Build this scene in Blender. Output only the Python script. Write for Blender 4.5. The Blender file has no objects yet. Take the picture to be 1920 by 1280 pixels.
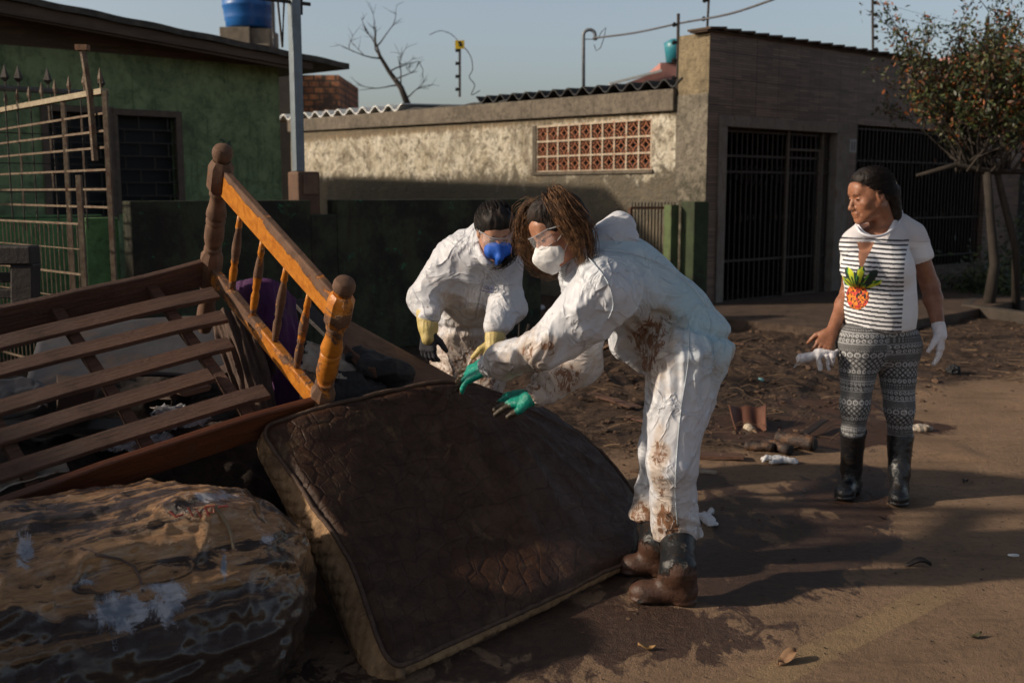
import bpy, bmesh, math, random
import numpy as np
from mathutils import Vector, Matrix, Euler
random.seed(7)
rng = np.random.default_rng(11)
C = bpy.context.scene.collection
R = math.radians
# ------------------------------------------------------------------ camera, sky, sun, exposure
CAMZ, FPX = 1.5, 2000.0
TILT = math.atan(280 / 2000)
cam = bpy.data.cameras.new("camera"); camo = bpy.data.objects.new("camera", cam); C.objects.link(camo)
camo.location = (0, 0, CAMZ); camo.rotation_euler = (R(90) - TILT, 0, 0)
cam.sensor_width = 36; cam.lens = 36 * FPX / 1920; cam.clip_end = 600; cam.clip_start = .05
cam.dof.use_dof = True; cam.dof.focus_distance = 4.1; cam.dof.aperture_fstop = 3.5
bpy.context.scene.camera = camo
sc = bpy.context.scene
sc.view_settings.view_transform = 'Standard'; sc.view_settings.look = 'None'
sc.view_settings.gamma = 1; sc.view_settings.exposure = EXPOSURE = 0.3
SUN_EL = R(24.6)
LD = Vector((.985, .17, 0)).normalized()
world = bpy.data.worlds.new("World"); sc.world = world; world.use_nodes = True
nt = world.node_tree
bgn = nt.nodes['Background']; bgn.inputs[1].default_value = .072
sky = nt.nodes.new('ShaderNodeTexSky'); sky.sky_type = 'NISHITA'; sky.sun_disc = False
sky.sun_elevation = SUN_EL; sky.sun_rotation = math.atan2(-LD.x, -LD.y)
sky.dust_density = 3.5; sky.air_density = 1.0; sky.ozone_density = 1.5
hsv = nt.nodes.new('ShaderNodeHueSaturation'); hsv.inputs['Saturation'].default_value = .72
tcw = nt.nodes.new('ShaderNodeTexCoord'); spw = nt.nodes.new('ShaderNodeSeparateXYZ'); nt.links.new(tcw.outputs['Generated'], spw.inputs[0])
mrw = nt.nodes.new('ShaderNodeMapRange'); mrw.interpolation_type = 'SMOOTHSTEP'
for i_, v_ in zip((1, 2, 3, 4), (.12, .6, 1.75, .6)): mrw.inputs[i_].default_value = v_     # bright haze low down, deeper sky overhead
nt.links.new(spw.outputs[2], mrw.inputs[0]); vmw = nt.nodes.new('ShaderNodeVectorMath'); vmw.operation = 'SCALE'
nt.links.new(sky.outputs[0], hsv.inputs['Color']); nt.links.new(hsv.outputs[0], vmw.inputs[0]); nt.links.new(mrw.outputs[0], vmw.inputs['Scale']); nt.links.new(vmw.outputs[0], bgn.inputs[0])
sun = bpy.data.lights.new("sun", 'SUN'); suno = bpy.data.objects.new("sun", sun); C.objects.link(suno)
sun.energy = 3.25; sun.angle = R(1.6); sun.color = (1, .85, .67)
ldir = Vector((LD.x * math.cos(SUN_EL), LD.y * math.cos(SUN_EL), -math.sin(SUN_EL)))
suno.rotation_euler = ldir.to_track_quat('-Z', 'Y').to_euler()
sc.cycles.max_bounces = 6; sc.cycles.diffuse_bounces = 3; sc.cycles.glossy_bounces = 2
sc.cycles.transparent_max_bounces = 12; sc.cycles.transmission_bounces = 3; sc.cycles.caustics_reflective = False
sc.cycles.caustics_refractive = False

# ------------------------------------------------------------------ picture <-> world helpers
CT, ST = math.cos(TILT), math.sin(TILT)
def ray(px, py):
    u, v = (px - 960) / FPX, (640 - py) / FPX
    return Vector((u, CT + v * ST, -ST + v * CT))
def at(px, py, Y):
    d = ray(px, py); return Vector((d.x / d.y * Y, Y, CAMZ + d.z / d.y * Y))
def gnd(px, py, z=0.):
    d = ray(px, py); k = (z - CAMZ) / d.z; return Vector((d.x * k, d.y * k, z))
# street frame: origin at the corner of the tiled house, x along the street, y away from it
SA = Vector((2.4, 13.3, 0)); SD = Vector((.77, .64, 0)).normalized(); SN = Vector((-SD.y, SD.x, 0))
SROT = math.atan2(SD.y, SD.x)
def S(x, y, z=0.): return SA + SD * x + SN * y + Vector((0, 0, z))
def toS(p): q = Vector(p) - SA; return Vector((q.dot(SD), q.dot(SN), p[2]))
def pf(px, py, y=0.):                      # hit the plane parallel to the street at depth y -> (x, z)
    d = ray(px, py); n = d.dot(SN); o = Vector((0, 0, CAMZ)) - SA
    k = (y - o.dot(SN)) / n; q = toS(Vector((0, 0, CAMZ)) + d * k); return q.x, q.z
def ps(px, py, x=0.):                      # hit the plane square to the street at x -> (y, z)
    d = ray(px, py); n = d.dot(SD); o = Vector((0, 0, CAMZ)) - SA
    k = (x - o.dot(SD)) / n; q = toS(Vector((0, 0, CAMZ)) + d * k); return q.y, q.z

# ------------------------------------------------------------------ noise
def _h(ix, iy, iz, seed):
    n = (ix * 374761393 + iy * 668265263 + iz * 1274126177 + seed * 974634777) & 0xffffffff
    n = ((n ^ (n >> 13)) * 1274126177) & 0xffffffff
    n = ((n ^ (n >> 16)) * 2246822519) & 0xffffffff
    return ((n ^ (n >> 15)) & 0xffffff) / float(0xffffff)
def vnoise(p, seed=0):
    p = np.asarray(p, float); i = np.floor(p).astype(np.int64); f = p - i
    f = f * f * f * (f * (f * 6 - 15) + 10); x, y, z = i[..., 0], i[..., 1], i[..., 2]
    fx, fy, fz = f[..., 0], f[..., 1], f[..., 2]; r = 0
    for a in (0, 1):
        for b in (0, 1):
            for c in (0, 1):
                r = r + _h(x + a, y + b, z + c, seed) * (fx if a else 1 - fx) * (fy if b else 1 - fy) * (fz if c else 1 - fz)
    return r * 2 - 1
def fbm(p, oct=4, seed=0, lac=2.1, gain=.5):
    p = np.asarray(p, float); r = 0; a = 1; s = 0
    for o in range(oct):
        r = r + a * vnoise(p, seed + o * 17); s += a; a *= gain; p = p * lac + 11.3
    return r / s
def ridged(p, oct=3, seed=0):
    p = np.asarray(p, float); r = 0; a = 1; s = 0
    for o in range(oct):
        r = r + a * (1 - 2.2 * np.abs(vnoise(p, seed + o * 31))); s += a; a *= .5; p = p * 2.05 + 5.7
    return r / s
def sstep(a, b, x): t = np.clip((x - a) / (b - a), 0, 1); return t * t * (3 - 2 * t)

# ------------------------------------------------------------------ mesh builder
def mesh_obj(name, verts, faces, mat=None, parent=None, smooth=False):
    me = bpy.data.meshes.new(name); me.from_pydata([tuple(v) for v in verts], [], [tuple(f) for f in faces])
    if mat is not None: me.materials.append(mat)
    if smooth: me.polygons.foreach_set('use_smooth', [True] * len(me.polygons))
    me.update(); o = bpy.data.objects.new(name, me); C.objects.link(o)
    if parent is not None: o.parent = parent
    return o
def np_obj(name, V, F, mat=None, parent=None, smooth=True):
    me = bpy.data.meshes.new(name); n = len(V); m = len(F); k = F.shape[1]
    me.vertices.add(n); me.vertices.foreach_set('co', np.ascontiguousarray(V, np.float32).ravel())
    me.loops.add(m * k); me.loops.foreach_set('vertex_index', np.ascontiguousarray(F, np.int32).ravel())
    me.polygons.add(m); me.polygons.foreach_set('loop_start', np.arange(m, dtype=np.int32) * k)
    me.polygons.foreach_set('loop_total', np.full(m, k, np.int32))
    if smooth: me.polygons.foreach_set('use_smooth', np.ones(m, bool))
    me.update(calc_edges=True); me.validate()
    if mat is not None: me.materials.append(mat)
    o = bpy.data.objects.new(name, me); C.objects.link(o)
    if parent is not None: o.parent = parent
    return o
def attr(o, name, vals):
    a = o.data.attributes.new(name, 'FLOAT', 'POINT'); a.data.foreach_set('value', np.ascontiguousarray(vals, np.float32))
def cattr(o, name, rgb):
    a = o.data.attributes.new(name, 'FLOAT_COLOR', 'POINT')
    a.data.foreach_set('color', np.ascontiguousarray(np.concatenate([rgb, np.ones((len(rgb), 1))], 1), np.float32).ravel())
class MB:
    def __init__(s): s.v = []; s.f = []
    def add(s, V, F):
        k = len(s.v); s.v += [Vector(v) for v in V]; s.f += [tuple(i + k for i in f) for f in F]; return s
    def box(s, lo, hi):
        x0, y0, z0 = lo; x1, y1, z1 = hi
        return s.add([(x0, y0, z0), (x1, y0, z0), (x1, y1, z0), (x0, y1, z0), (x0, y0, z1), (x1, y0, z1), (x1, y1, z1), (x0, y1, z1)],
                     [(0, 3, 2, 1), (4, 5, 6, 7), (0, 1, 5, 4), (1, 2, 6, 5), (2, 3, 7, 6), (3, 0, 4, 7)])
    def beam(s, a, b, w, h, up=(0, 0, 1), cut=1.):
        a, b = Vector(a), Vector(b); d = (b - a).normalized(); u = Vector(up); sd = d.cross(u)
        if sd.length < 1e-4: sd = d.cross(Vector((1, 0, 0)))
        sd.normalize(); u = sd.cross(d)
        V = [p + sd * (i * w / 2) + u * (j * h / 2) for p in (a, b) for i, j in ((-1, -1), (1, -1), (1, 1), (-1, 1))]
        return s.add(V, [(0, 1, 2, 3), (7, 6, 5, 4), (0, 4, 5, 1), (1, 5, 6, 2), (2, 6, 7, 3), (3, 7, 4, 0)])
    def tube(s, pts, r, n=8, cap=True, flat=1.):
        pts = [Vector(p) for p in pts]; m = len(pts); rr = r if hasattr(r, '__len__') else [r] * m
        d0 = (pts[1] - pts[0]).normalized(); u = d0.orthogonal().normalized(); V = []; F = []
        for i, p in enumerate(pts):
            d = (pts[min(i + 1, m - 1)] - pts[max(i - 1, 0)]).normalized()
            u = (u - d * u.dot(d)).normalized(); w = d.cross(u)
            for k in range(n):
                a = 2 * math.pi * k / n; V.append(p + (u * math.cos(a) + w * math.sin(a) * flat) * rr[i])
        for i in range(m - 1):
            for k in range(n):
                k2 = (k + 1) % n; F.append((i * n + k, i * n + k2, (i + 1) * n + k2, (i + 1) * n + k))
        if cap: F.append(tuple(range(n))[::-1]); F.append(tuple((m - 1) * n + k for k in range(n)))
        return s.add(V, F)
    def lathe(s, prof, M=None, n=20):
        M = M or Matrix(); V = []; F = []; m = len(prof)
        for r, z in prof:
            for k in range(n): a = 2 * math.pi * k / n; V.append(M @ Vector((r * math.cos(a), r * math.sin(a), z)))
        for i in range(m - 1):
            for k in range(n): k2 = (k + 1) % n; F.append((i * n + k, i * n + k2, (i + 1) * n + k2, (i + 1) * n + k))
        F.append(tuple(range(n))[::-1]); F.append(tuple((m - 1) * n + k for k in range(n)))
        return s.add(V, F)
    def ico(s, c, r, sub=1, sq=(1, 1, 1), jit=0):
        bm = bmesh.new(); bmesh.ops.create_icosphere(bm, subdivisions=sub, radius=1)
        V = [Vector(c) + Vector((v.co.x * sq[0], v.co.y * sq[1], v.co.z * sq[2])) * r * (1 + random.uniform(-jit, jit)) for v in bm.verts]
        F = [[v.index for v in f.verts] for f in bm.faces]; bm.free(); return s.add(V, F)
    def build(s, name, mat=None, parent=None, smooth=False, bevel=0):
        o = mesh_obj(name, s.v, s.f, mat, parent, smooth)
        if bevel:
            b = o.modifiers.new('bevel', 'BEVEL'); b.width = bevel; b.segments = 2; b.limit_method = 'ANGLE'; b.angle_limit = R(40)
        return o
def thing(name, label, cat, loc=(0, 0, 0), rz=0, group=None, M=None):
    o = bpy.data.objects.new(name, None); C.objects.link(o)
    if M is not None: o.matrix_world = M
    else: o.location = loc; o.rotation_euler = (0, 0, rz)
    o['label'] = label; o['category'] = cat
    if group: o['group'] = group
    o.empty_display_size = .1
    return o
def tag(o, label, cat, group=None):
    o['label'] = label; o['category'] = cat
    if group: o['group'] = group
    return o
def struct(o, kind='structure'): o['kind'] = kind; return o

# ------------------------------------------------------------------ materials
class NT:
    def __init__(s, name):
        s.m = bpy.data.materials.new(name); s.m.use_nodes = True; s.t = s.m.node_tree; s.b = s.t.nodes['Principled BSDF']
        s.co = None
    def n(s, k, **kw):
        x = s.t.nodes.new(k)
        for a, b in kw.items(): setattr(x, a, b)
        return x
    def l(s, a, b): s.t.links.new(a, b)
    def coord(s, scale=(1, 1, 1), rot=(0, 0, 0)):
        if s.co is None: s.co = s.n('ShaderNodeTexCoord')
        mp = s.n('ShaderNodeMapping'); s.l(s.co.outputs['Object'], mp.inputs[0])
        mp.inputs['Scale'].default_value = scale; mp.inputs['Rotation'].default_value = rot; return mp.outputs[0]
    def noise(s, scale, detail=5, rough=.6, dist=0, vec=None):
        x = s.n('ShaderNodeTexNoise'); x.inputs['Scale'].default_value = scale; x.inputs['Detail'].default_value = detail
        x.inputs['Roughness'].default_value = rough; x.inputs['Distortion'].default_value = dist
        s.l(vec if vec is not None else s.coord(), x.inputs['Vector']); return x.outputs[0]
    def voro(s, scale, feat='F1', vec=None, rnd=1., out='Distance'):
        x = s.n('ShaderNodeTexVoronoi', feature=feat); x.inputs['Scale'].default_value = scale; x.inputs['Randomness'].default_value = rnd
        s.l(vec if vec is not None else s.coord(), x.inputs['Vector']); return x.outputs[out]
    def ramp(s, f, a, b, c0=0., c1=1.):
        x = s.n('ShaderNodeMapRange'); x.interpolation_type = 'SMOOTHSTEP'
        for i, v in zip((1, 2, 3, 4), (a, b, c0, c1)): x.inputs[i].default_value = v
        s.l(f, x.inputs[0]); return x.outputs[0]
    def mix(s, f, a, b, blend='MIX'):
        x = s.n('ShaderNodeMix', data_type='RGBA', blend_type=blend)
        for sock, val in ((x.inputs[0], f), (x.inputs[6], a), (x.inputs[7], b)):
            if isinstance(val, (int, float)): sock.default_value = val
            elif isinstance(val, tuple): sock.default_value = (*val[:3], 1)
            else: s.l(val, sock)
        return x.outputs[2]
    def math(s, op, a, b=0.):
        x = s.n('ShaderNodeMath', operation=op)
        for sock, val in ((x.inputs[0], a), (x.inputs[1], b)):
            if isinstance(val, (int, float)): sock.default_value = val
            else: s.l(val, sock)
        return x.outputs[0]
    def attr(s, name, col=False):
        x = s.n('ShaderNodeAttribute', attribute_name=name); return x.outputs['Color' if col else 'Fac']
    def sep(s, vec=None):
        x = s.n('ShaderNodeSeparateXYZ'); s.l(vec if vec is not None else s.coord(), x.inputs[0]); return x.outputs
    def bump(s, h, dist=.01, strength=1., prev=None):
        x = s.n('ShaderNodeBump'); x.inputs['Distance'].default_value = dist; x.inputs['Strength'].default_value = strength
        s.l(h, x.inputs['Height'])
        if prev is not None: s.l(prev, x.inputs['Normal'])
        s.l(x.outputs[0], s.b.inputs['Normal']); return x.outputs[0]
    def col(s, c):
        if isinstance(c, tuple): s.b.inputs['Base Color'].default_value = (*c[:3], 1)
        else: s.l(c, s.b.inputs['Base Color'])
    def rough(s, r):
        if isinstance(r, (int, float)): s.b.inputs['Roughness'].default_value = r
        else: s.l(r, s.b.inputs['Roughness'])
def simple(name, c1, c2=None, scale=8, rough=.8, bump=.004, metal=0, dirt=None, dscale=3, dlo=.5, dhi=.65, stretch=(1, 1, 1), spec=None, det=6):
    m = NT(name); vec = m.coord(stretch); c2 = c2 or tuple(x * .6 for x in c1)
    n = m.noise(scale, det, .65, 0, vec); c = m.mix(m.ramp(n, .3, .7), c1, c2)
    if dirt: c = m.mix(m.ramp(m.noise(dscale, 7, .7, .3), dlo, dhi), c, dirt)
    m.col(c); m.rough(rough); m.b.inputs['Metallic'].default_value = metal
    if spec is not None: m.b.inputs['Specular IOR Level'].default_value = spec
    if bump: m.bump(m.noise(scale * 3, 6, .7, 0, vec), bump)
    return m.m
# ------------------------------------------------------------------ GROUND
def axis(lo, hi, step, far, grow=1.35):
    a = list(np.arange(lo, hi + 1e-6, step)); s = step; x = a[-1]
    while x < far: s *= grow; x += s; a.append(x)
    s = step; x = a[0]; b = []
    while x > -far: s *= grow; x -= s; b.append(x)
    return np.array(b[::-1] + a)
gx = axis(-2.6, 6.2, .03, 250); gy = axis(2.2, 13.2, .034, 250)
GX, GY = np.meshgrid(gx, gy)
P2 = np.stack([GX, GY, 0 * GX], -1)
sx = (GX - SA.x) * SD.x + (GY - SA.y) * SD.y; sy = (GX - SA.x) * SN.x + (GY - SA.y) * SN.y
wob = fbm(P2 * .55, 3, 5) * .7
edge = -sy + wob
mud = sstep(5.2, 4.2, edge) * sstep(14, 8, sx)                     # the soft verge between the houses and the road
g0 = gnd(1150, 720); g1 = gnd(1330, 690)
heap = np.exp(-(((GX - g0.x) / 1.1) ** 2 + ((GY - g0.y) / 1.5) ** 2)) + .6 * np.exp(-(((GX - g1.x) / 1.3) ** 2 + ((GY - g1.y) / 1.2) ** 2))
calm = 1 - .85 * np.exp(-(((GX - gnd(1500, 810).x) / .9) ** 2 + ((GY - gnd(1500, 810).y) / .7) ** 2))
rough_ = (.03 * fbm(P2 * 2.2, 4, 1) + .045 * np.maximum(ridged(P2 * np.array([5, 6, 1]), 4, 3), -.2) * (.35 + .65 * sstep(-.3, .4, fbm(P2 * 1.1, 2, 8)))
          + .02 * np.maximum(0, fbm(P2 * 14, 3, 9)) )
H = mud * calm * rough_ + heap * mud * (.13 + .07 * ridged(P2 * 4, 4, 21))
H += .006 * fbm(P2 * 1.3, 3, 30) + .0022 * fbm(P2 * 9, 2, 31) * (1 - mud)
road_rut = sstep(.35, .0, np.abs(edge - 5.6)) * sstep(.1, .6, fbm(P2 * 2.5, 3, 44)) * .02
H += road_rut
def ground_z(x, y):
    i = int(np.clip(np.searchsorted(gx, x), 1, len(gx) - 1)); j = int(np.clip(np.searchsorted(gy, y), 1, len(gy) - 1))
    return float(H[j, i])
def blob(px, py, rx, ry): g = gnd(px, py); return np.exp(-(((GX - g.x) / rx) ** 2 + ((GY - g.y) / ry) ** 2) ** 1.3)
def seg_mask(pts, w):
    m = np.zeros_like(GX)
    q = [gnd(*p) for p in pts]
    for a, b in zip(q, q[1:]):
        ab = np.array([b.x - a.x, b.y - a.y]); L = ab @ ab
        tt = np.clip(((GX - a.x) * ab[0] + (GY - a.y) * ab[1]) / L, 0, 1)
        d = np.hypot(GX - a.x - tt * ab[0], GY - a.y - tt * ab[1]); m = np.maximum(m, sstep(w, w * .35, d))
    return m
wet = np.maximum.reduce([.55 * blob(1150, 1080, .5, .5), .6 * seg_mask([(1330, 900), (1400, 960), (1360, 1040), (1280, 1100)], .2), .5 * blob(700, 1265, .6, .3), .95 * blob(1560, 925, .3, .36), .85 * blob(1560, 1010, .34, .4), .8 * blob(1430, 1060, .42, .4), .6 * blob(1390, 960, .5, .4),
      .75 * blob(1330, 1100, .3, .35), .85 * blob(1100, 1180, .8, .35), .5 * blob(1250, 1210, .5, .3), .55 * blob(950, 1250, .6, .2),
      seg_mask([(1610, 880), (1620, 970), (1560, 1040), (1400, 1110)], .22) * .75])
puddle = np.maximum.reduce([blob(1500, 812, .75, .5), blob(1570, 925, .2, .2), .8 * blob(1680, 800, .5, .3), .7 * blob(1560, 770, .6, .4)])
V = np.stack([GX, GY, H], -1).reshape(-1, 3)
ny, nx = GX.shape; idx = np.arange(ny * nx).reshape(ny, nx)
F = np.stack([idx[:-1, :-1], idx[:-1, 1:], idx[1:, 1:], idx[1:, :-1]], -1).reshape(-1, 4)
m = NT('ground_mud')
at_m, at_w, at_p = m.attr('mud'), m.attr('wet'), m.attr('puddle')
nb = m.noise(2.2, 8, .62); nf = m.noise(28, 6, .7); ng = m.noise(160, 3, .7)
st = m.noise(9, 9, .68, .7, m.coord((1, .55, 1), (0, 0, R(20))))
dry = m.mix(m.ramp(nb, .3, .72), (.30, .195, .122), (.205, .13, .08))
dry = m.mix(m.ramp(nf, .45, .75, 0, .6), dry, (.115, .068, .04))
dry = m.mix(m.ramp(ng, .55, .75, 0, .35), dry, (.34, .23, .15))
tr_ = m.noise(3.2, 7, .7, .3, m.coord((.35, 2.6, 1), (0, 0, R(-40)))); dry = m.mix(m.ramp(tr_, .5, .68, 0, .55), dry, (.13, .078, .047))
dry = m.mix(m.ramp(m.voro(38, 'F1'), .02, .09, .75, 0), dry, (.42, .3, .2)); dry = m.mix(m.ramp(m.noise(7, 10, .8, 1.2), .62, .66, 0, .7), dry, (.085, .048, .03))
wetc = m.mix(m.ramp(nf, .35, .7), (.052, .028, .02), (.1, .055, .036))
wmask = m.ramp(m.math('ADD', m.math('MULTIPLY', at_w, 1.15), m.math('MULTIPLY', m.math('SUBTRACT', st, .5), 2.1)), .5, .62)
spots = m.ramp(m.noise(5.5, 9, .72, .5), .60, .66, 0, .8)
wmask = m.math('MAXIMUM', wmask, m.math('MULTIPLY', spots, m.ramp(at_w, .05, .5)))
mudc = m.mix(m.ramp(m.noise(12, 8, .7), .3, .68), (.026, .015, .01), (.11, .065, .04))
mudc = m.mix(m.ramp(m.noise(60, 5, .7), .6, .75, 0, .5), mudc, (.24, .16, .1))
mm = m.ramp(m.math('ADD', at_m, m.math('MULTIPLY', m.math('SUBTRACT', m.noise(4, 6, .7), .5), .9)), .35, .75)
c = m.mix(mm, dry, mudc)
c = m.mix(wmask, c, wetc)
pm = m.ramp(m.math('ADD', at_p, m.math('MULTIPLY', m.math('SUBTRACT', m.noise(6, 5, .6), .5), .9)), .42, .6)
c = m.mix(pm, c, (.075, .043, .03))
# a worn painted line under the dust of the road
la = gnd(1400, 1290); lb = gnd(1830, 1075)
ldv = (lb - la); ang = math.atan2(ldv.y, ldv.x)
mp = m.n('ShaderNodeMapping'); mp.vector_type = 'TEXTURE'; m.l(m.co.outputs['Object'], mp.inputs[0])
mp.inputs['Location'].default_value = (la.x, la.y, 0); mp.inputs['Rotation'].default_value = (0, 0, ang)
sp = m.sep(mp.outputs[0])
line = m.math('MULTIPLY', m.ramp(m.math('ABSOLUTE', m.math('ADD', sp[1], m.math('MULTIPLY', m.math('SUBTRACT', m.noise(7, 5, .7), .5), .03))), .068, .06), m.ramp(m.noise(6, 8, .75, .4), .34, .56, .12, .75))
line = m.math('MULTIPLY', line, m.ramp(sp[0], 1.45, 1.0))
c = m.mix(m.math('MULTIPLY', line, m.math('SUBTRACT', 1, wmask)), c, (.34, .235, .125))
m.col(c)
rr = m.mix(wmask, (.92,) * 3, (.36,) * 3); rr = m.mix(pm, rr, (.16,) * 3); rr = m.mix(m.math('MULTIPLY', mm, .5), rr, (.6,) * 3); m.rough(rr)
m.b.inputs['Specular IOR Level'].default_value = .35
hb = m.math('ADD', m.math('MULTIPLY', nf, .7), m.math('MULTIPLY', ng, .4))
hb = m.math('ADD', hb, m.math('MULTIPLY', m.noise(12, 8, .7), m.math('ADD', m.math('MULTIPLY', mm, 1.5), .25)))
m.bump(m.math('MULTIPLY', hb, m.math('SUBTRACT', 1, m.math('MULTIPLY', pm, .75))), .026, 1)
MG = m.m
gobj = np_obj('ground', V, F, MG); struct(gobj)
attr(gobj, 'mud', mud.ravel()); attr(gobj, 'wet', wet.ravel()); attr(gobj, 'puddle', puddle.ravel())

# ------------------------------------------------------------------ shared wall materials
def wallmat(name, base, alt, moss, mosslo, moss_z, streak=None, bump=.012, scale=6, rough=.92, grime=(.03, .026, .02), grime_k=.5, top_z=None):
    m = NT(name); n1 = m.noise(scale, 8, .7); c = m.mix(m.ramp(n1, .3, .7), base, alt)
    if streak:
        sv = m.coord((9, 9, .8)); c = m.mix(m.ramp(m.noise(1.4, 6, .7, 0, sv), .5, .72, 0, .65), c, streak)
    z = m.sep()[2]
    mk = m.math('ADD', m.ramp(z, moss_z[1], moss_z[0]), m.math('MULTIPLY', m.math('SUBTRACT', m.noise(scale * .7, 9, .75, .5), .5), 2.2))
    c = m.mix(m.ramp(mk, mosslo, mosslo + .35, 0, .92), c, moss)
    if top_z:
        tk = m.math('ADD', m.ramp(z, top_z[0], top_z[1]), m.math('MULTIPLY', m.math('SUBTRACT', m.noise(5, 8, .7, 0, m.coord((3, 3, .8))), .5), 1.6))
        c = m.mix(m.ramp(tk, .38, .75, 0, .85), c, (.2, .13, .06)); c = m.mix(m.ramp(tk, .7, 1.0, 0, .8), c, grime)
    c = m.mix(m.ramp(m.noise(1.3, 9, .78, .8), .48, .6, 0, grime_k * .8), c, tuple(g * 1.3 for g in grime))
    c = m.mix(m.ramp(m.noise(scale * 2.6, 9, .8, .7), .47, .62, 0, grime_k), c, grime)
    m.col(c); m.rough(rough); m.bump(m.math('ADD', m.noise(scale * 7, 5, .7), m.noise(scale * 1.5, 4, .6)), bump); return m.m
M_green = wallmat('green_plaster', (.27, .35, .17), (.19, .25, .125), (.08, .085, .05), .75, (.6, 2.0), (.05, .085, .035), .006, 3, .85, (.025, .035, .018), .45)
M_greenlow = wallmat('mossy_green_wall', (.026, .04, .016), (.014, .02, .01), (.012, .013, .009), .35, (.2, 1.6), None, .012, 4, .9, (.01, .008, .007), .7)
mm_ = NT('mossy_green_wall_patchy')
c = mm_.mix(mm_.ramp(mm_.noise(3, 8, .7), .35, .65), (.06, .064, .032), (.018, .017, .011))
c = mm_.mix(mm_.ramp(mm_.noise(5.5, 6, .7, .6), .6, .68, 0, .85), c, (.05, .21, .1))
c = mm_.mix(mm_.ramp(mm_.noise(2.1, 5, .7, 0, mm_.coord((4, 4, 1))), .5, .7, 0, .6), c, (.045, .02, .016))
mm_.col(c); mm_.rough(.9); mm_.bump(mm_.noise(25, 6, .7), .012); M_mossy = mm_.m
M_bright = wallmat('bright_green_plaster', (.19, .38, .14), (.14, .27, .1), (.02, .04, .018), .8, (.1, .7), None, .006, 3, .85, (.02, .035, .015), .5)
M_pale = wallmat('stained_pale_render', (.8, .74, .62), (.52, .45, .33), (.1, .085, .06), .40, (1.45, 2.2), (.4, .29, .13), .05, 3.2, .92, (.15, .12, .08), .95, top_z=(2.3, 2.6))
M_grayr = wallmat('grey_moss_stained_concrete', (.3, .26, .2), (.2, .17, .13), (.07, .065, .04), .8, (1.5, 2.4), (.1, .085, .06), .03, 6, .95, (.06, .052, .038), .7)
M_cor = wallmat('weathered_cornice', (.2, .165, .125), (.13, .105, .08), (.05, .045, .03), .8, (1, 1.2), (.07, .055, .04), .02, 6, .95, (.05, .042, .03), .7)
M_pil = wallmat('warm_pillar_render', (.3, .235, .14), (.2, .155, .095), (.08, .07, .04), .7, (1.3, 2.1), (.12, .09, .05), .02, 6, .95, (.07, .055, .035), .6)
M_wood_dark = simple('dark_fascia_wood', (.13, .085, .06), (.07, .046, .033), 6, .8, .004, dirt=(.09, .06, .04), stretch=(.4, 4, 4))
M_roof = simple('old_fibre_cement_roof', (.12, .105, .09), (.055, .048, .042), 9, .95, .01)
M_darkroof = simple('dark_corrugated_roof', (.028, .027, .027), (.014, .014, .014), 9, .8, .01)
M_black = simple('dark_room', (.006, .006, .006), (.004, .004, .004), 5, .7, 0)  # near-black stands in for shade inside openings; also used on black parts
M_rust = simple('rusty_pale_paint_iron', (.2, .15, .095), (.1, .058, .035), 30, .75, .003, dirt=(.1, .045, .022), dscale=14)
M_rustdk = simple('dark_rusty_iron', (.045, .032, .025), (.022, .016, .013), 20, .7, .003)
M_gray = simple('grey_painted_steel', (.2, .24, .27), (.15, .18, .2), 8, .5, .001, metal=.3)
M_win = simple('aged_window_frame', (.14, .1, .075), (.09, .065, .05), 10, .8, .003)
M_concrete = simple('grey_concrete', (.26, .22, .17), (.16, .135, .1), 7, .95, .008)

# ------------------------------------------------------------------ GREEN HOUSE
GHY = 4.02
gh = thing('green_house', 'single storey house of faded green plaster with a low sloping roof and two grilled windows', 'house', S(0, 0), SROT)
gx1, _ = pf(524, 200, GHY); gtop0 = pf(0, 80, GHY); gtop1 = pf(520, 123, GHY); gL = -16.
w1 = [pf(88, 208, GHY), pf(209, 392, GHY)]; w2 = [pf(219, 216, GHY), pf(335, 372, GHY)]
W1 = (w1[0][0], w1[1][0], 1.22, w1[0][1]); W2 = (w2[0][0], w2[1][0], 1.3, w2[0][1])
slope = (gtop1[1] - gtop0[1]) / (gtop1[0] - gtop0[0])
def zt(x): return gtop1[1] + (x - gtop1[0]) * slope
b = MB()
def panel(b, x0, x1, z0, z1, y0, y1):       # z1 may be a pair: left, right
    a, c_ = z1 if isinstance(z1, tuple) else (z1, z1)
    b.add([(x0, y0, z0), (x1, y0, z0), (x1, y1, z0), (x0, y1, z0), (x0, y0, a), (x1, y0, c_), (x1, y1, c_), (x0, y1, a)],
          [(0, 3, 2, 1), (4, 5, 6, 7), (0, 1, 5, 4), (1, 2, 6, 5), (2, 3, 7, 6), (3, 0, 4, 7)])
y0, y1 = GHY, GHY + .18
panel(b, gL, W1[0], 0, (zt(gL), zt(W1[0])), y0, y1)
panel(b, W1[0], W1[1], 0, W1[2], y0, y1); panel(b, W1[0], W1[1], W1[3], (zt(W1[0]), zt(W1[1])), y0, y1)
panel(b, W1[1], W2[0], 0, (zt(W1[1]), zt(W2[0])), y0, y1)
panel(b, W2[0], W2[1], 0, W2[2], y0, y1); panel(b, W2[0], W2[1], W2[3], (zt(W2[0]), zt(W2[1])), y0, y1)
panel(b, W2[1], gx1, 0, (zt(W2[1]), zt(gx1)), y0, y1)
panel(b, gx1 - .18, gx1, 0, zt(gx1) - .01, y1, y1 + 7.8)
b.build('wall', M_green, gh)
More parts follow.
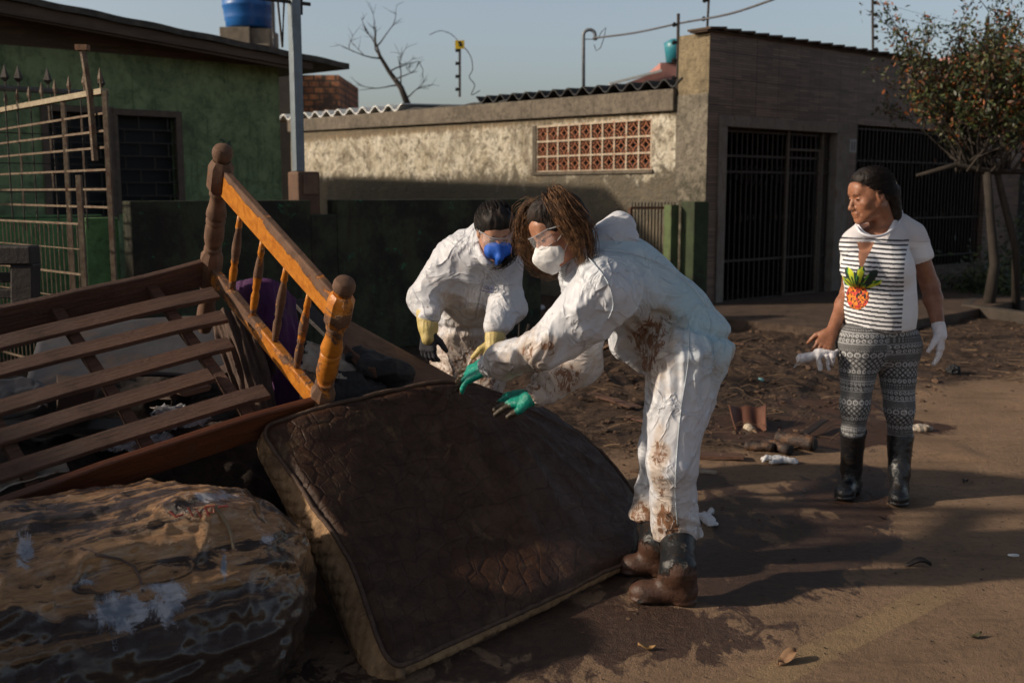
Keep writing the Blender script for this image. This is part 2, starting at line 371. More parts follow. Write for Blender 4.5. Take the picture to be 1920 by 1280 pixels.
def grille(b, x0, x1, z0, z1, y, rows, cols, r=.008):
    for i in range(rows + 1): z = z0 + (z1 - z0) * i / rows; b.beam((x0, y, z), (x1, y, z), r * 2, r * 2)
    for i in range(rows):
        for k in range(cols):
            x = x0 + (x1 - x0) * (k + (.25 if i % 2 else .75)) / cols
            b.beam((x, y + .002, z0 + (z1 - z0) * i / rows), (x, y + .002, z0 + (z1 - z0) * (i + 1) / rows), r * 2, r * 2, (0, 1, 0))
for (x0, x1, z0, z1) in (W1, W2):
    f = MB(); t = .075
    f.box((x0 - t, y0 - .03, z1), (x1 + t, y0 + .1, z1 + t)); f.box((x0 - t, y0 - .032, z0 - .05), (x1 + t, y0 + .1, z0))
    f.box((x0 - t, y0 - .031, z0), (x0, y0 + .1, z1)); f.box((x1, y0 - .031, z0), (x1 + t, y0 + .1, z1))
    fo = f.build('window', M_win, gh, bevel=.004)
    g = MB(); g.box((x0, y0 + .14, z0), (x1, y0 + .16, z1)); g.build('pane', M_black, fo)  # black plane stands in for the shaded room behind the window
    g = MB(); grille(g, x0, x1, z0, z1, y0 + .03, 7, 2); g.build('grille', M_rustdk, fo)
# roof: edge runs a little in front of the wall and slopes down to the right
RY = GHY - .55
e0 = pf(90, 2, RY); e1 = pf(655, 119, RY); rs = (e1[1] - e0[1]) / (e1[0] - e0[0]); rz = lambda x: e1[1] + (x - e1[0]) * rs
ma = NT('corr'); b = MB(); X0, X1 = gL, e1[0]; n = 150; V_ = []; F_ = []
def corr_roof(name, x0, x1, ya, yb, z, depthz, pitch, amp, mat, parent, thick=.012, along='x', nper=8):
    """sheet of waves running along y; z(x) top height at ya, depthz added at yb"""
    nn = max(2, int((x1 - x0) / pitch * nper)); V_ = []; F_ = []
    for j, (yy, dz) in enumerate(((ya, 0), (yb, depthz))):
        for i in range(nn + 1):
            x = x0 + (x1 - x0) * i / nn; zz = z(x) + amp * math.cos(2 * math.pi * (x - x0) / pitch) + dz
            p = (x, yy, zz) if along == 'x' else (yy, x, zz)
            V_ += [p, (p[0], p[1], p[2] - thick)]
    k = 2 * (nn + 1)
    for i in range(nn):
        a = 2 * i; F_ += [(a, a + 2, a + 2 + k, a + k), (a + 1, a + 1 + k, a + 3 + k, a + 3), (a, a + 1, a + 3, a + 2), (a + k, a + k + 2, a + k + 3, a + k + 1)]
    F_ += [(0, k, k + 1, 1), (2 * nn, 2 * nn + 1, 2 * nn + 1 + k, 2 * nn + k)]
    return mesh_obj(name, V_, F_, mat, parent)
rf = corr_roof('roof', X0, X1, RY, GHY + 8.2, rz, .25, .7, .006, M_roof, gh, .07)
b = MB(); x0 = gL; b.add([(x0, RY + .06, rz(x0) - .33), (X1 - .5, RY + .06, rz(X1 - .5) - .16), (X1 - .5, RY + .1, rz(X1 - .5) - .16), (x0, RY + .1, rz(x0) - .33),
     (x0, RY + .06, rz(x0) - .075), (X1 - .5, RY + .06, rz(X1 - .5) - .075), (X1 - .5, RY + .1, rz(X1 - .5) - .075), (x0, RY + .1, rz(x0) - .075)],
     [(0, 3, 2, 1), (4, 5, 6, 7), (0, 1, 5, 4), (1, 2, 6, 5), (2, 3, 7, 6), (3, 0, 4, 7)]); b.build('fascia_board', M_wood_dark, gh)
b = MB(); zz = lambda x: max(zt(x), 0)
b.add([(gL, RY + .1, rz(gL) - .3), (gx1, RY + .1, rz(gx1) - .2), (gx1, GHY, zt(gx1) - .02), (gL, GHY, zt(gL) - .02), (gL, RY + .1, rz(gL) - .1), (gx1, RY + .1, rz(gx1) - .1), (gx1, GHY + .1, rz(gx1) - .1), (gL, GHY + .1, rz(gL) - .1)],
      [(0, 3, 2, 1), (0, 1, 5, 4), (1, 2, 6, 5), (2, 3, 7, 6), (4, 5, 6, 7)]); b.build('soffit', M_wood_dark, gh)
def text(name, body, size, mat, parent, loc, rot, ext=.002):
    cu = bpy.data.curves.new(name, 'FONT'); cu.body = body; cu.size = size; cu.extrude = ext; cu.align_x = 'CENTER'; cu.align_y = 'CENTER'
    cu.materials.append(mat); t_ = bpy.data.objects.new('tmp', cu); C.objects.link(t_); bpy.context.view_layer.update(); me = bpy.data.meshes.new_from_object(t_); bpy.data.objects.remove(t_)
    o = bpy.data.objects.new(name, me); C.objects.link(o); o.parent = parent; o.location = loc; o.rotation_euler = rot; return o
nx_, nz_ = pf(422, 272, GHY)
M_num = simple('faded_blue_black_paint', (.035, .045, .06), (.05, .07, .05), 40, .8, 0)
text('house_number', '24', .17, M_num, gh, (nx_, GHY - .003, nz_), (R(90), R(6), 0), .001)
# ------------------------------------------------------------------ boundary wall
lw = thing('boundary_wall', 'low mossy dark green garden wall between the green house yard and the street', 'wall', S(0, 0), SROT)
xa = pf(237, 400)[0]; xn0 = pf(573, 380)[0]; xn1 = pf(622, 380)[0]; xe = pf(1005, 400)[0]; zw = pf(600, 375)[1]
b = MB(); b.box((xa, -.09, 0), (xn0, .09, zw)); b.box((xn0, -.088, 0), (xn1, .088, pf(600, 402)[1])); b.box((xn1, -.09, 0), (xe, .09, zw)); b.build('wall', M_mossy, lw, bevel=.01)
b = MB(); x2 = pf(155, 400, .3)[0]; b.box((x2, .25, 0), (xa + .02, .42, pf(200, 408, .3)[1])); o = b.build('garden_wall', M_bright, None, bevel=.008); o.location = S(0, 0); o.rotation_euler = (0, 0, SROT)
tag(o, 'short brighter green wall beside the iron gate below the grilled window', 'wall')
b = MB(); b.box((x2 - 8, 1.6, 0), (x2 + .6, 1.75, pf(60, 404, 1.6)[1])); o = b.build('garden_wall', M_bright, None, bevel=.008); o.location = S(0, 0); o.rotation_euler = (0, 0, SROT)
tag(o, 'bright green low wall behind the rusty grid gate', 'wall')
# meter box and steel post
px_, pz_ = pf(570, 395, .02)
mb = thing('meter_post', 'tall grey steel service post rising from a brown meter box', 'post', S(0, 0), SROT)
b = MB(); x0, x1_ = pf(549, 350, .1)[0], pf(591, 350, .1)[0]; b.box((x0, .0, 0), (x1_, .2, pf(570, 322, .1)[1])); b.build('meter_box', simple('brown_box', (.16, .085, .05), (.1, .055, .035), 8, .8), mb, bevel=.02)
b = MB(); b.box((x0 + .05, -.012, pf(570, 365, .1)[1]), (x1_ - .03, .0, pf(570, 328, .1)[1])); b.build('meter_lid', simple('brown_lid', (.2, .11, .065), (.13, .07, .045), 8, .7), mb, bevel=.006)
b = MB(); xp = pf(557, 200, .1)[0]; b.box((xp - .045, .06, pf(570, 322, .1)[1]), (xp + .045, .15, 5.2)); b.build('post', M_gray, mb, bevel=.008)
b = MB(); zc = pf(560, 6, .1)[1]; b.beam((xp - .35, .1, zc), (xp + .16, .1, zc), .02, .03); b.tube([(xp - .1, .1, zc), (xp - .13, .1, zc - .4), (xp - .2, .12, zc + .6)], .01, 6); b.tube([(xp + .1, .1, 5.1), (xp + .07, .1, zc - .1)], .012, 6); b.build('bracket', M_rustdk, mb)

# ------------------------------------------------------------------ TILED HOUSE (front on the street, side wall running back)
th = thing('tiled_house', 'grey house with strip tile street front, barred garage opening and long stained side wall', 'house', S(0, 0), SROT)
m = NT('strip_tile_cladding'); s_ = m.sep(); cx = m.n('ShaderNodeCombineXYZ'); m.l(s_[0], cx.inputs[0]); m.l(s_[2], cx.inputs[1])
def brick(vec, w, h, mort, c1, c2, cm, off=.5, sc=1.):
    x = m.n('ShaderNodeTexBrick'); x.offset = off; m.l(vec, x.inputs['Vector']); x.inputs['Scale'].default_value = sc
    x.inputs['Brick Width'].default_value = w; x.inputs['Row Height'].default_value = h; x.inputs['Mortar Size'].default_value = mort
    x.inputs['Color1'].default_value = (*c1, 1); x.inputs['Color2'].default_value = (*c2, 1); x.inputs['Mortar'].default_value = (*cm, 1); x.inputs['Bias'].default_value = -.1; return x
b1 = brick(cx.outputs[0], .31, .032, .003, (.24, .16, .12), (.12, .08, .06), (.06, .042, .032), .37)
b2 = brick(cx.outputs[0], .46, .32, .006, (1, 1, 1), (.82, .8, .8), (.35, .3, .28), 0)
c = m.mix(1., b1.outputs[0], b2.outputs[0], 'MULTIPLY')
c = m.mix(m.ramp(m.noise(2, 7, .7), .5, .75, 0, .5), c, (.05, .036, .028))
c = m.mix(m.math('MULTIPLY', m.ramp(m.noise(3, 6, .7, 0, m.coord((6, 6, .5))), .52, .7, 0, .7), m.ramp(s_[2], 2.6, 3.6)), c, (.11, .055, .03))
m.col(c); m.rough(.6); m.bump(m.math('ADD', b1.outputs['Fac'], m.math('MULTIPLY', b2.outputs['Fac'], 2)), -.004) if False else m.bump(b1.outputs['Fac'], -.004)
M_tile = m.m
D1 = (pf(1346, 300)[0], pf(1589, 300)[0]); D1z = (pf(1346, 214)[1] + pf(1588, 235)[1]) / 2
D2 = (pf(1605, 300)[0], pf(1850, 300)[0]); D2z = pf(1700, 240)[1]
topz = (pf(1322, 58)[1] + pf(1690, 113)[1]) / 2; XR = pf(1850, 300)[0] + 1.2
b = MB(); T = .2
panel(b, 0, D1[0], 0, topz, 0, T); panel(b, D1[0], D1[1], D1z, topz, 0, T); panel(b, D1[1], D2[0], 0, topz, 0, T)
panel(b, D2[0], D2[1], D2z, topz, 0, T); panel(b, D2[0], D2[1], 0, .35, 0, T); panel(b, D2[1], XR, 0, topz, 0, T)
b.build('wall', M_tile, th)
b = MB(); b.box((0.21, T + 2.2, 0), (XR + 5, T + 2.3, D1z + .1)); b.box((.21, T + .001, D1z + .1), (XR + 5, T + 2.3, D1z + .13)); b.box((D2[0] - .25, T + .3, 0), (D2[0] - .2, T + 2.2, D1z + .09)); b.build('garage_interior', M_black, th)  # black planes stand in for the shade inside garage and porch
b = MB(); b.box((XR + .001, .02, 0), (XR + 5, .2, 1.9)); b.build('fence_wall', M_black, th)
b = MB(); n = int(XR / .27)
for i in range(n):
    x0 = -.1 + i * (XR + .1) / n; x1_ = -.1 + (i + 1) * (XR + .1) / n
    b.beam((x0 - .02, .08, topz + .03), (x1_ + .015, .08, topz + .045 + .012), .36, .025)
b.box((-.1, -.04, topz), (XR, .24, topz + .02)); b.build('coping', simple('dark_coping', (.09, .06, .042), (.05, .035, .026), 8, .9), th)
# white painted frame of the garage opening
m = NT('rusty_white_paint'); c = m.mix(m.ramp(m.noise(5, 7, .7), .35, .7), (.2, .175, .15), (.13, .112, .095))
c = m.mix(m.ramp(m.noise(4, 6, .75, .3, m.coord((6, 6, 1.2))), .55, .66, 0, .9), c, (.13, .052, .02)); m.col(c); m.rough(.8); m.bump(m.noise(30, 5), .003); M_frame = m.m
fi = (pf(1360, 300)[0], pf(1566, 300)[0]); fz = (pf(1362, 236)[1] + pf(1560, 251)[1]) / 2
b = MB(); b.box((D1[0], -.03, fz), (D1[1], T + .01, D1z)); b.box((D1[0], -.028, 0), (fi[0], T + .008, fz)); b.box((fi[1], -.028, 0), (D1[1], T + .008, fz)); b.build('garage_frame', M_frame, th, bevel=.006)
def bars(b, x0, x1, z0, z1, y, step, r=.008, spear=False):
    n = int((x1 - x0) / step)
    for i in range(n + 1):
        x = x0 + (x1 - x0) * i / n; b.beam((x, y, z0), (x, y, z1), r * 2, r * 2, (0, 1, 0))
        if spear: b.lathe([(.001, 0), (.018, .04), (.001, .1)], Matrix.Translation((x, y, z1)), 4)
b = MB(); zb = .1; bars(b, fi[0] + .02, fi[1] - .02, zb, fz, .1, .105)
for z in (zb, .62, fz - .35, fz - .55, fz - .04): b.beam((fi[0], .1, z), (fi[1], .1, z), .03, .03)
n = 18
for i in range(n):
    x = fi[0] + .05 + (fi[1] - fi[0] - .15) * i / n; zc = fz - .62
    b.tube([(x, .08, zc - .1), (x + .05, .08, zc), (x, .08, zc + .1), (x + .07, .08, zc + .14)], .005, 4)
    b.lathe([(.001, -.05), (.014, 0), (.001, .06)], Matrix.Translation((x + .05, .09, 1.16)), 4)
g = b.build('garage_gate', M_rustdk, th)
dx = (pf(1481, 400)[0], pf(1540, 400)[0]); dz = pf(1510, 281)[1]
b = MB(); b.beam((dx[0], .07, zb), (dx[0], .07, fz), .05, .03, (0, 1, 0)); b.beam((dx[1], .07, zb), (dx[1], .07, dz), .04, .03, (0, 1, 0)); b.beam((dx[0], .07, dz), (dx[1], .07, dz), .04, .03); b.beam((dx[0], .07, zb + .02), (dx[1], .07, zb + .02), .04, .03); b.beam((fi[1] - .22, .07, zb), (fi[1] - .22, .07, fz), .05, .03, (0, 1, 0))
b.build('gate_frame', simple('rubbed_rusty_iron', (.1, .075, .05), (.05, .035, .026), 20, .7), g)
b = MB(); bars(b, D2[0] + .03, D2[1] - .02, .35, D2z, .08, .1)
for z in (.5, 1.1, D2z - .5, D2z - .05): b.beam((D2[0], .08, z), (D2[1], .08, z), .025, .025)
for i in range(22):
    x = D2[0] + .08 + (D2[1] - D2[0] - .2) * i / 22; b.tube([(x, .06, D2z - .75), (x + .05, .06, D2z - .63), (x, .06, D2z - .52), (x + .08, .06, D2z - .45)], .005, 4)
    b.lathe([(.001, -.05), (.014, 0), (.001, .06)], Matrix.Translation((x + .05, .07, 1.14)), 4)
b.build('porch_grille', M_rustdk, th)
b = MB(); nx0, nz0 = pf(1589, 286); nx1, nz1 = pf(1604, 264); b.box((D1[1] + .02, -.012, nz0), (D2[0] - .02, -.0005, nz1 + .02)); npl = b.build('number_plate', simple('plate', (.3, .3, .31), (.24, .24, .25), 20, .6, 0), th, bevel=.002)
for s_ in (-1, 1): text('digit', '1', .17, M_black, npl, ((D1[1] + D2[0]) / 2 + s_ * .03, -.0135, (nz0 + nz1) / 2), (R(90), 0, 0), .001)
# side wall
PEND = ps(1270, 150)[0]                              # the raised pillar end
zc_far = 2.98; YF = 10.6
cor_b = lambda y: 2.50 + .016 * y
cor_t = lambda y: ps(1265, 168)[1] + .012 * (y)
b = MB(); vz0, vz1 = 1.79, 2.43; vy0, vy1 = ps(1221, 280)[0], ps(1007, 280)[0]
def spanel(b, ya, yb, z0, z1, x0=0., x1=.2):
    a, c_ = z1 if isinstance(z1, tuple) else (z1, z1)
    b.add([(x0, ya, z0), (x1, ya, z0), (x1, yb, z0), (x0, yb, z0), (x0, ya, a), (x1, ya, a), (x1, yb, c_), (x0, yb, c_)],
          [(0, 3, 2, 1), (4, 5, 6, 7), (0, 1, 5, 4), (1, 2, 6, 5), (2, 3, 7, 6), (3, 0, 4, 7)])
spanel(b, PEND, vy0, 0, (cor_b(PEND), cor_b(vy0))); spanel(b, vy0, vy1, 0, vz0); spanel(b, vy0, vy1, vz1, (cor_b(vy0), cor_b(vy1))); spanel(b, vy1, YF, 0, (cor_b(vy1), cor_b(YF)))
b.build('side_wall', M_pale, th)
b = MB(); spanel(b, 0.001, PEND, 0, ps(1290, 178)[1], -.012, .2); b.build('corner_pillar', M_grayr, th, bevel=.006)
b = MB(); spanel(b, 0.001, PEND - .02, ps(1290, 178)[1], topz, -.004, .2); b.build('corner_pillar', M_pil, th)
b = MB(); spanel(b, PEND, YF, cor_b(PEND), cor_b(PEND), -.0, .1)
b = MB(); V_ = []
for yy in (PEND, YF):
    zb_, zt_ = cor_b(yy), cor_t(yy); V_ += [(-.07, yy, zb_), (.2, yy, zb_), (.2, yy, zt_), (-.07, yy, zt_)]
b.add(V_, [(0, 1, 2, 3), (7, 6, 5, 4), (0, 4, 5, 1), (1, 5, 6, 2), (2, 6, 7, 3), (3, 7, 4, 0)]); b.build('cornice', M_cor, th, bevel=.012)
# vent blocks
vb = MB(); nc, nr = 10, 3; cw = (vy1 - vy0) / nc; ch = (vz1 - vz0) / nr
for i in range(nc + 1): y = vy0 + i * cw; vb.box((-.004, y - .014, vz0), (.1, y + .014, vz1))
for j in range(nr + 1): z = vz0 + j * ch; vb.box((-.0065, vy0, z - .013), (.097, vy1, z + .013))
M_terra = simple('terracotta_blocks', (.36, .13, .06), (.24, .085, .045), 10, .85, .004)
M_mort = simple('pale_mortar', (.52, .43, .32), (.38, .3, .22), 12, .9, .004, dirt=(.3, .14, .08), dscale=9)
vw = vb.build('vent_window', M_mort, th, bevel=.003)
tb = MB()
for i in range(nc):
    for j in range(nr):
        cy, cz = vy0 + (i + .5) * cw, vz0 + (j + .5) * ch; a_, b_ = cw / 2 - .012, ch / 2 - .01
        for sy_, sz_ in ((1, 1), (1, -1), (-1, 1), (-1, -1)):        # four arcs per block
            pts = [(.02, cy + sy_ * (a_ - a_ * math.sin(q)), cz + sz_ * (b_ - b_ * math.cos(q))) for q in np.linspace(0, math.pi / 2, 7)]
            tb.tube(pts, .009, 4)
            pts = [(.02, cy + sy_ * (a_ - .55 * a_ * math.sin(q)), cz + sz_ * (b_ - .55 * b_ * math.cos(q))) for q in np.linspace(0, math.pi / 2, 6)]
            tb.tube(pts, .007, 4)
tb.build('terracotta_tracery', M_terra, vw)
b = MB(); b.box((.19, vy0, vz0), (.196, vy1, vz1)); b.build('vent_backing', M_black, vw)
b = MB(); b.box((-.03, vy0 - .05, vz0 - .05), (.1, vy1 + .1, vz0 - .001)); b.box((-.02, vy1 + .002, vz0), (.1, vy1 + .09, vz1 + .02)); b.build('vent_sill', M_cor, th, bevel=.006)
zc1 = cor_t(1.2)
corr_roof('roof', .42, 4.6, -.02, 3.2, lambda y: cor_t(y) + .085, .1, .3, .05, M_darkroof, th, .02, 'y')
corr_roof('roof', 3.9, 7.4, .02, 3.2, lambda y: cor_t(y) + .03, .1, .8, .015, M_darkroof, th, .03, 'y')
M_wroof = simple('sunlit_white_sheet', (.75, .74, .7), (.6, .6, .58), 6, .35, .001)
corr_roof('roof', 6.6, 12.2, -.05, 3.2, lambda y: cor_t(y) + .07, .1, .42, .055, M_wroof, th, .02, 'y')

# ------------------------------------------------------------------ iron gate between boundary wall and tiled house
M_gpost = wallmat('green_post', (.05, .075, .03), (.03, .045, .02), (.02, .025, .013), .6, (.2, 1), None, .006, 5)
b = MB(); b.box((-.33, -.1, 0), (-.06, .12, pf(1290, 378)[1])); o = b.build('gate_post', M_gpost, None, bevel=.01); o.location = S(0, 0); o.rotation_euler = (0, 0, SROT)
tag(o, 'squat mossy green masonry post at the corner of the tiled house', 'post')
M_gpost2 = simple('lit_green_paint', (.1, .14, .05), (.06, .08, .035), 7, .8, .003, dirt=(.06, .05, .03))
ig = thing('small_gate', 'rusty barred pedestrian gate leaf standing beside the squat green post', 'gate', S(0, 0), SROT)
xg0, xg1 = pf(1182, 400, .5)[0], pf(1268, 400, .2)[0]; zg = pf(1220, 390, .3)[1]
b = MB(); b.beam((xg0, .5, .1), (xg0, .5, zg), .04, .04, (0, 1, 0)); b.beam((xg1, .2, .1), (xg1, .2, zg), .04, .04, (0, 1, 0)); b.beam((xg0, .5, zg), (xg1, .2, zg), .04, .03); b.beam((xg0, .5, .15), (xg1, .2, .15), .04, .03)
gf = b.build('gate_frame', simple('rust_orange', (.13, .05, .022), (.06, .03, .018), 16, .8), ig)
b = MB()
for i in range(14):
    k = (i + .5) / 14; x, y = xg0 + (xg1 - xg0) * k, .5 - .3 * k; b.beam((x, y, .15), (x, y, zg + .07), .012, .012, (0, 1, 0))
b.build('bars', M_rustdk, ig)
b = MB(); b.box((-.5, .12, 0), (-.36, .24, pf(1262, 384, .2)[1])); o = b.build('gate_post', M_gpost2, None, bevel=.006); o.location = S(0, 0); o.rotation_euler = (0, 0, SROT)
tag(o, 'slim sunlit yellow green post at the hinge of the small rusty gate', 'post')

# ------------------------------------------------------------------ the rusty grid gates on the left
fg = thing('grid_gate', 'open rusty gate leaf of brick pattern grille standing over the pile on the left', 'gate')
GA, GB = at(206, 360, 6.9), at(-60, 360, 9.6)         # hinge side near, far side off the picture
GA.z = GB.z = 0
def gp(k, z): p = GA.lerp(GB, k); p.z = z; return p
ztop = at(200, 171, 6.9).z; rows = [at(205, y, 6.9).z for y in (212, 245, 276, 318, 355, 389)]
b = MB(); b.beam(gp(0, ztop), gp(1, ztop + .02), .05, .035); b.build('top_rail', simple('pale_worn_iron', (.36, .3, .2), (.25, .19, .12), 25, .7, .002), fg)
b = MB()
for z in rows: b.beam(gp(-.0, z), gp(1, z), .014, .014)
zs = [ztop] + rows
for i in range(len(zs) - 1):
    for k in np.arange((.13 if i % 2 else .32), 1, .4):
        b.beam(gp(k, zs[i]), gp(k, zs[i + 1]), .012, .012, (1, 0, 0))
b.beam(gp(0, .4), gp(0, ztop), .03, .03, (1, 0, 0)); b.beam(gp(.23, .35), gp(.23, ztop + .02), .028, .028, (1, 0, 0)); b.build('grille', M_rust, fg)
for k in np.arange(.02, 1, .085): MB().lathe([(.006, 0), (.006, .05), (.018, .08), (.001, .15)], Matrix.Translation(gp(k, ztop)), 5).build('spear_head', M_rust, fg)
f2 = thing('spear_fence', 'thin grey spear topped fence rail behind the open grid gate', 'fence', S(0, 0), SROT)
xs_, xe_ = pf(-80, 160, .2)[0], pf(203, 180, .2)[0]; zr = (pf(0, 161, .2)[1] + pf(203, 181, .2)[1]) / 2
b = MB(); b.tube([(xs_, .2, zr), (xe_, .2, zr)], .022, 6); b.build('rail', simple('grey_tube', (.13, .12, .11), (.08, .07, .06), 15, .7), f2)
for px in (10, 35, 90, 165, 190): x, _ = pf(px, 160, .2); MB().lathe([(.008, .0), (.008, .04), (.035, .07), (.001, .17)], Matrix.Translation((x, .2, zr + .01)), 4).build('spear_head', M_rustdk, f2)
b = MB()
for i, z in enumerate((1.95, 1.72, 1.5, 1.3)): b.tube([(xs_, .2, z), (xe_, .22, z)], .006, 4)
for px in (8, 30, 55, 95, 118, 150): x, _ = pf(px, 160, .2); b.tube([(x, .2, 1.2), (x, .2, zr)], .006, 4)
b.build('wires', M_rustdk, f2)
gpost = thing('gate_post', 'rusty round steel post with a capped arm rising above the grid gate', 'post', at(180, 360, 7.0))
gpost.location.z = 0
b = MB(); zt_ = at(168, 95, 7.0).z; b.tube([(-.035, 0, zt_), (-.005, 0, zt_ - .3), (0.005, 0, 1.7)], .022, 8); b.build('post', M_rust, gpost)
b = MB(); b.box((-.075, -.03, zt_), (.0, .03, zt_ + .035)); b.build('cap', simple('cap_rust', (.25, .12, .06), (.15, .08, .04), 9, .8), gpost)
# wire mesh panel low on the left
wm = thing('mesh_panel', 'wire mesh gate panel in front of the bright green wall', 'gate')
WA, WB = at(156, 480, 6.4), at(-40, 480, 7.6); WA.z = WB.z = 0
b = MB(); zt_ = at(156, 420, 6.4).z
for k in np.linspace(0, 1, 26): p = WA.lerp(WB, k); b.beam(p + Vector((0, 0, .3)), p + Vector((0, 0, zt_)), .006, .006, (1, 0, 0))
for k, z in enumerate(np.linspace(.4, zt_, 7)): r_ = .012 if k % 2 == 0 else .006; b.beam(WA + Vector((0, 0, z)), WB + Vector((0, 0, z)), r_, r_)
b.build('mesh', M_rust, wm); b = MB(); b.beam(WA + Vector((0, 0, .2)), WA + Vector((0, 0, 1.6)), .03, .03, (1, 0, 0)); b.build('frame', M_rust, wm)
# dark wooden furniture end, left edge
df = thing('wooden_bed_end', 'dark slatted wooden bed end leaning up behind the pile at the left edge', 'furniture')
Yd = 5.6; M_dk = simple('soaked_dark_wood', (.028, .018, .014), (.014, .009, .008), 8, .6, .004)
def q(px, py, dy=0): return at(px, py, Yd + dy)
b = MB(); b.beam(q(-70, 478), q(67, 478), .12, .1); b.build('top_rail', M_dk, df, bevel=.01)
b = MB(); b.beam(q(48, 492), q(48, 640), .12, .1, (0, 1, 0)); b.build('leg', M_dk, df, bevel=.01)
b = MB()
for y in (520, 550, 580): b.beam(q(-70, y, .02), q(30, y, .02), .06, .05)
b.build('slats', M_dk, df, bevel=.005)

# ------------------------------------------------------------------ sidewalk and kerbs
b = MB(); pts = [gnd(1180, 625), gnd(1368, 618), gnd(1576, 640), gnd(1660, 628), gnd(1790, 606), S(11, -1.5), S(11, -.02), S(0, -.02), S(-2.6, -.02)]
n = len(pts); b.add([(p.x, p.y, .115 if i > 0 else .06) for i, p in enumerate(pts)] + [(p.x, p.y, -.05) for p in pts], [tuple(range(n))] + [(i, i + n, (i + 1) % n + n, (i + 1) % n) for i in range(n)])
m = NT('muddy_pavement'); c = m.mix(m.ramp(m.noise(4, 8, .7), .3, .7), (.12, .075, .048), (.05, .031, .021)); m.col(c); m.rough(.75); m.bump(m.noise(14, 8, .7), .05); M_side = m.m
struct(b.build('sidewalk', M_side))
b = MB(); b.beam(gnd(1808, 590) + Vector((0, 0, .06)), gnd(1990, 618) + Vector((0, 0, .06)), .14, .16); b.beam(gnd(1808, 588) + Vector((0, 0, .05)), gnd(1850, 560) + Vector((0, 0, .05)), .12, .14)
o = b.build('planter_kerb', simple('dark_kerb', (.06, .045, .035), (.035, .027, .02), 6, .9, .01), None, bevel=.02); tag(o, 'dark concrete planter kerb in front of the shrub tree', 'kerb')

# ------------------------------------------------------------------ roofline bits, poles and wires
wt = thing('water_tank', 'tapered blue plastic water tank on a masonry stand above the green roof', 'water tank', at(467, 60, 19.)); wt.rotation_euler = (0, 0, 0)
o0 = at(467, 55, 19.); o0 = at(467, 55, 30.); wt.location = o0; wt.scale = (1.54,) * 3
k = 19.5 / 2000
M_blue = simple('blue_plastic', (.012, .13, .42), (.01, .1, .33), 4, .35, .001)
b = MB(); prof = [(.36, 0), (.40, .02), (.405, .12), (.42, .14), (.42, .19), (.425, .21), (.44, .34), (.455, .36), (.455, .4), (.45, .42), (.46, .52), (.48, .54), (.48, .58), (.49, .6), (.47, .64)]
b.lathe(prof, None, 40); b.build('tank', M_blue, wt, True)
b = MB(); b.lathe([(.52, .62), (.52, .66), (.45, .74), (.1, .8)], None, 40); b.build('lid', M_blue, wt, True)
ts = MB(); ts.box((-.42, -.4, -1.8), (.1, .4, -.02)); ts.box((.1, -.38, -1.8), (.44, .38, -.3)); ts.box((.1, -.3, -.3), (.44, .38, -.03))
ts.build('tank_stand', M_concrete, wt, bevel=.01)
b = MB(); b.tube([(.5, -.3, -1.5), (.5, -.3, .9)], .03, 8); b.build('pipe', simple('grey_pipe', (.12, .12, .13), (.08, .08, .08), 5, .6), wt)
bb = thing('brick_annex', 'unfinished red brick block wall beside the end of the green roof', 'building', at(600, 205, 24.)); bb.location.z = 0
m = NT('bare_brick'); s_ = m.sep(); cx = m.n('ShaderNodeCombineXYZ'); m.l(s_[0], cx.inputs[0]); m.l(s_[2], cx.inputs[1])
bk = brick(cx.outputs[0], .24, .14, .02, (.42, .17, .075), (.2, .08, .045), (.09, .06, .045)); c = m.mix(m.ramp(m.noise(2.5, 6, .7), .45, .6), bk.outputs[0], (.06, .04, .032)); m.col(c); m.rough(.9); m.bump(bk.outputs['Fac'], -.01)
zb_ = at(600, 141, 24).z; b = MB(); b.box((-.78, 0, 0), (.43, 3, zb_)); b.build('wall', m.m, bb)
b = MB(); b.box((-.95, -.6, 0), (-.4, -.01, zb_ + .12)); b.build('wall', simple('dark_render', (.035, .028, .024), (.02, .017, .014), 6, .9), bb)

def insul_pole(px, ytop, ybot, Y, label, n=4, r=.016, side=1, dx=0):
    t = thing('electric_fence_pole', label, 'pole'); b = MB(); a, c_ = at(px + dx, ytop, Y), at(px, ybot, Y); b.tube([c_, a], r * Y / 14, 6); b.build('pole', M_rustdk, t)
    for i in range(n):
        b = MB(); p = c_.lerp(a, (i + .6) / (n + .2)); b.tube([p, p + Vector((side * .075, 0, -.01))], .018 * Y / 14, 6); b.tube([p + Vector((side * .05, 0, -.03)), p + Vector((side * .05, 0, .025))], .016 * Y / 14, 6); b.build('insulator', M_black, t)
    return t
insul_pole(1270, 26, 166, 13.7, 'dark insulator pole at the foot of the tall corner pillar', 4, .02, -1, 2)
insul_pole(1326, -20, 56, 13.5, 'dark pole rising from the top corner of the tiled front', 2, .015, -1, 4)
insul_pole(1637, -8, 106, 16.2, 'insulator pole standing on the middle of the tiled parapet', 5, .016, 1, -1)
insul_pole(1851, 32, 90, 17.5, 'short insulator pole showing above the shrub tree crown', 1, .025, 1, 1)
sp_ = insul_pole(862, 80, 182, 19., 'insulator pole with a small yellow warning sign above the side wall', 4, .016, -1)
M_yel = simple('yellow_sign', (.75, .5, .02), (.6, .4, .02), 10, .5, 0)
b = MB(); c_ = at(862, 84, 18.93); b.box((c_.x - .08, c_.y, c_.z - .07), (c_.x + .08, c_.y + .008, c_.z + .07)); sg = b.build('warning_sign', M_yel, sp_)
b = MB(); b.box((c_.x - .03, c_.y - .004, c_.z + .02), (c_.x + .02, c_.y - .001, c_.z + .055)); b.box((c_.x - .015, c_.y - .004, c_.z - .03), (c_.x + .04, c_.y - .001, c_.z + .02)); b.build('symbol', M_black, sg)
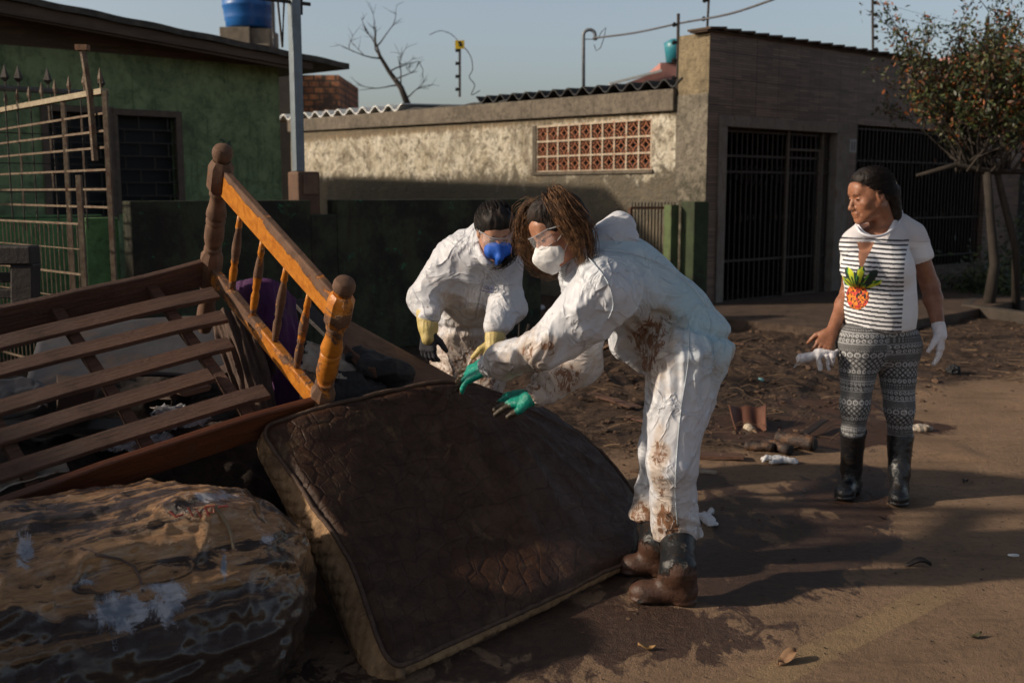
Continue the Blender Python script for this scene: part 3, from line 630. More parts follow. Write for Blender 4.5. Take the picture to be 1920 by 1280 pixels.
def wire(name, label, pts, r, Y, mat=M_rustdk):
    b = MB(); P_ = [at(p[0], p[1], p[2] if len(p) > 2 else Y) for p in pts]
    out = []
    for i in range(len(P_) - 1):
        for k in range(6):
            t_ = k / 6; p0, p1, p2, p3 = P_[max(i - 1, 0)], P_[i], P_[i + 1], P_[min(i + 2, len(P_) - 1)]
            out.append(.5 * ((2 * p1) + (p2 - p0) * t_ + (2 * p0 - 5 * p1 + 4 * p2 - p3) * t_ ** 2 + (3 * p1 - p0 - 3 * p2 + p3) * t_ ** 3))
    out.append(P_[-1]); b.tube(out, r, 6); o = b.build(name, mat, None, True); tag(o, label, 'wire'); return o
wire('loose_wire', 'thin drooping wire bent left from the pole with the yellow sign', [(805, 66), (825, 58), (845, 64), (858, 76)], .006, 19.)
wire('loose_wire', 'tangled wire hanging down to the right of the yellow sign', [(866, 84), (882, 105), (886, 130), (880, 145), (890, 160), (884, 178), (900, 170)], .008, 19.)
wire('overhead_cable', 'overhead cable sagging from the bent pipe mast to the upper right', [(1112, 72, 15.6), (1190, 62, 15), (1275, 44, 14), (1370, 26, 12.5), (1470, -8, 11)], .013, 14., simple('grey_cable', (.1, .1, .11), (.08, .08, .09), 4, .7))
for i, y in enumerate((-6, 12, 30, 48)):
    wire('fence_wire', ('topmost', 'second', 'third', 'lowest')[i] + ' thin electric fence wire running right from the parapet pole', [(1637, y + 8 * 1, 16.2), (1740, y + 36, 17), (1850, y + 62, 17.5)], .0022, 16.)
pm_ = thing('pipe_mast', 'bent grey service pipe mast above the dark corrugated roof', 'pipe'); b = MB(); P_ = [at(1094, 168, 15.6), at(1094, 75, 15.6)] + [at(1094 + 11 - 11 * math.cos(a), 66 - 10 * math.sin(a), 15.6) for a in np.linspace(0, math.pi, 8)] + [at(1116, 76, 15.6)]
b.tube(P_, .024, 8); b.build('mast', simple('galvanised_pipe', (.2, .22, .24), (.14, .15, .17), 5, .5), pm_, True)
b = MB(); P_ = [at(1095, 74, 15.6), at(1120, 74, 15.6), at(1128, 60, 15.6), at(1136, 52, 15.6), at(1133, 70, 15.6), at(1126, 90, 15.6), at(1118, 96, 15.6), at(1114, 84, 15.6)]; b.tube(P_, .006, 5); b.build('wire_loop', M_rustdk, pm_)

# pink neighbour house and red roofs
M_pink = simple('pink_plaster', (.42, .2, .17), (.32, .15, .13), 3, .9, .004)
M_redr = None
m = NT('red_roof_tiles'); w = m.n('ShaderNodeTexWave'); w.inputs['Scale'].default_value = 2.2; m.l(m.coord(), w.inputs[0]); c = m.mix(w.outputs[1], (.3, .08, .04), (.5, .16, .08)); c = m.mix(m.ramp(m.noise(5, 6), .4, .7), c, (.16, .06, .04)); m.col(c); m.rough(.9); m.bump(w.outputs[1], .05); M_redr = m.m
ph = thing('pink_house', 'pink plastered neighbour house with red tiled roofs beyond the shrub tree', 'house')
Yp = 23.
def qb(b, pts, Y, d): # prism from picture outline
    P_ = [at(x, y, Y) for x, y in pts]; n = len(P_); b.add(P_ + [p + Vector((0, d, 0)) for p in P_], [tuple(range(n))[::-1], tuple(range(n, 2 * n))] + [(i, (i + 1) % n, (i + 1) % n + n, i + n) for i in range(n)])
b = MB(); qb(b, [(1795, 320), (1795, 100), (1960, 78), (2200, 110), (2200, 420), (1795, 420)], Yp, 6); b.build('wall', M_pink, ph)
b = MB(); qb(b, [(1905, 148), (1905, 206), (1935, 206), (1935, 148)], Yp - .05, .04); wo = b.build('window', simple('pale_pane', (.3, .33, .36), (.25, .28, .3), 3, .3, 0), ph)
def slab(b, a, b2, c_, d_, t=.08):
    P_ = [Vector(x) for x in (a, b2, c_, d_)]; b.add(P_ + [p - Vector((0, 0, t)) for p in P_], [(0, 1, 2, 3), (7, 6, 5, 4), (0, 4, 5, 1), (1, 5, 6, 2), (2, 6, 7, 3), (3, 7, 4, 0)])
b = MB(); slab(b, at(1855, 238, 20.2), at(2150, 300, 20.2), at(2150, 215, 22.6), at(1855, 196, 22.6)); b.build('roof', M_redr, ph)
b = MB(); slab(b, at(1838, 292, 18.6), at(2150, 300, 18.6), at(2150, 262, 20.1), at(1838, 238, 20.1)); b.build('roof', M_redr, ph)
b = MB(); b.box((at(1845, 300, 18.9).x, 18.9, 0), (at(2150, 300, 18.9).x, 22.7, at(1900, 290, 18.9).z)); b.build('wall', simple('porch_wall', (.1, .09, .07), (.07, .06, .05), 3, .9), ph)
p2_ = thing('pink_gable', 'small pink gable with a white verge board peeping over the dark corrugated roof', 'house')
b = MB(); qb(b, [(1150, 165), (1238, 133), (1238, 118), (1286, 116), (1290, 180), (1150, 180)], 24., 3); b.build('wall', M_pink, p2_)
b = MB(); b.beam(at(1142, 158, 23.9), at(1240, 133, 23.9), .12, .05); b.build('verge_board', simple('white_board', (.6, .6, .58), (.5, .5, .48), 4, .6, 0), p2_)
o = MB().lathe([(.2, 0), (.24, .3), (.26, .42), (.1, .5)], Matrix.Translation(at(1266, 118, 24.)), 20).build('water_tank', simple('teal_plastic', (.03, .22, .28), (.02, .17, .22), 4, .4, 0), None, True); tag(o, 'small teal water tank beside the tall corner pillar', 'water tank')

# ------------------------------------------------------------------ trees
def bare_tree(name, label, segs, mat):
    t = thing(name, label, 'tree'); b = MB()
    for a in segs[:1]: b.tube(*a)
    b.build('trunk', mat, t, True); b = MB()
    for a in segs[1:]: b.tube(*a)
    b.build('branches', mat, t, True); return t
M_bark = simple('grey_bark', (.04, .03, .023), (.022, .017, .013), 12, .9, .01)
Yt = 25.; T_ = lambda px, py: at(px, py, Yt + random.uniform(-.4, .4))
segs = [([T_(772, 215), T_(752, 165), T_(730, 135), T_(712, 105), T_(706, 85)], [.085, .065, .05, .04, .025], 7)]
def grow(p, d, L, r, lvl):
    pts = [p]; 
    for i in range(4):
        d = (d + Vector((random.gauss(0, .16), random.gauss(0, .16), random.gauss(.03, .13)))).normalized(); pts.append(pts[-1] + d * L / 4)
    segs.append((pts, [r * (1 - .17 * i) for i in range(5)], 5))
    if lvl > 0:
        for k in range(random.choice((2, 3))):
            q_ = pts[random.choice((2, 3, 4))]; grow(q_, (d + Vector((random.gauss(0, .7), random.gauss(0, .5), random.gauss(.1, .5)))).normalized(), L * random.uniform(.5, .8), r * .55, lvl - 1)
for (x, y, dx_, dz_, L) in ((752, 165, -.2, 1, .9), (730, 135, 1, .8, .9), (712, 105, -.7, .6, .8), (706, 88, .1, 1, .5), (706, 88, 1, .5, .8), (712, 110, -1, .2, .9), (740, 150, .9, .5, .7), (760, 185, .5, .35, .6), (745, 160, -.9, -.1, .8), (706, 86, -.5, 1, .5)):
    grow(T_(x, y), Vector((dx_, 0, dz_)).normalized(), L * .8, .02, 2)
bare_tree('bare_tree', 'leafless branching tree against the sky behind the stained side wall', segs, M_bark)
# leafy tree on the right
tr = thing('shrub_tree', 'sparse leafy tree with many thin upright stems before the tiled house', 'tree')
base = gnd(1852, 585); base.z = 0; segs = []; tips = []
def grow2(p, d, L, r, lvl, mxz):
    pts = [p]
    for i in range(5):
        d = (d + Vector((random.gauss(0, .12), random.gauss(0, .12), random.gauss(.05, .08)))).normalized(); pts.append(pts[-1] + d * L / 5)
    segs.append((pts, [r * (1 - .14 * i) for i in range(6)], 5))
    for i in range(2, 6): tips.append((pts[i], lvl))
    if lvl > 0:
        for k in range(3 if lvl > 1 else 4):
            q_ = pts[random.choice((1, 2, 3, 4, 5))]; grow2(q_, (d + Vector((random.gauss(0, .5), random.gauss(0, .5), random.gauss(.05, .3)))).normalized(), L * random.uniform(.5, .75), r * .6, lvl - 1, mxz)
fork = base + Vector((-.12, 0, 1.75)); kY = base.y
b = MB(); b.tube([base, base + Vector((.05, 0, .6)), base + Vector((-.03, .03, 1.2)), fork], [.08, .06, .05, .05], 10)
b.tube([base + Vector((.45, .2, 0)), base + Vector((.35, .1, .8)), base + Vector((.1, .05, 1.5)), fork + Vector((.1, 0, .1))], [.06, .05, .045, .04], 8); b.tube([fork + Vector((-.9, -.1, -.05)), fork + Vector((-.4, 0, .08)), fork, fork + Vector((.6, 0, 0)), fork + Vector((1.2, 0, -.05))], [.02, .03, .04, .03, .02], 8)
b.build('trunk', M_bark, tr, True)
for i in range(38):
    a = random.uniform(-1.35, 1.2); grow2(fork + Vector((random.uniform(-.35, .35), random.uniform(-.2, .2), 0)), Vector((math.sin(a) * .75, random.gauss(0, .35), 1)).normalized(), random.uniform(.8, 1.25), .018, 2, 0)
b = MB()
for a in segs: b.tube(*a)
b.build('branches', M_bark, tr, True)
V_, F_, cl = [], [], []
pal = [(.03, .045, .01), (.05, .065, .014), (.02, .028, .01), (.09, .08, .018), (.26, .075, .015), (.09, .035, .012)]
hmin = fork.z + .2
for p, lvl in tips:
    if p.z < hmin + random.uniform(0, .5): continue
    for k in range(random.choice((3, 4, 5)) if lvl else 8):
        c_ = p + Vector([random.gauss(0, .06) for _ in range(3)]); L = random.uniform(.022, .042); W_ = L * .42
        u = Vector([random.gauss(0, 1) for _ in range(3)]).normalized(); v = u.orthogonal().normalized(); v.rotate(Matrix.Rotation(random.uniform(0, 6.3), 3, u)); n_ = len(V_)
        w_ = u.cross(v) * W_ * .3
        V_ += [c_ - u * L, c_ + v * W_ + w_, c_ + u * L, c_ - v * W_ + w_]; F_.append((n_, n_ + 1, n_ + 2, n_ + 3)); co_ = random.choices(pal, (5, 5, 5, 2, 2, 4))[0]; cl += [co_] * 4
print('leaves', len(F_))
m = NT('small_leaves'); m.col(m.attr('leafcol', True)); m.rough(.55); M_leaf = m.m
lo = np_obj('foliage', np.array([tuple(v) for v in V_]), np.array(F_), M_leaf, tr, False); cattr(lo, 'leafcol', np.array(cl))
# undergrowth at the far right
V_, F_, cl = [], [], []; rg = random.Random(5)
for i in range(5200):
    g = gnd(1905, 560); t_ = rg.uniform(-.9, 2.6); c_ = g + SD * t_ + SN * rg.gauss(.1, .3) + Vector((0, 0, abs(rg.gauss(0, .5)) * (1.2 if t_ > .2 else .5)))
    L = rg.uniform(.03, .06); u = Vector([rg.gauss(0, 1) for _ in range(3)]).normalized(); v = u.orthogonal() * .4; n_ = len(V_)
    V_ += [c_ - u * L, c_ + v * L, c_ + u * L, c_ - v * L]; F_.append((n_, n_ + 1, n_ + 2, n_ + 3)); cl += [rg.choice(pal[:3])] * 4
ug = np_obj('undergrowth', np.array([tuple(v) for v in V_]), np.array(F_), M_leaf, None, False); cattr(ug, 'leafcol', np.array(cl)); struct(ug, 'stuff')
# ------------------------------------------------------------------ sculpting: distance fields -> surface nets
def cap(a, b, ra, rb=None, k=.02, flat=None):        # tapered capsule; flat=(direction, factor) squeezes it
    return ('cap', np.array(a, float), np.array(b, float), ra, ra if rb is None else rb, k, flat)
def ell(c, r, M=None, k=.02): return ('ell', np.array(c, float), np.array(r, float), np.array(M, float) if M is not None else np.eye(3), k)
def cut(pr): return ('cut', pr)
def plane(p, n): n = np.array(n, float); return ('plane', np.array(p, float), n / np.linalg.norm(n))
def basis(fwd, up):                                   # rows: right, forward, up  (world -> local)
    f = np.array(fwd, float); f /= np.linalg.norm(f); u = np.array(up, float); r = np.cross(f, u); r /= np.linalg.norm(r); u = np.cross(r, f)
    return np.stack([r, f, u])
def _bb(pr):
    if pr[0] == 'cap':
        r = max(pr[3], pr[4]); return np.minimum(pr[1], pr[2]) - r, np.maximum(pr[1], pr[2]) + r
    r = pr[2].max(); return pr[1] - r, pr[1] + r
def _dist(pr, P):
    if pr[0] == 'cap':
        a, b, ra, rb, fl = pr[1], pr[2], pr[3], pr[4], pr[6]
        if fl is not None:
            n = np.array(fl[0], float); n /= np.linalg.norm(n); kk = 1 / fl[1] - 1
            q = P - a; q = q + (q @ n)[..., None] * n * kk; ab = b - a; ab = ab + (ab @ n) * n * kk
        else: q = P - a; ab = b - a
        L = ab @ ab + 1e-12; t = np.clip((q @ ab) / L, 0, 1)
        return np.linalg.norm(q - t[..., None] * ab, axis=-1) - (ra + (rb - ra) * t)
    q = (P - pr[1]) @ pr[3].T
    k0 = np.linalg.norm(q / pr[2], axis=-1); k1 = np.linalg.norm(q / pr[2] ** 2, axis=-1) + 1e-9
    return k0 * (k0 - 1) / k1
def sculpt(prims, vox, smooth=2, disp=None):
    lo = np.min([_bb(p)[0] for p in prims if p[0] in ('cap', 'ell')], 0) - 3 * vox; hi = np.max([_bb(p)[1] for p in prims if p[0] in ('cap', 'ell')], 0) + 3 * vox
    n = np.ceil((hi - lo) / vox).astype(int) + 1; D = np.full(n, .08, np.float32)
    ax = [lo[i] + vox * np.arange(n[i]) for i in range(3)]
    def region(pr, mg):
        a, b = _bb(pr); i0 = np.clip(((a - mg - lo) / vox).astype(int), 0, n - 1); i1 = np.clip(((b + mg - lo) / vox).astype(int) + 2, 1, n)
        sl = tuple(slice(i0[i], i1[i]) for i in range(3)); g = np.stack(np.meshgrid(*[ax[i][sl[i]] for i in range(3)], indexing='ij'), -1); return sl, g
    for pr in prims:
        if pr[0] in ('cap', 'ell'):
            sl, g = region(pr, .08); d = _dist(pr, g); k = max(pr[5] if pr[0] == 'cap' else pr[4], 1e-4); o = D[sl]
            h = np.maximum(k - np.abs(o - d), 0) / k; D[sl] = np.minimum(o, d) - h * h * k * .25
        elif pr[0] == 'cut':
            q = pr[1]; sl, g = region(q, .03); d = _dist(q, g); k = max(q[5] if q[0] == 'cap' else q[4], 1e-4); o = D[sl]
            h = np.maximum(k - np.abs(o + d), 0) / k; D[sl] = np.maximum(o, -d) + h * h * k * .25
        else:
            g = np.stack(np.meshgrid(*ax, indexing='ij'), -1); D = np.maximum(D, ((g - pr[1]) @ pr[2]).astype(np.float32))
    s = D < 0
    c = [s[i:n[0] - 1 + i, j:n[1] - 1 + j, k:n[2] - 1 + k] for i in (0, 1) for j in (0, 1) for k in (0, 1)]
    tot = sum(x.astype(np.int8) for x in c); act = (tot > 0) & (tot < 8); I = np.argwhere(act); ids = np.full(act.shape, -1, np.int64); ids[act] = np.arange(len(I))
    acc = np.zeros((len(I), 3)); cnt = np.zeros(len(I))
    cv = {}
    for i in (0, 1):
        for j in (0, 1):
            for k in (0, 1): cv[i, j, k] = D[I[:, 0] + i, I[:, 1] + j, I[:, 2] + k].astype(float)
    for a in cv:
        for axn in range(3):
            if a[axn] == 0:
                b = list(a); b[axn] = 1; b = tuple(b); da, db = cv[a], cv[b]; m_ = (da < 0) != (db < 0)
                t = np.where(m_, da / np.where(np.abs(da - db) < 1e-9, 1, da - db), 0); p = np.zeros((len(I), 3)); p[:] = a; p[:, axn] = t
                acc[m_] += p[m_]; cnt[m_] += 1
    V = lo + vox * (I + acc / np.maximum(cnt, 1)[:, None]); F = []
    for axn in range(3):
        u, w = (axn + 1) % 3, (axn + 2) % 3; sl0 = [slice(1, n[q] - 1) for q in range(3)]; sl1 = list(sl0); sl0[axn] = slice(0, n[axn] - 1); sl1[axn] = slice(1, n[axn])
        s0, s1 = s[tuple(sl0)], s[tuple(sl1)]
        for flip, mk in ((False, s0 & ~s1), (True, ~s0 & s1)):
            e = np.argwhere(mk); off = np.array([0 if q == axn else 1 for q in range(3)]); e = e + off
            def cell(du, dw):
                q = e.copy(); q[:, u] -= du; q[:, w] -= dw; return ids[q[:, 0], q[:, 1], q[:, 2]]
            f = np.stack([cell(1, 1), cell(0, 1), cell(0, 0), cell(1, 0)], 1); F.append(f[:, ::-1] if flip else f)
    F = np.concatenate(F); F = F[(F >= 0).all(1)]
    E = np.concatenate([F[:, [0, 1]], F[:, [1, 2]], F[:, [2, 3]], F[:, [3, 0]]]); nv = len(V)
    deg = np.bincount(E.ravel(), minlength=nv).astype(float)[:, None]
    def lap(X):
        r = np.zeros_like(X)
        for q in range(X.shape[1]): r[:, q] = np.bincount(E[:, 0], X[E[:, 1], q], nv) + np.bincount(E[:, 1], X[E[:, 0], q], nv)
        return r / np.maximum(deg, 1) - X
    for i in range(smooth): V = V + .5 * lap(V); V = V - .52 * lap(V) * (1 if i else .6)
    if disp is not None:
        N = normals(V, F); V = V + N * disp(V, N)[:, None]; V = V + .25 * lap(V)
    return V, F
def normals(V, F):
    n = np.cross(V[F[:, 2]] - V[F[:, 0]], V[F[:, 3]] - V[F[:, 1]]); N = np.zeros_like(V)
    for k in range(4):
        for q in range(3): N[:, q] += np.bincount(F[:, k], n[:, q], len(V))
    return N / (np.linalg.norm(N, axis=1)[:, None] + 1e-12)
def sobj(name, prims, vox, mat, parent, smooth=2, disp=None):
    V, F = sculpt(prims, vox, smooth, disp); O = np.array(parent.location) if parent is not None else 0
    o = np_obj(name, V - O, F, mat, parent, True); return o, V, F
def segd(V, a, b):                                    # distance to a segment and parameter along it
    a, b = np.array(a, float), np.array(b, float); ab = b - a; t = np.clip((V - a) @ ab / (ab @ ab), 0, 1); return np.linalg.norm(V - a - t[:, None] * ab, axis=1), t

# ------------------------------------------------------------------ people helpers
def head(c, fwd, up, s=1., age=0):
    """head in its own frame: c = centre of skull, s scale; face looks along fwd"""
    B = basis(fwd, up); W_ = lambda x, y, z: np.array(c) + s * (x * B[0] + y * B[1] + z * B[2]); P = []
    P.append(ell(W_(0, -.012, .03), np.array([.074, .092, .086]) * s, B, .01))
    P.append(ell(W_(0, .02, -.02), np.array([.063, .07, .085]) * s, B, .03))
    P.append(ell(W_(0, .048, -.068), np.array([.044, .04, .042]) * s, B, .035))            # jaw
    for sx_ in (-1, 1):
        P.append(ell(W_(sx_ * .04, .058, -.022), np.array([.024, .02, .022]) * s, B, .02))  # cheeks
        P.append(cap(W_(sx_ * .052, .0, -.045), W_(sx_ * .02, .066, -.09), .018 * s, .014 * s, .025))
    P.append(ell(W_(0, .078, -.098), np.array([.02, .015, .014]) * s, B, .02))              # chin
    P.append(cap(W_(-.03, .079, .025), W_(.03, .079, .025), .009 * s, .009 * s, .016))     # brow
    P.append(ell(W_(0, .062, .048), np.array([.05, .025, .033]) * s, B, .02))
    for sx_ in (-1, 1): P.append(cut(ell(W_(sx_ * .031, .094, .006), np.array([.018, .014, .012]) * s, B, .012)))
    for sx_ in (-1, 1): P.append(ell(W_(sx_ * .031, .071, .004), np.array([.0155, .0135, .0125]) * s, B, .003))
    P.append(cap(W_(0, .083, .012), W_(0, .106, -.03), .0075 * s, .0115 * s, .008)); P.append(ell(W_(0, .104, -.034), np.array([.0125, .011, .010]) * s, B, .006))
    for sx_ in (-1, 1): P.append(ell(W_(sx_ * .013, .094, -.037), np.array([.0095, .012, .008]) * s, B, .005))
    P.append(ell(W_(0, .086, -.058), np.array([.026, .014, .013]) * s, B, .012))
    P.append(cap(W_(-.019, .09, -.061), W_(.019, .09, -.061), .0055 * s, .0055 * s, .004)); P.append(cap(W_(-.015, .089, -.073), W_(.015, .089, -.073), .0065 * s, .0065 * s, .005))
    P.append(cut(cap(W_(-.024, .098, -.067), W_(.024, .098, -.067), .0022 * s, .0022 * s, .003)))
    for sx_ in (-1, 1):
        P.append(ell(W_(sx_ * .076, -.008, -.005), np.array([.009, .018, .031]) * s, B, .006)); P.append(cut(ell(W_(sx_ * .084, -.003, -.002), np.array([.005, .009, .017]) * s, B, .004)))
    if age:
        for sx_ in (-1, 1):
            P.append(cut(cap(W_(sx_ * .018, .097, -.035), W_(sx_ * .034, .08, -.066), .0035 * s, .0025 * s, .006)))
            P.append(cut(cap(W_(sx_ * .018, .092, -.009), W_(sx_ * .04, .08, -.012), .003 * s, .002 * s, .005)))
    return P, W_, B
def hand(wrist, dirv, palm_n, s=1., curl=(.3, .3, .35, .4), thumb=.6, side=1, spread=.12, fr=1.):
    """palm + four unequal bent fingers + thumb. palm_n = direction the palm faces; side=+1 thumb towards cross(dir, palm_n)"""
    d = np.array(dirv, float); d /= np.linalg.norm(d); n = np.array(palm_n, float); n -= d * (n @ d); n /= np.linalg.norm(n); t = np.cross(d, n) * side
    w = np.array(wrist, float); P = []; W_ = lambda a, b, c_: w + s * (a * d + b * t + c_ * n)
    P.append(cap(W_(-.02, 0, 0), W_(.015, 0, 0), .024 * s, .024 * s, .01, (n, .8)))
    for b0, b1 in ((.018, .032), (.006, .011), (-.008, -.011), (-.02, -.03)): P.append(cap(W_(.01, b0, 0), W_(.082, b1, -.002), .015 * s, .0125 * s, .014))
    for i, (b0, L) in enumerate(((.031, .07), (.0105, .078), (-.0105, .073), (-.030, .058))):
        a = W_(.085, b0, -.002); ang = 0; sp_ = spread * (1.2 - i * .8) ; dd = d + t * sp_; dd /= np.linalg.norm(dd); r = .0095 if i < 3 else .0085; r *= fr
        for j, (f_, dr) in enumerate(((.45, .3), (.3, 1.), (.25, .8))):
            ang += curl[i] * (dr if j else .6); v = dd * math.cos(ang) + n * math.sin(ang); b_ = a + v * L * f_ * s; P.append(cap(a, b_, (r - j * .0006) * s, (r - (j + 1) * .0007) * s, .003)); a = b_
    a = W_(.02, .026, .004); v = d * .62 + t * .75 + n * .35 * thumb; v /= np.linalg.norm(v); b_ = a + v * .042 * s; P.append(cap(a, b_, .0165 * s, .0125 * s, .014))
    v2 = d * .85 + t * .35 + n * .6 * thumb; v2 /= np.linalg.norm(v2); c_ = b_ + v2 * .03 * s; P.append(cap(b_, c_, .0115 * s, .0105 * s, .004)); e = c_ + (v2 + n * .2 * thumb) * .022 * s; P.append(cap(c_, e, .0102 * s, .008 * s, .003))
    return P
def boot(heel, toe, ankle, knee, r=.055, rt=.07, z0=0.):
    """rubber boot: heel/toe at ground, shaft to 'knee' point (the top)"""
    h, t, a, k_ = map(lambda v: np.array(v, float), (heel, toe, ankle, knee)); up = np.array([0, 0, 1.]); f = t - h; f[2] = 0; L = np.linalg.norm(f); f /= L; sd = np.cross(f, up)
    P = [cap(a, k_, r, rt, .02), cap(h + up * .055 + f * .02, a, .05, r, .03, (sd, .85)), cap(h + f * .03 + up * .042, h + f * (L - .055) + up * .036, .04, .04, .03, (sd, 1.05)), cap(h + f * (L * .42) + up * .055, a + f * .005, .036, .045, .03, (sd, .85)), ell(t - f * .06 + up * .038, (.046, .064, .037), basis(f, up), .02)]
    P += [cap(h + f * .015 + up * .012, h + f * .03 + up * .012, .042, .042, .004, (up, .5)), cap(h + f * .1 + up * .016, t - f * .05 + up * .016, .034, .052, .003, (up, .3))]
    P += [('plane', h + up * .001, -up / 1.), cut(cap(k_ - (k_ - a) / np.linalg.norm(k_ - a) * .05, k_ + (k_ - a) * .3, rt - .012, rt - .008, .002))]
    P.append(plane(k_, (k_ - a)))
    return P
def strands(name, roots, dirs, L, r, mat, parent, grav=.0, bend=None, seg=7, n=4, curl=.1, rnd=None):
    rg = random.Random(rnd or 3); b = MB(); O = parent.location
    for p, d in zip(roots, dirs):
        p = Vector(p); d = Vector(d).normalized(); pts = [p - O]; l_ = L * rg.uniform(.75, 1.15); ph_ = rg.uniform(0, 6)
        for i in range(seg):
            t = (i + 1) / seg; d = (d + Vector((0, 0, -grav)) + Vector((math.sin(ph_ + t * 7), math.cos(ph_ * 2 + t * 6), math.sin(ph_ * 3 + t * 5))) * curl / seg * 2).normalized()
            if bend: d = (d + Vector(bend) / seg).normalized()
            pts.append(pts[-1] + d * l_ / seg)
        b.tube(pts, [r * (1 - .75 * (i / seg) ** 1.5) for i in range(seg + 1)], n, False, .6)
    return b

# ------------------------------------------------------------------ people materials
def suitmat(name, dirt_amt=1.):
    m = NT(name); d, bl = m.attr('dirt'), m.attr('blue')
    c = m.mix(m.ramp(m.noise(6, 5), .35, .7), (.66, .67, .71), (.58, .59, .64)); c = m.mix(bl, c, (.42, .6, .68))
    n = m.noise(9, 9, .72, 1.1); f = m.math('ADD', m.math('MULTIPLY', d, .62), m.math('SUBTRACT', n, .5))
    c = m.mix(m.ramp(f, .24, .56, 0, .62), c, (.42, .29, .18))
    n2 = m.noise(24, 10, .8, 1.2, m.coord((1.4, 1.4, .7))); f2 = m.math('ADD', m.math('MULTIPLY', d, .34), m.math('SUBTRACT', n2, .5))
    c = m.mix(m.ramp(f2, .34, .39, 0, .95), c, (.17, .07, .025)); n3 = m.noise(55, 4, .6, .3); c = m.mix(m.math('MULTIPLY', m.ramp(n3, .69, .72), m.ramp(d, .15, .5)), c, (.12, .05, .02)); m.col(c); m.rough(.5)
    m.b.inputs['Subsurface Weight'].default_value = 0
    m.b.inputs['Sheen Weight'].default_value = .1
    def crease(sc, di):
        q = m.math('ABSOLUTE', m.math('SUBTRACT', m.noise(sc, 3, .55, di), .5)); return m.math('POWER', m.math('SUBTRACT', 1, m.math('MULTIPLY', q, 2)), 9)
    h = m.math('ADD', m.math('MULTIPLY', crease(2.6, .6), 1.), m.math('MULTIPLY', crease(6, .9), .45)); h = m.math('ADD', h, m.math('MULTIPLY', m.noise(40, 4), .12)); m.bump(h, .010, 1); return m.m
M_suit = suitmat('white_coverall_cloth')
def skinmat(name, c1, c2, red=(.35, .1, .06)):
    m = NT(name); c = m.mix(m.ramp(m.noise(30, 5), .3, .7), c1, c2); c = m.mix(m.ramp(m.noise(7, 3), .5, .75, 0, .35), c, red); m.col(c); m.rough(.48)
    m.b.inputs['Subsurface Weight'].default_value = .12; m.b.inputs['Subsurface Radius'].default_value = (.01, .004, .002); m.b.inputs['Subsurface Scale'].default_value = .5
    m.bump(m.noise(120, 4), .0012); return m.m
M_skin = skinmat('tan_skin', (.42, .2, .12), (.33, .15, .085)); M_skin2 = skinmat('light_skin', (.5, .27, .18), (.42, .21, .14))
M_skinage = skinmat('weathered_tan_skin', (.33, .145, .08), (.24, .098, .052))
def hairmat(name, c1, c2):
    m = NT(name); v = m.coord((1, 1, 1)); c = m.mix(m.ramp(m.noise(45, 3, .5), .35, .65), c1, c2); m.col(c); m.rough(.6); m.b.inputs['Specular IOR Level'].default_value = .3; m.bump(m.noise(90, 4, .6, 0, m.coord((1, 1, .25))), .004); return m.m
M_hair_dk = hairmat('dark_brown_hair', (.010, .006, .004), (.026, .013, .008)); M_hair_br = hairmat('brown_hair_light_ends', (.05, .024, .012), (.2, .1, .045)); M_hair_bk = hairmat('black_hair', (.008, .006, .005), (.02, .012, .009))
def rubber(name, c1, mudc=(.12, .055, .03), lo=.5, hi=.6, r=.3):
    m = NT(name); n = m.noise(11, 9, .75, .8, m.coord((1, 1, .6))); f = m.math('ADD', n, m.math('MULTIPLY', m.ramp(m.attr('low'), 0, 1), .2)); k = m.ramp(f, lo, hi); c = m.mix(k, c1, mudc); m.col(c)
    c = m.mix(m.ramp(m.noise(22, 8, .75, .5), .5, .62, 0, .8), c, tuple(x * .45 for x in mudc)); m.col(c); m.rough(m.mix(k, (r,) * 3, (.5,) * 3)); m.bump(m.math('ADD', m.math('MULTIPLY', k, .5), m.math('ADD', m.noise(7, 4), m.math('MULTIPLY', m.noise(35, 6, .7), .6))), .008); return m.m
M_bootA = rubber('muddy_black_rubber', (.013, .015, .017), (.075, .034, .02), .53, .6); M_bootC = rubber('wet_black_rubber', (.012, .013, .016), (.07, .05, .038), .74, .95, .22)
def glove(name, c1, c2, mud=(.045, .032, .018), rough=.5):
    m = NT(name); c = m.mix(m.ramp(m.noise(20, 4), .3, .7), c1, c2); f = m.math('ADD', m.attr('dirt'), m.math('SUBTRACT', m.noise(26, 8, .7, .6), .5)); c = m.mix(m.ramp(f, .4, .6), c, mud); m.col(c); m.rough(rough); m.bump(m.noise(55, 5, .6, .5), .003); return m.m
M_teal = glove('teal_rubber_glove', (.0, .3, .22), (.0, .22, .16)); M_yelg = glove('yellow_rubber_glove', (.62, .5, .2), (.5, .38, .14), (.16, .1, .05)); M_dkg = simple('dark_knit_glove', (.045, .045, .055), (.03, .03, .036), 50, .9, .003)
M_maskw = simple('white_mask', (.78, .77, .76), (.68, .66, .65), 15, .8, .003); M_maskb = simple('blue_mask', (.01, .12, .62), (.005, .08, .45), 15, .65, .004)
m = NT('clear_plastic'); m.b.inputs['Base Color'].default_value = (.9, .95, 1, 1); m.b.inputs['Alpha'].default_value = .16; m.rough(.12); M_clear = m.m
M_strap = simple('white_elastic', (.7, .7, .7), (.6, .6, .6), 5, .6, 0)
M_eye = simple('dark_eye', (.02, .012, .01), (.012, .008, .006), 5, .15, 0); M_lid = simple('brow_hair', (.03, .016, .01), (.02, .01, .008), 30, .7, 0)
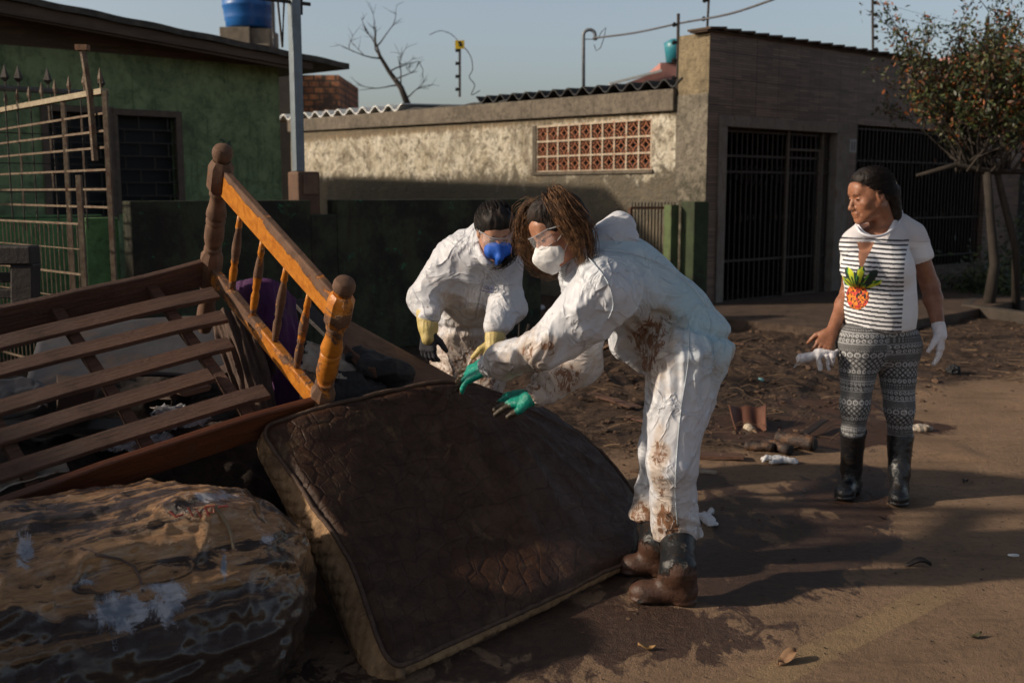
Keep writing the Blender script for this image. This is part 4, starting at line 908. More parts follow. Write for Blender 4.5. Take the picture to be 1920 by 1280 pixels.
def cr(P, t):                                   # Catmull-Rom along axis 0, t in [0,1]
    n = P.shape[0] - 1; s_ = np.clip(t * n, 0, n - 1e-6); i = s_.astype(int); f = (s_ - i)[:, None]
    ext = np.concatenate([2 * P[:1] - P[1:2], P, 2 * P[-1:] - P[-2:-1]]); p0, p1, p2, p3 = ext[i], ext[i + 1], ext[i + 2], ext[i + 3]
    return .5 * ((2 * p1) + (p2 - p0) * f + (2 * p0 - 5 * p1 + 4 * p2 - p3) * f ** 2 + (3 * p1 - p0 - 3 * p2 + p3) * f ** 3)
A3 = lambda px, py, Y: np.array(at(px, py, Y))
def sweep(parent, b, HWf, starts, end, n, r, seed, rad=(.087, .104, .097), c0=(0, -.023, .034), lift=1.05, jit=.07):
    """fine strands lying on the scalp from the hairline to one gathering point"""
    g = np.random.default_rng(seed); S_ = np.array(starts, float); end = np.array(end, float); end /= np.linalg.norm(end); O = np.array(parent.location)
    for i in range(n):
        t = g.uniform(0, len(S_) - 1); k = min(int(t), len(S_) - 2); s_ = S_[k] * (1 - t + k) + S_[k + 1] * (t - k) + g.normal(0, jit, 3); s_ /= np.linalg.norm(s_); f0 = g.uniform(0, .45) ** 1.5; pts = []
        ph = g.uniform(0, 6); lf = lift * g.uniform(.985, 1.025)
        for j in range(11):
            u = f0 + (1 - f0) * j / 10; d = s_ * (1 - u) + end * u; d = d / np.linalg.norm(d) + .02 * np.array([math.sin(ph + u * 5), 0, math.cos(ph + u * 4)]); p = np.array(c0) + d * np.array(rad) * lf; pts.append(tuple(HWf(*p) - O))
        b.tube(pts, [r * .5] + [r] * 9 + [r * .6], 3, False, .7)
HLINE = [(-.55, -.75, -.6), (-.95, -.2, -.4), (-1, .2, -.2), (-.88, .55, .12), (-.5, .86, .42), (0, .9, .5), (.5, .86, .42), (.88, .55, .12), (1, .2, -.2), (.95, -.2, -.4), (.55, -.75, -.6)]
def fold_fn(limbs, amp=.010, seed=0, base=.006):
    def f(V, N):
        w = V + .09 * np.stack([vnoise(V * 5, seed + 1), vnoise(V * 5 + 9, seed + 2), vnoise(V * 5 + 17, seed + 3)], -1)
        d = np.zeros(len(V)); W = np.full(len(V), 1e-6)
        for a, b, fr, k in limbs:                       # folds run across (k>0) or along (k<0) each limb
            ds, t = segd(V, a, b); wt = np.exp(-(ds / .1) ** 2); ax_ = (b - a) / np.linalg.norm(b - a); s_ = w @ ax_
            perp = w - s_[:, None] * ax_; q = perp * (fr if k < 0 else fr * .28) + ax_ * (s_ * (fr * .22 if k < 0 else fr))[:, None]
            d += wt * ridged(q, 2, seed + 5); W += wt
        def cr_(q, s_): return (1 - np.minimum(np.abs(vnoise(q, s_)) * 1.5, 1)) ** 1.7
        e = np.zeros(len(V))
        for a, b, fr, k in limbs:
            ds, t = segd(V, a, b); wt = np.exp(-(ds / .1) ** 2); ax_ = (b - a) / np.linalg.norm(b - a); s_ = w @ ax_; perp = w - s_[:, None] * ax_
            q = perp * (fr * .85 if k < 0 else fr * .4) + ax_ * (s_ * (fr * .16 if k < 0 else fr * .6))[:, None]; e += wt * (cr_(q * .8, seed + 21) + .4 * cr_(q * 1.7 + 3, seed + 23))
        return amp * .4 * (d / W) + amp * .8 * (e / W) + base * .3 * ridged(w * 8, 2, seed + 8) + .006 * fbm(w * 3.2, 2, seed + 9) - .004
    return f
def on_surf(V, px, py, lift=.004):
    d = np.array(ray(px, py)); o_ = np.array([0, 0, CAMZ]); d = d / np.linalg.norm(d); q = V - o_; t = q @ d; r_ = np.linalg.norm(q - t[:, None] * d, axis=1); k = np.where(r_ < .012)[0]
    if len(k) == 0: k = [np.argmin(r_)]
    return o_ + d * (t[k].min() - lift)
# ================================================================== PERSON A, bending over the mattress
fa = gnd(1250, 1125); pa = thing('person', 'person in a muddy white coverall, white mask and green gloves bending over the mattress', 'person', (fa.x, fa.y, 0))
hipL, hipR = A3(1275, 665, 3.93), A3(1290, 660, 4.17); pel = A3(1288, 640, 4.05)
kneeL, kneeR = A3(1262, 865, 3.86), A3(1245, 850, 4.15); ankL, ankR = A3(1272, 1065, 3.92), A3(1226, 1030, 4.2)
waist = A3(1258, 590, 4.05); chest = A3(1165, 530, 4.03); upch = A3(1118, 500, 4.02)
shL, shR = A3(1125, 535, 3.84), A3(1100, 520, 4.22); elL, elR = A3(1020, 655, 3.86), A3(1090, 685, 4.2); wrL, wrR = A3(915, 686, 4.1), A3(1000, 742, 4.1)
neck = A3(1090, 470, 3.98); hc = A3(1046, 432, 3.9)
hf = np.array([-.80, -.36, -.50]); hu = np.array([-.47, -.02, .80])
HP, HW, HB = head(hc, hf, hu, 1.0)
body = [cap(pel, waist, .13, .11, .05), cap(waist, upch, .11, .13, .06), cap(shL, shR, .05, .05, .05), cap(upch, neck, .07, .05, .04), cap(neck, HW(0, -.02, -.06), .052, .052, .03)]
for s_, e_, w_ in ((shL, elL, wrL), (shR, elR, wrR)): body += [cap(s_, e_, .048, .038, .03), cap(e_, w_, .038, .026, .02)]
for h_, k_, a_ in ((hipL, kneeL, ankL), (hipR, kneeR, ankR)): a_ = np.array([a_[0], a_[1] - .03, .2]); body += [cap(h_, k_, .08, .05, .04), cap(k_, a_, .05, .032, .03)]
body += [p for p in HP]
# hands rest on the mattress
handL = hand(wrL, A3(866, 709, 4.14) - wrL, (-.15, .55, -.85), 1.05, (.22, .24, .26, .32), .5, -1, .42)
handR = hand(wrR, A3(945, 752, 4.14) - wrR, (.1, .5, -.87), 1.05, (.15, .18, .2, .25), .2, 1, .32)
body += handL + handR
bo, bv, bf = sobj('body', body, .0042, M_skin, pa, 2)
# suit
legs = lambda: None
suit = [cap(pel, waist, .14, .122, .05), ell(A3(1303, 645, 4.05), (.115, .165, .125), None, .06), cap(waist, chest, .122, .145, .08), cap(chest, upch, .145, .135, .08),
        ell(A3(1192, 532, 4.03), (.15, .175, .115), basis(upch - waist, (0, 0, 1)) [[1, 0, 2]], .08),
        cap(shL + np.array([.04, .03, .0]), shR, .085, .085, .07), cap(upch, neck, .09, .075, .04),
        cap(shL, elL, .092, .070, .06), cap(shL + np.array([.04, 0, -.05]), elL + np.array([.08, .02, .02]), .085, .055, .06), cap(elL, wrL * .75 + elL * .25, .070, .058, .03), cap(wrL * .75 + elL * .25, wrL + (elL - wrL) * .02, .058, .046, .02),
        cap(shR, elR, .09, .07, .06), cap(elR, wrR * .8 + elR * .2, .07, .06, .03), cap(wrR * .8 + elR * .2, wrR, .06, .043, .02),
        cap(hipL, kneeL, .12, .084, .05), cap(kneeL, A3(1262, 940, 3.9), .083, .08, .03), cap(A3(1262, 940, 3.9), A3(1272, 1000, 3.92), .08, .088, .03),
        cap(hipR, kneeR, .125, .092, .05), cap(kneeR, A3(1226, 930, 4.18), .088, .075, .03), cap(A3(1226, 930, 4.18), A3(1218, 972, 4.18), .075, .078, .03),
        cap(A3(1328, 640, 4.0), A3(1300, 780, 3.95), .055, .05, .08), cap(A3(1180, 640, 4.05), A3(1225, 660, 4.05), .07, .08, .06)]
suit += [plane(A3(1274, 1003, 3.92), (.06, 0, -1)), cut(cap(A3(1274, 985, 3.92), A3(1274, 1060, 3.92), .078, .08, .002)), cut(cap(A3(1218, 960, 4.18), A3(1214, 1010, 4.18), .064, .066, .002)),
         cut(cap(wrL + (elL - wrL) * .1, wrL + (wrL - elL) * .6, .04, .042, .003)), cut(cap(wrR + (elR - wrR) * .1, wrR + (wrR - elR) * .6, .035, .036, .003))]
# elastic at the waist
wn = np.array(waist - pel); wn /= np.linalg.norm(wn)
limbsA = [(shL, elL, 13, -1), (elL, wrL, 17, 1), (shR, elR, 13, 1), (elR, wrR, 17, 1), (hipL, kneeL, 14, -1), (kneeL, ankL, 13, 1), (hipR, kneeR, 13, 1), (kneeR, ankR, 12, 1), (waist, upch, 9, -1), (pel, waist, 18, -1)]
def dispA(V, N):
    d = fold_fn(limbsA, .016, 40, .004)(V, N)
    s_ = (V - (waist * .93 + pel * .07)) @ (np.array([.35, 0, 1]) / 1.06)
    legm = sstep(.55, .75, V[:, 2])
    d -= .028 * np.exp(-(s_ / .016) ** 2) * legm * sstep(.0, .05, V[:, 0] - A3(1200, 600, 4.05)[0])
    an_ = np.arctan2(V[:, 1] - waist[1], V[:, 0] - waist[0]); d += .006 * np.exp(-((s_ + .05) / .05) ** 2) * legm * np.sin(an_ * 22 + 2 * vnoise(V * 9, 3))
    d += .014 * np.exp(-((s_ + .14) / .11) ** 2) * np.maximum(0, 1 - np.abs(vnoise(np.c_[an_ * 4.2, V[:, 2] * 1.2, an_ * 0], 61)) * 3.2)
    d += .011 * sstep(-.02, .08, s_) * np.maximum(0, 1 - np.abs(vnoise(np.c_[(V[:, 2] + .55 * V[:, 0]) * 7, (V[:, 0] - .6 * V[:, 2]) * 1.8, V[:, 1] * 3], 64)) * 3) * (np.linalg.norm(V - np.array(chest), axis=1) < .35)
    for w_, e_ in ((wrL, elL), (wrR, elR)):
        ax_ = (e_ - w_) / np.linalg.norm(e_ - w_); q = (V - w_) @ ax_; ds, t = segd(V, w_, e_)
        d -= .012 * np.exp(-((q - .025) / .012) ** 2) * (ds < .09)
    return d
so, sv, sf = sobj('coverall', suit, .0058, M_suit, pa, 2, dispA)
pxy = None
dirt = .25 * np.ones(len(sv)); z = sv[:, 2]
ds, t = segd(sv, elL, wrL); dirt += .62 * np.exp(-(ds / .15) ** 2) * (1 - .5 * (t > .85)); ds, t = segd(sv, elR, wrR); dirt += .7 * np.exp(-(ds / .15) ** 2)
for x_, y_, r_, k_ in ((985, 662, .035, .8), (1030, 650, .03, .7), (1060, 712, .05, .7), (1000, 700, .04, .5), (1235, 800, .03, .5), (1240, 850, .035, .8), (1232, 905, .03, .7), (1250, 985, .05, .8), (1200, 960, .05, .7), (1350, 690, .05, .5)):
    dirt += k_ * np.exp(-(np.linalg.norm(sv - on_surf(sv, x_, y_, 0), axis=1) / r_) ** 2)
dirt += .5 * sstep(.55, .15, z); dirt += .95 * np.exp(-(np.linalg.norm(sv - A3(1225, 680, 3.9), axis=1) / .14) ** 2) + .9 * np.exp(-(np.linalg.norm(sv - A3(1225, 610, 3.95), axis=1) / .1) ** 2)
dirt += .75 * np.exp(-(np.linalg.norm(sv - A3(1365, 670, 4.0), axis=1) / .07) ** 2)
dirt += .7 * np.exp(-(segd(sv, A3(1235, 840, 3.8), A3(1240, 990, 3.8))[0] / .05) ** 2) + .6 * sstep(.3, .1, z) * (sv[:, 0] < A3(1240, 900, 3.9)[0])
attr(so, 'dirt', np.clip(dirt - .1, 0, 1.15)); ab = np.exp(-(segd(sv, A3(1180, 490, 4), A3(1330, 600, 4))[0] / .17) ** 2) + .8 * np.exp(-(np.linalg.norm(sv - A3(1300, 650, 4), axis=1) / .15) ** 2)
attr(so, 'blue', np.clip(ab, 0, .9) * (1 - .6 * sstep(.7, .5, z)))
# hood lying behind the neck
hood = [cap(A3(1105, 470, 4.0), A3(1160, 445, 4.03), .055, .06, .04), ell(A3(1143, 436, 4.02), (.092, .09, .052), basis((0, 1, 0), (-.45, 0, 1)), .02), ell(A3(1162, 416, 4.02), (.042, .06, .04), None, .04), cap(A3(1120, 452, 3.96), A3(1178, 448, 3.97), .03, .034, .03), cap(A3(1165, 452, 4.03), A3(1085, 500, 3.92), .045, .035, .05), cap(A3(1085, 505, 3.92), A3(1072, 530, 3.9), .035, .03, .03)]
ho, hv, _ = sobj('hood', hood, .005, M_suit, pa, 2, fold_fn([(A3(1100, 480, 4.), A3(1170, 430, 4.), 18, -1)], .010, 77, .005)); attr(ho, 'dirt', np.zeros(len(hv))); attr(ho, 'blue', np.zeros(len(hv)))
def lowattr(o, V): attr(o, 'low', sstep(.22, .04, V[:, 2]))
def boots(parent, prs, mat, label=None):
    for k, pr in enumerate(prs):
        o, v, _ = sobj('boot', pr, .0045, mat, parent, 2, lambda V, N: .0025 * ridged(V * np.array([9, 9, 22]), 2, 5) * sstep(.09, .14, V[:, 2])); lowattr(o, v)
    return o
g_ = lambda px, py: np.array(gnd(px, py))
hlL, toL = g_(1293, 1131), g_(1180, 1125); kt = A3(1272, 1000, 3.92)
boots(pa, [boot(hlL, toL, np.array(hlL) + [-.045, 0, .13], A3(1271, 1002, 3.9), .062, .068), boot(g_(1248, 1078), g_(1160, 1074), g_(1248, 1078) + [-.04, 0, .13], A3(1222, 975, 4.2), .06, .064)], M_bootA)
for nm_, pts_ in (('leg_seam', [(1292, 610), (1290, 680), (1278, 760), (1270, 840), (1266, 920), (1270, 985)]), ('sleeve_seam', [(1098, 478), (1118, 500), (1140, 530), (1150, 570), (1140, 600)]), ('back_seam', [(1112, 466), (1180, 474), (1250, 500), (1300, 540), (1325, 575)])):
    q_ = np.array(pts_, float); q_ = cr(np.c_[q_, q_[:, 0] * 0], np.linspace(0, 1, 26))[:, :2]; b = MB(); b.tube([Vector(on_surf(sv, *p, .0)) - pa.location for p in q_], .0022, 4, True); o = b.build(nm_, M_suit, pa, True); attr(o, 'dirt', np.full(len(b.v), .3)); attr(o, 'blue', np.full(len(b.v), .3))
# round mark on the near boot
M_logo = simple('grey_print', (.3, .3, .3), (.2, .2, .19), 60, .7, 0)
def ring(b, c, u, w, r, t, n=26): b.tube([Vector(c) + (Vector(u) * math.cos(a) + Vector(w) * math.sin(a)) * r for a in np.linspace(0, 2 * math.pi, n)], t, 4, False)
bc = A3(1268, 1027, 3.80) - np.array(pa.location); b = MB(); ring(b, bc, (1, .05, 0), (0, .0, 1), .019, .0011)
b.tube([Vector(bc) + Vector(q) for q in ((-.008, -.002, .005), (-.013, -.001, .0045), (-.014, -.002, -.003), (-.009, -.003, -.005), (-.008, -.003, .0), (-.005, -.003, -.004), (-.003, -.003, .001), (.0, -.003, -.004), (.002, -.003, .001), (.005, -.002, -.004), (.007, -.002, .002), (.012, 0, .003))], .0011, 4, False)
b.tube([Vector(bc) + Vector((-.005, -.002, -.011)), Vector(bc) + Vector((.005, -.002, -.011))], .0014, 4, False); b.build('boot_mark', M_logo, pa)
# gloves
for pr, w_, e_ in ((handL, wrL, elL), (handR, wrR, elR)):
    ax_ = (w_ - e_) / np.linalg.norm(w_ - e_); gp_ = [((q[0], q[1], q[2], q[3] + .0022, q[4] + .0022) + q[5:]) for q in pr] + [cap(w_ - ax_ * .05, w_ + ax_ * .02, .034, .032, .01)]
    o, v, _ = sobj('glove', gp_, .003, M_teal, pa, 1, lambda V, N: .0018 * ridged(V * 38, 2, 6)); q = (v - w_) @ ax_; attr(o, 'dirt', sstep(.07, .12, q) * .95)
# mask
mk = [ell(HW(0, .066, -.06), (.066, .055, .05), HB, .02), cap(HW(0, .098, -.022), HW(0, .125, -.05), .012, .016, .02), cap(HW(0, .12, -.05), HW(0, .092, -.105), .018, .022, .02), ell(HW(0, .1, -.065), (.04, .032, .042), HB, .02)]
mk += [cut(ell(HW(0, .01, .0), (.068, .066, .1), HB, .004))]
o, v, _ = sobj('face_mask', mk, .0032, M_maskw, pa, 1, lambda V, N: .003 * ridged(V * 26, 2, 3))
b = MB()
for sx_ in (-1, 1):
    b.tube([Vector(HW(sx_ * .055, .07, -.035)) - pa.location, Vector(HW(sx_ * .074, .03, -.015)) - pa.location, Vector(HW(sx_ * .082, -.01, .0)) - pa.location], .0014, 4)
    b.tube([Vector(HW(sx_ * .05, .06, -.085)) - pa.location, Vector(HW(sx_ * .072, .02, -.05)) - pa.location, Vector(HW(sx_ * .083, -.01, -.03)) - pa.location], .0014, 4)
b.build('mask_strap', M_strap, pa)
def goggles(parent, HW_, name='safety_glasses'):
    b = MB(); O = parent.location; g = []
    for r_ in range(5):
        zz = .03 - r_ * .013
        for k in range(17):
            a = (k - 8) / 8 * 1.12; g.append(Vector(HW_(.074 * math.sin(a), .012 + .1 * math.cos(a) - (.004 if abs(k - 8) < 2 and r_ > 2 else 0), zz)) - O)
    b.add(g, [(r_ * 17 + k, r_ * 17 + k + 1, (r_ + 1) * 17 + k + 1, (r_ + 1) * 17 + k) for r_ in range(4) for k in range(16)]); lens = b.build(name, M_clear, parent, True)
    b = MB(); b.tube([g[k] for k in range(17)], .0016, 5); b.tube([g[4 * 17 + k] for k in range(17)], .0012, 5)
    for sx_ in (-1, 1):
        b.tube([Vector(HW_(sx_ * .068, .055, .028)) - O, Vector(HW_(sx_ * .079, .02, .018)) - O, Vector(HW_(sx_ * .083, -.03, .008)) - O], .0026, 5)
    b.build('glasses_frame', simple('clear_frame', (.45, .47, .5), (.4, .4, .42), 5, .25, 0), lens)
goggles(pa, HW)
def eyes(parent, HW_, HB_):
    b = MB(); O = parent.location
    for sx_ in (-1, 1): b.tube([Vector(HW_(sx_ * (.031 + q), .0845 - abs(q) * .18, .0 + .0015)) - O for q in (-.012, -.005, .005, .012)], [.0015, .0032, .0032, .0015], 6)
    b.build('eye', M_eye, parent); b = MB()
    for sx_ in (-1, 1): b.tube([Vector(HW_(sx_ * x_, y_, z_)) - O for x_, y_, z_ in ((.013, .089, .0235), (.028, .0885, .0285), (.046, .074, .024))], [.0035, .004, .0018], 5, True, .7)
    b.build('eyebrow', M_lid, parent)
eyes(pa, HW, HB)
# hair A : cap plus loose strands
hairc = [ell(HW(0, -.024, .036), (.084, .1, .095), HB, .02), ell(HW(0, .02, .088), (.06, .045, .035), HB, .04), ell(HW(0, -.075, -.01), (.065, .05, .07), HB, .04)]
hairc += [cut(ell(HW(0, .118, -.058), (.075, .075, .1), HB, .012)), cut(ell(HW(0, .04, -.12), (.12, .09, .07), HB, .02))]
def hdisp(V, N): return .006 * ridged(V * np.array([28, 28, 9]), 2, 12)
o, hv2, _ = sobj('hair', hairc, .0045, M_hair_dk, pa, 2, hdisp)
rg = np.random.default_rng(4); roots, dirs = [], []
def clump(parent, b0, path, n, spread, r, seed, taper=.3):
    g = random.Random(seed); O = parent.location; P_ = [Vector(p) - O for p in path]; m_ = len(P_)
    for i in range(n):
        off = Vector((g.gauss(0, 1), g.gauss(0, 1), g.gauss(0, 1))) * spread; ph_ = g.uniform(0, 6); fq = g.uniform(3, 6); am = g.uniform(.2, 1) * spread * .75; cut_ = g.uniform(.75, 1)
        pts = []
        N_ = 12
        for k in range(N_ + 1):
            t = k / N_ * (m_ - 1) * cut_; j = min(int(t), m_ - 2); f_ = t - j; p0, p1, p2, p3 = P_[max(j - 1, 0)], P_[j], P_[j + 1], P_[min(j + 2, m_ - 1)]
            c_ = .5 * ((2 * p1) + (p2 - p0) * f_ + (2 * p0 - 5 * p1 + 4 * p2 - p3) * f_ ** 2 + (3 * p1 - p0 - 3 * p2 + p3) * f_ ** 3)
            w_ = .35 + .9 * math.sin(math.pi * min(k / N_ * .8 + .1, 1)); pts.append(c_ + off * w_ + Vector((math.sin(ph_ + fq * k / N_ * 2), math.cos(ph_ * 1.7 + fq * k / N_ * 2), .3 * math.sin(ph_ + k))) * am)
        b0.tube(pts, [r * (1 - (1 - taper) * (k / N_) ** 2) for k in range(N_ + 1)], 4, False, .55)
sgn = 1
# which side faces the camera? (local +x is the right-hand side of the head)
camside = 1 if (HW(.1, 0, 0) - hc)[1] < 0 else -1
b = MB()
def HX(x, y, z_): return HW(camside * x, y, z_)
clump(pa, b, [HX(-.01, -.05, .110), HX(.035, -.035, .118), HX(.078, -.012, .095), HX(.095, -.002, .03), HX(.1, .0, -.04), HX(.09, .01, -.10), HX(.08, .03, -.15)], 200, .014, .0012, 10)
clump(pa, b, [HX(.02, -.06, .12), HX(.07, -.05, .11), HX(.1, -.05, .03), HX(.105, -.055, -.04), HX(.1, -.03, -.11), HX(.085, .0, -.16)], 160, .012, .0012, 11)
clump(pa, b, [HX(-.02, .02, .128), HX(-.06, .06, .10), HX(-.085, .09, .03), HX(-.095, .105, -.03), HX(-.1, .085, -.10), HX(-.09, .05, -.15)], 230, .019, .0012, 12)
clump(pa, b, [HX(-.05, .0, .11), HX(-.085, .05, .06), HX(-.1, .08, .0), HX(-.105, .07, -.08)], 120, .012, .0013, 13)
b.build('loose_hair', M_hair_br, pa, True)
b = MB(); sweep(pa, b, HW, HLINE, (0, -.45, .9), 650, .0014, 5)
b.build('swept_hair', M_hair_dk, pa, True)

# ================================================================== PERSON B, blue mask
YB = 5.2; fb = gnd(885, 930); pb = thing('person', 'person in white coverall, blue mask and yellow gloves leaning forward behind the mattress', 'person', (fb.x, fb.y, 0))
pelB = A3(875, 640, 5.35); waB = A3(876, 600, 5.3); chB = A3(880, 520, 5.1); upB = A3(893, 475, 4.99); nkB = A3(912, 455, 4.93); hcB = A3(929, 434, 4.84)
sL, sR = A3(844, 488, 5.0), A3(944, 503, 5.0); eL, eR = A3(800, 560, 5.0), A3(950, 575, 4.98); wL, wR = A3(803, 622, 4.9), A3(926, 640, 4.82)
hL, hR = A3(850, 650, 5.33), A3(905, 650, 5.33); kL, kR = A3(850, 780, 5.15), A3(905, 780, 5.15); aL, aR = A3(850, 905, 5.3), A3(905, 905, 5.3)
HPB, HWB, HBB = head(hcB, (.18, -.86, -.48), (.05, -.45, .85), 1.0)
body = [cap(pelB, waB, .12, .11, .05), cap(waB, upB, .11, .12, .06), cap(sL, sR, .05, .05, .05), cap(upB, nkB, .06, .05, .03), cap(nkB, HWB(0, -.03, -.05), .05, .05, .03)]
for s_, e_, w_ in ((sL, eL, wL), (sR, eR, wR)): body += [cap(s_, e_, .045, .036, .03), cap(e_, w_, .036, .026, .02)]
for h_, k_, a_ in ((hL, kL, aL), (hR, kR, aR)): body += [cap(h_, k_, .075, .05, .04), cap(k_, a_, .05, .035, .03), cap(a_, a_ + np.array([0, -.12, -.06]), .035, .03, .02)]
hnL = hand(wL, (-.02, -.05, -1), (.3, .6, .1), .98, (.5, .55, .6, .7), .8, 1, .08); hnR = hand(wR, (-.15, -.1, -1), (-.3, .6, .1), .98, (.5, .55, .6, .7), .8, -1, .08)
body += HPB + hnL + hnR
sobj('body', body, .0045, M_skin2, pb, 2)
suit = [cap(pelB, waB, .14, .135, .05), cap(waB, chB, .135, .15, .08), cap(chB, upB, .15, .115, .08), cap(sL, sR, .075, .07, .08), cap(A3(862, 468, 4.97), A3(915, 470, 4.93), .07, .065, .05), cap(upB, nkB, .085, .07, .04),
        cap(A3(892, 450, 4.97), A3(900, 425, 4.95), .035, .03, .03), cap(A3(895, 440, 4.93), A3(912, 487, 4.83), .025, .022, .03), cap(A3(912, 487, 4.83), A3(945, 480, 4.85), .024, .02, .03),
        cap(sL, eL, .078, .082, .05), cap(eL, A3(803, 590, 4.93), .08, .052, .04), cap(sR, eR, .075, .08, .05), cap(eR, A3(932, 612, 4.86), .08, .058, .04),
        cap(hL, kL, .12, .095, .05), cap(kL, aL, .095, .09, .03), cap(hR, kR, .12, .095, .05), cap(kR, aR, .095, .09, .03), cut(ell(HWB(0, .03, -.02), (.075, .1, .12), HBB, .01)), plane(A3(800, 602, 4.93), (0, 0, -1)) if False else cap(pelB, pelB + .001, .1, .1, .02)]
dispB = fold_fn([(sL, eL, 12, 1), (eL, wL, 15, 1), (sR, eR, 12, 1), (eR, wR, 15, 1), (waB, upB, 10, -1), (hL, kL, 13, 1), (hR, kR, 13, 1)], .015, 90, .004)
def dB(V, N):
    d = dispB(V, N); s_ = V[:, 2] - waB[2] + .03; d -= .02 * np.exp(-(s_ / .02) ** 2) * (np.abs(V[:, 1] - waB[1]) < .3) * (V[:, 0] > A3(820, 600, 5.2)[0]); return d
so, sv, _ = sobj('coverall', suit, .0062, M_suit, pb, 2, dB)
dirt = .35 * np.ones(len(sv)) + .65 * sstep(.98, .7, sv[:, 2]) + .4 * np.exp(-(np.linalg.norm(sv - A3(850, 560, 5), axis=1) / .12) ** 2); attr(so, 'dirt', np.clip(dirt, 0, 1)); attr(so, 'blue', np.zeros(len(sv)))
for w_, e_, pr, tip in ((wL, eL, hnL, 'dark'), (wR, eR, hnR, 'y')):
    ax_ = (w_ - A3(800, 575, 4.95)) if tip == 'dark' else (w_ - A3(935, 600, 4.88)); ax_ /= np.linalg.norm(ax_)
    o, v, _ = sobj('glove_cuff', [cap(w_ - ax_ * .09, w_ - ax_ * .02, .052, .045, .01), cap(w_ - ax_ * .02, w_ + ax_ * .03, .044, .034, .01)], .0035, M_yelg, pb, 1, lambda V, N: .003 * ridged(V * np.array([30, 30, 6]), 2, 6)); attr(o, 'dirt', np.full(len(v), .25))
    gp_ = [((q[0], q[1], q[2], q[3] + .003, q[4] + .003) + q[5:]) for q in pr]
    o, v, _ = sobj('glove', gp_, .0035, M_dkg if tip == 'dark' else M_yelg, pb, 1); attr(o, 'dirt', np.full(len(v), .35 if tip != 'dark' else 0))
mk = [ell(HWB(0, .07, -.05), (.06, .05, .048), HBB, .02), cap(HWB(0, .1, -.02), HWB(0, .135, -.055), .014, .012, .02), cap(HWB(0, .135, -.055), HWB(0, .1, -.11), .012, .014, .02), cap(HWB(-.03, .09, -.045), HWB(.03, .09, -.045), .03, .03, .02), cut(ell(HWB(0, .01, 0), (.068, .066, .1), HBB, .004))]
sobj('face_mask', mk, .0035, M_maskb, pb, 1, lambda V, N: .002 * ridged(V * 24, 2, 3))
b = MB()
for sx_ in (-1, 1): b.tube([Vector(HWB(sx_ * .058, .065, -.03)) - pb.location, Vector(HWB(sx_ * .077, .02, .02)) - pb.location, Vector(HWB(sx_ * .078, -.03, .06)) - pb.location], .0016, 4)
b.build('mask_strap', M_strap, pb)
goggles(pb, HWB); eyes(pb, HWB, HBB)
hairc = [ell(HWB(0, -.02, .034), (.082, .1, .094), HBB, .02), ell(HWB(0, .03, .082), (.062, .048, .038), HBB, .04), cut(ell(HWB(0, .115, -.075), (.072, .075, .1), HBB, .012)), cut(ell(HWB(0, .0, -.12), (.14, .14, .07), HBB, .02))]
sobj('hair', hairc, .0045, M_hair_bk, pb, 2, hdisp)
b = MB()
clump(pb, b, [HWB(.02, -.08, .04), A3(962, 430, 4.9), A3(966, 455, 4.86), A3(955, 480, 4.8), A3(940, 497, 4.79), A3(924, 502, 4.8)], 90, .014, .0022, 70)
sweep(pb, b, HWB, HLINE, (.1, -1, .1), 600, .0014, 6)
b.build('loose_hair', M_hair_bk, pb, True)
lg = A3(916, 537, 4.86); 
# printed badge and zip
M_badge = simple('pale_badge', (.62, .62, .66), (.55, .55, .6), 20, .6, 0); M_bluep = simple('blue_print', (.03, .06, .3), (.02, .04, .22), 20, .6, 0)
def decal(name, V, pts, mat, parent, r=.002):
    b = MB()
    for line_ in pts: b.tube([Vector(on_surf(V, *p)) - parent.location for p in line_], r, 4, True, .4)
    return b.build(name, mat, parent)
ang_ = np.linspace(0, 2 * math.pi, 18); decal('badge_ring', sv, [[(916 + 12 * math.cos(a), 540 + 12 * math.sin(a)) for a in ang_]], M_badge, pb, .0016)
x0, y0_ = 905, 541
L_ = {'V': [[(0, -5), (2, 0), (4, -5)]], 'O': [[(0, -4), (2, -5), (4, -3), (3, 0), (1, 0), (0, -2), (0, -4)]], 'L': [[(0, -5), (0, 0), (3.5, 0)]], 'K': [[(0, -5), (0, 0)], [(3.5, -5), (0.4, -2.4), (3.8, 0)]]}
ls = []
for i, ch in enumerate('VOLK'): ls += [[(x0 + i * 5.4 + px_, y0_ + py_ + i * .5) for px_, py_ in l_] for l_ in L_[ch]]
ls.append([(903, 544), (912, 547), (925, 546)]); decal('badge_print', sv, ls, M_bluep, pb, .0018)
decal('zip', sv, [[(913, 494), (910, 520), (903, 550), (897, 580), (893, 600)]], M_badge, pb, .0035)

# ================================================================== PERSON C, standing with patterned leggings
fc = gnd(1640, 935); pc = thing('person', 'person in a striped shirt and patterned leggings standing on the road holding white gloves', 'person', (fc.x, fc.y, 0)); YC = fc.y
gl, gr = g_(1600, 930), g_(1688, 940)
hcC = A3(1631, 367, YC + .0); nkC = A3(1656, 418, YC + .07); upC = A3(1652, 452, YC + .06); chC = A3(1648, 505, YC + .03); waC = A3(1650, 580, YC + .05); peC = A3(1648, 635, YC + .06)
sLc, sRc = A3(1605, 457, YC + .02), A3(1708, 441, YC + .12); eLc, eRc = A3(1592, 548, YC + .16), A3(1744, 535, YC + .13); wLc, wRc = A3(1559, 622, YC + .02), A3(1762, 622, YC + .02)
hLc, hRc = A3(1613, 655, YC), A3(1682, 655, YC + .08); kLc, kRc = A3(1603, 760, YC - .02), A3(1686, 765, YC + .02); aLc, aRc = gl + [.0, .05, .13], gr + [.01, .06, .13]; tLc, tRc = A3(1600, 806, YC + .0), A3(1688, 815, YC + .05)
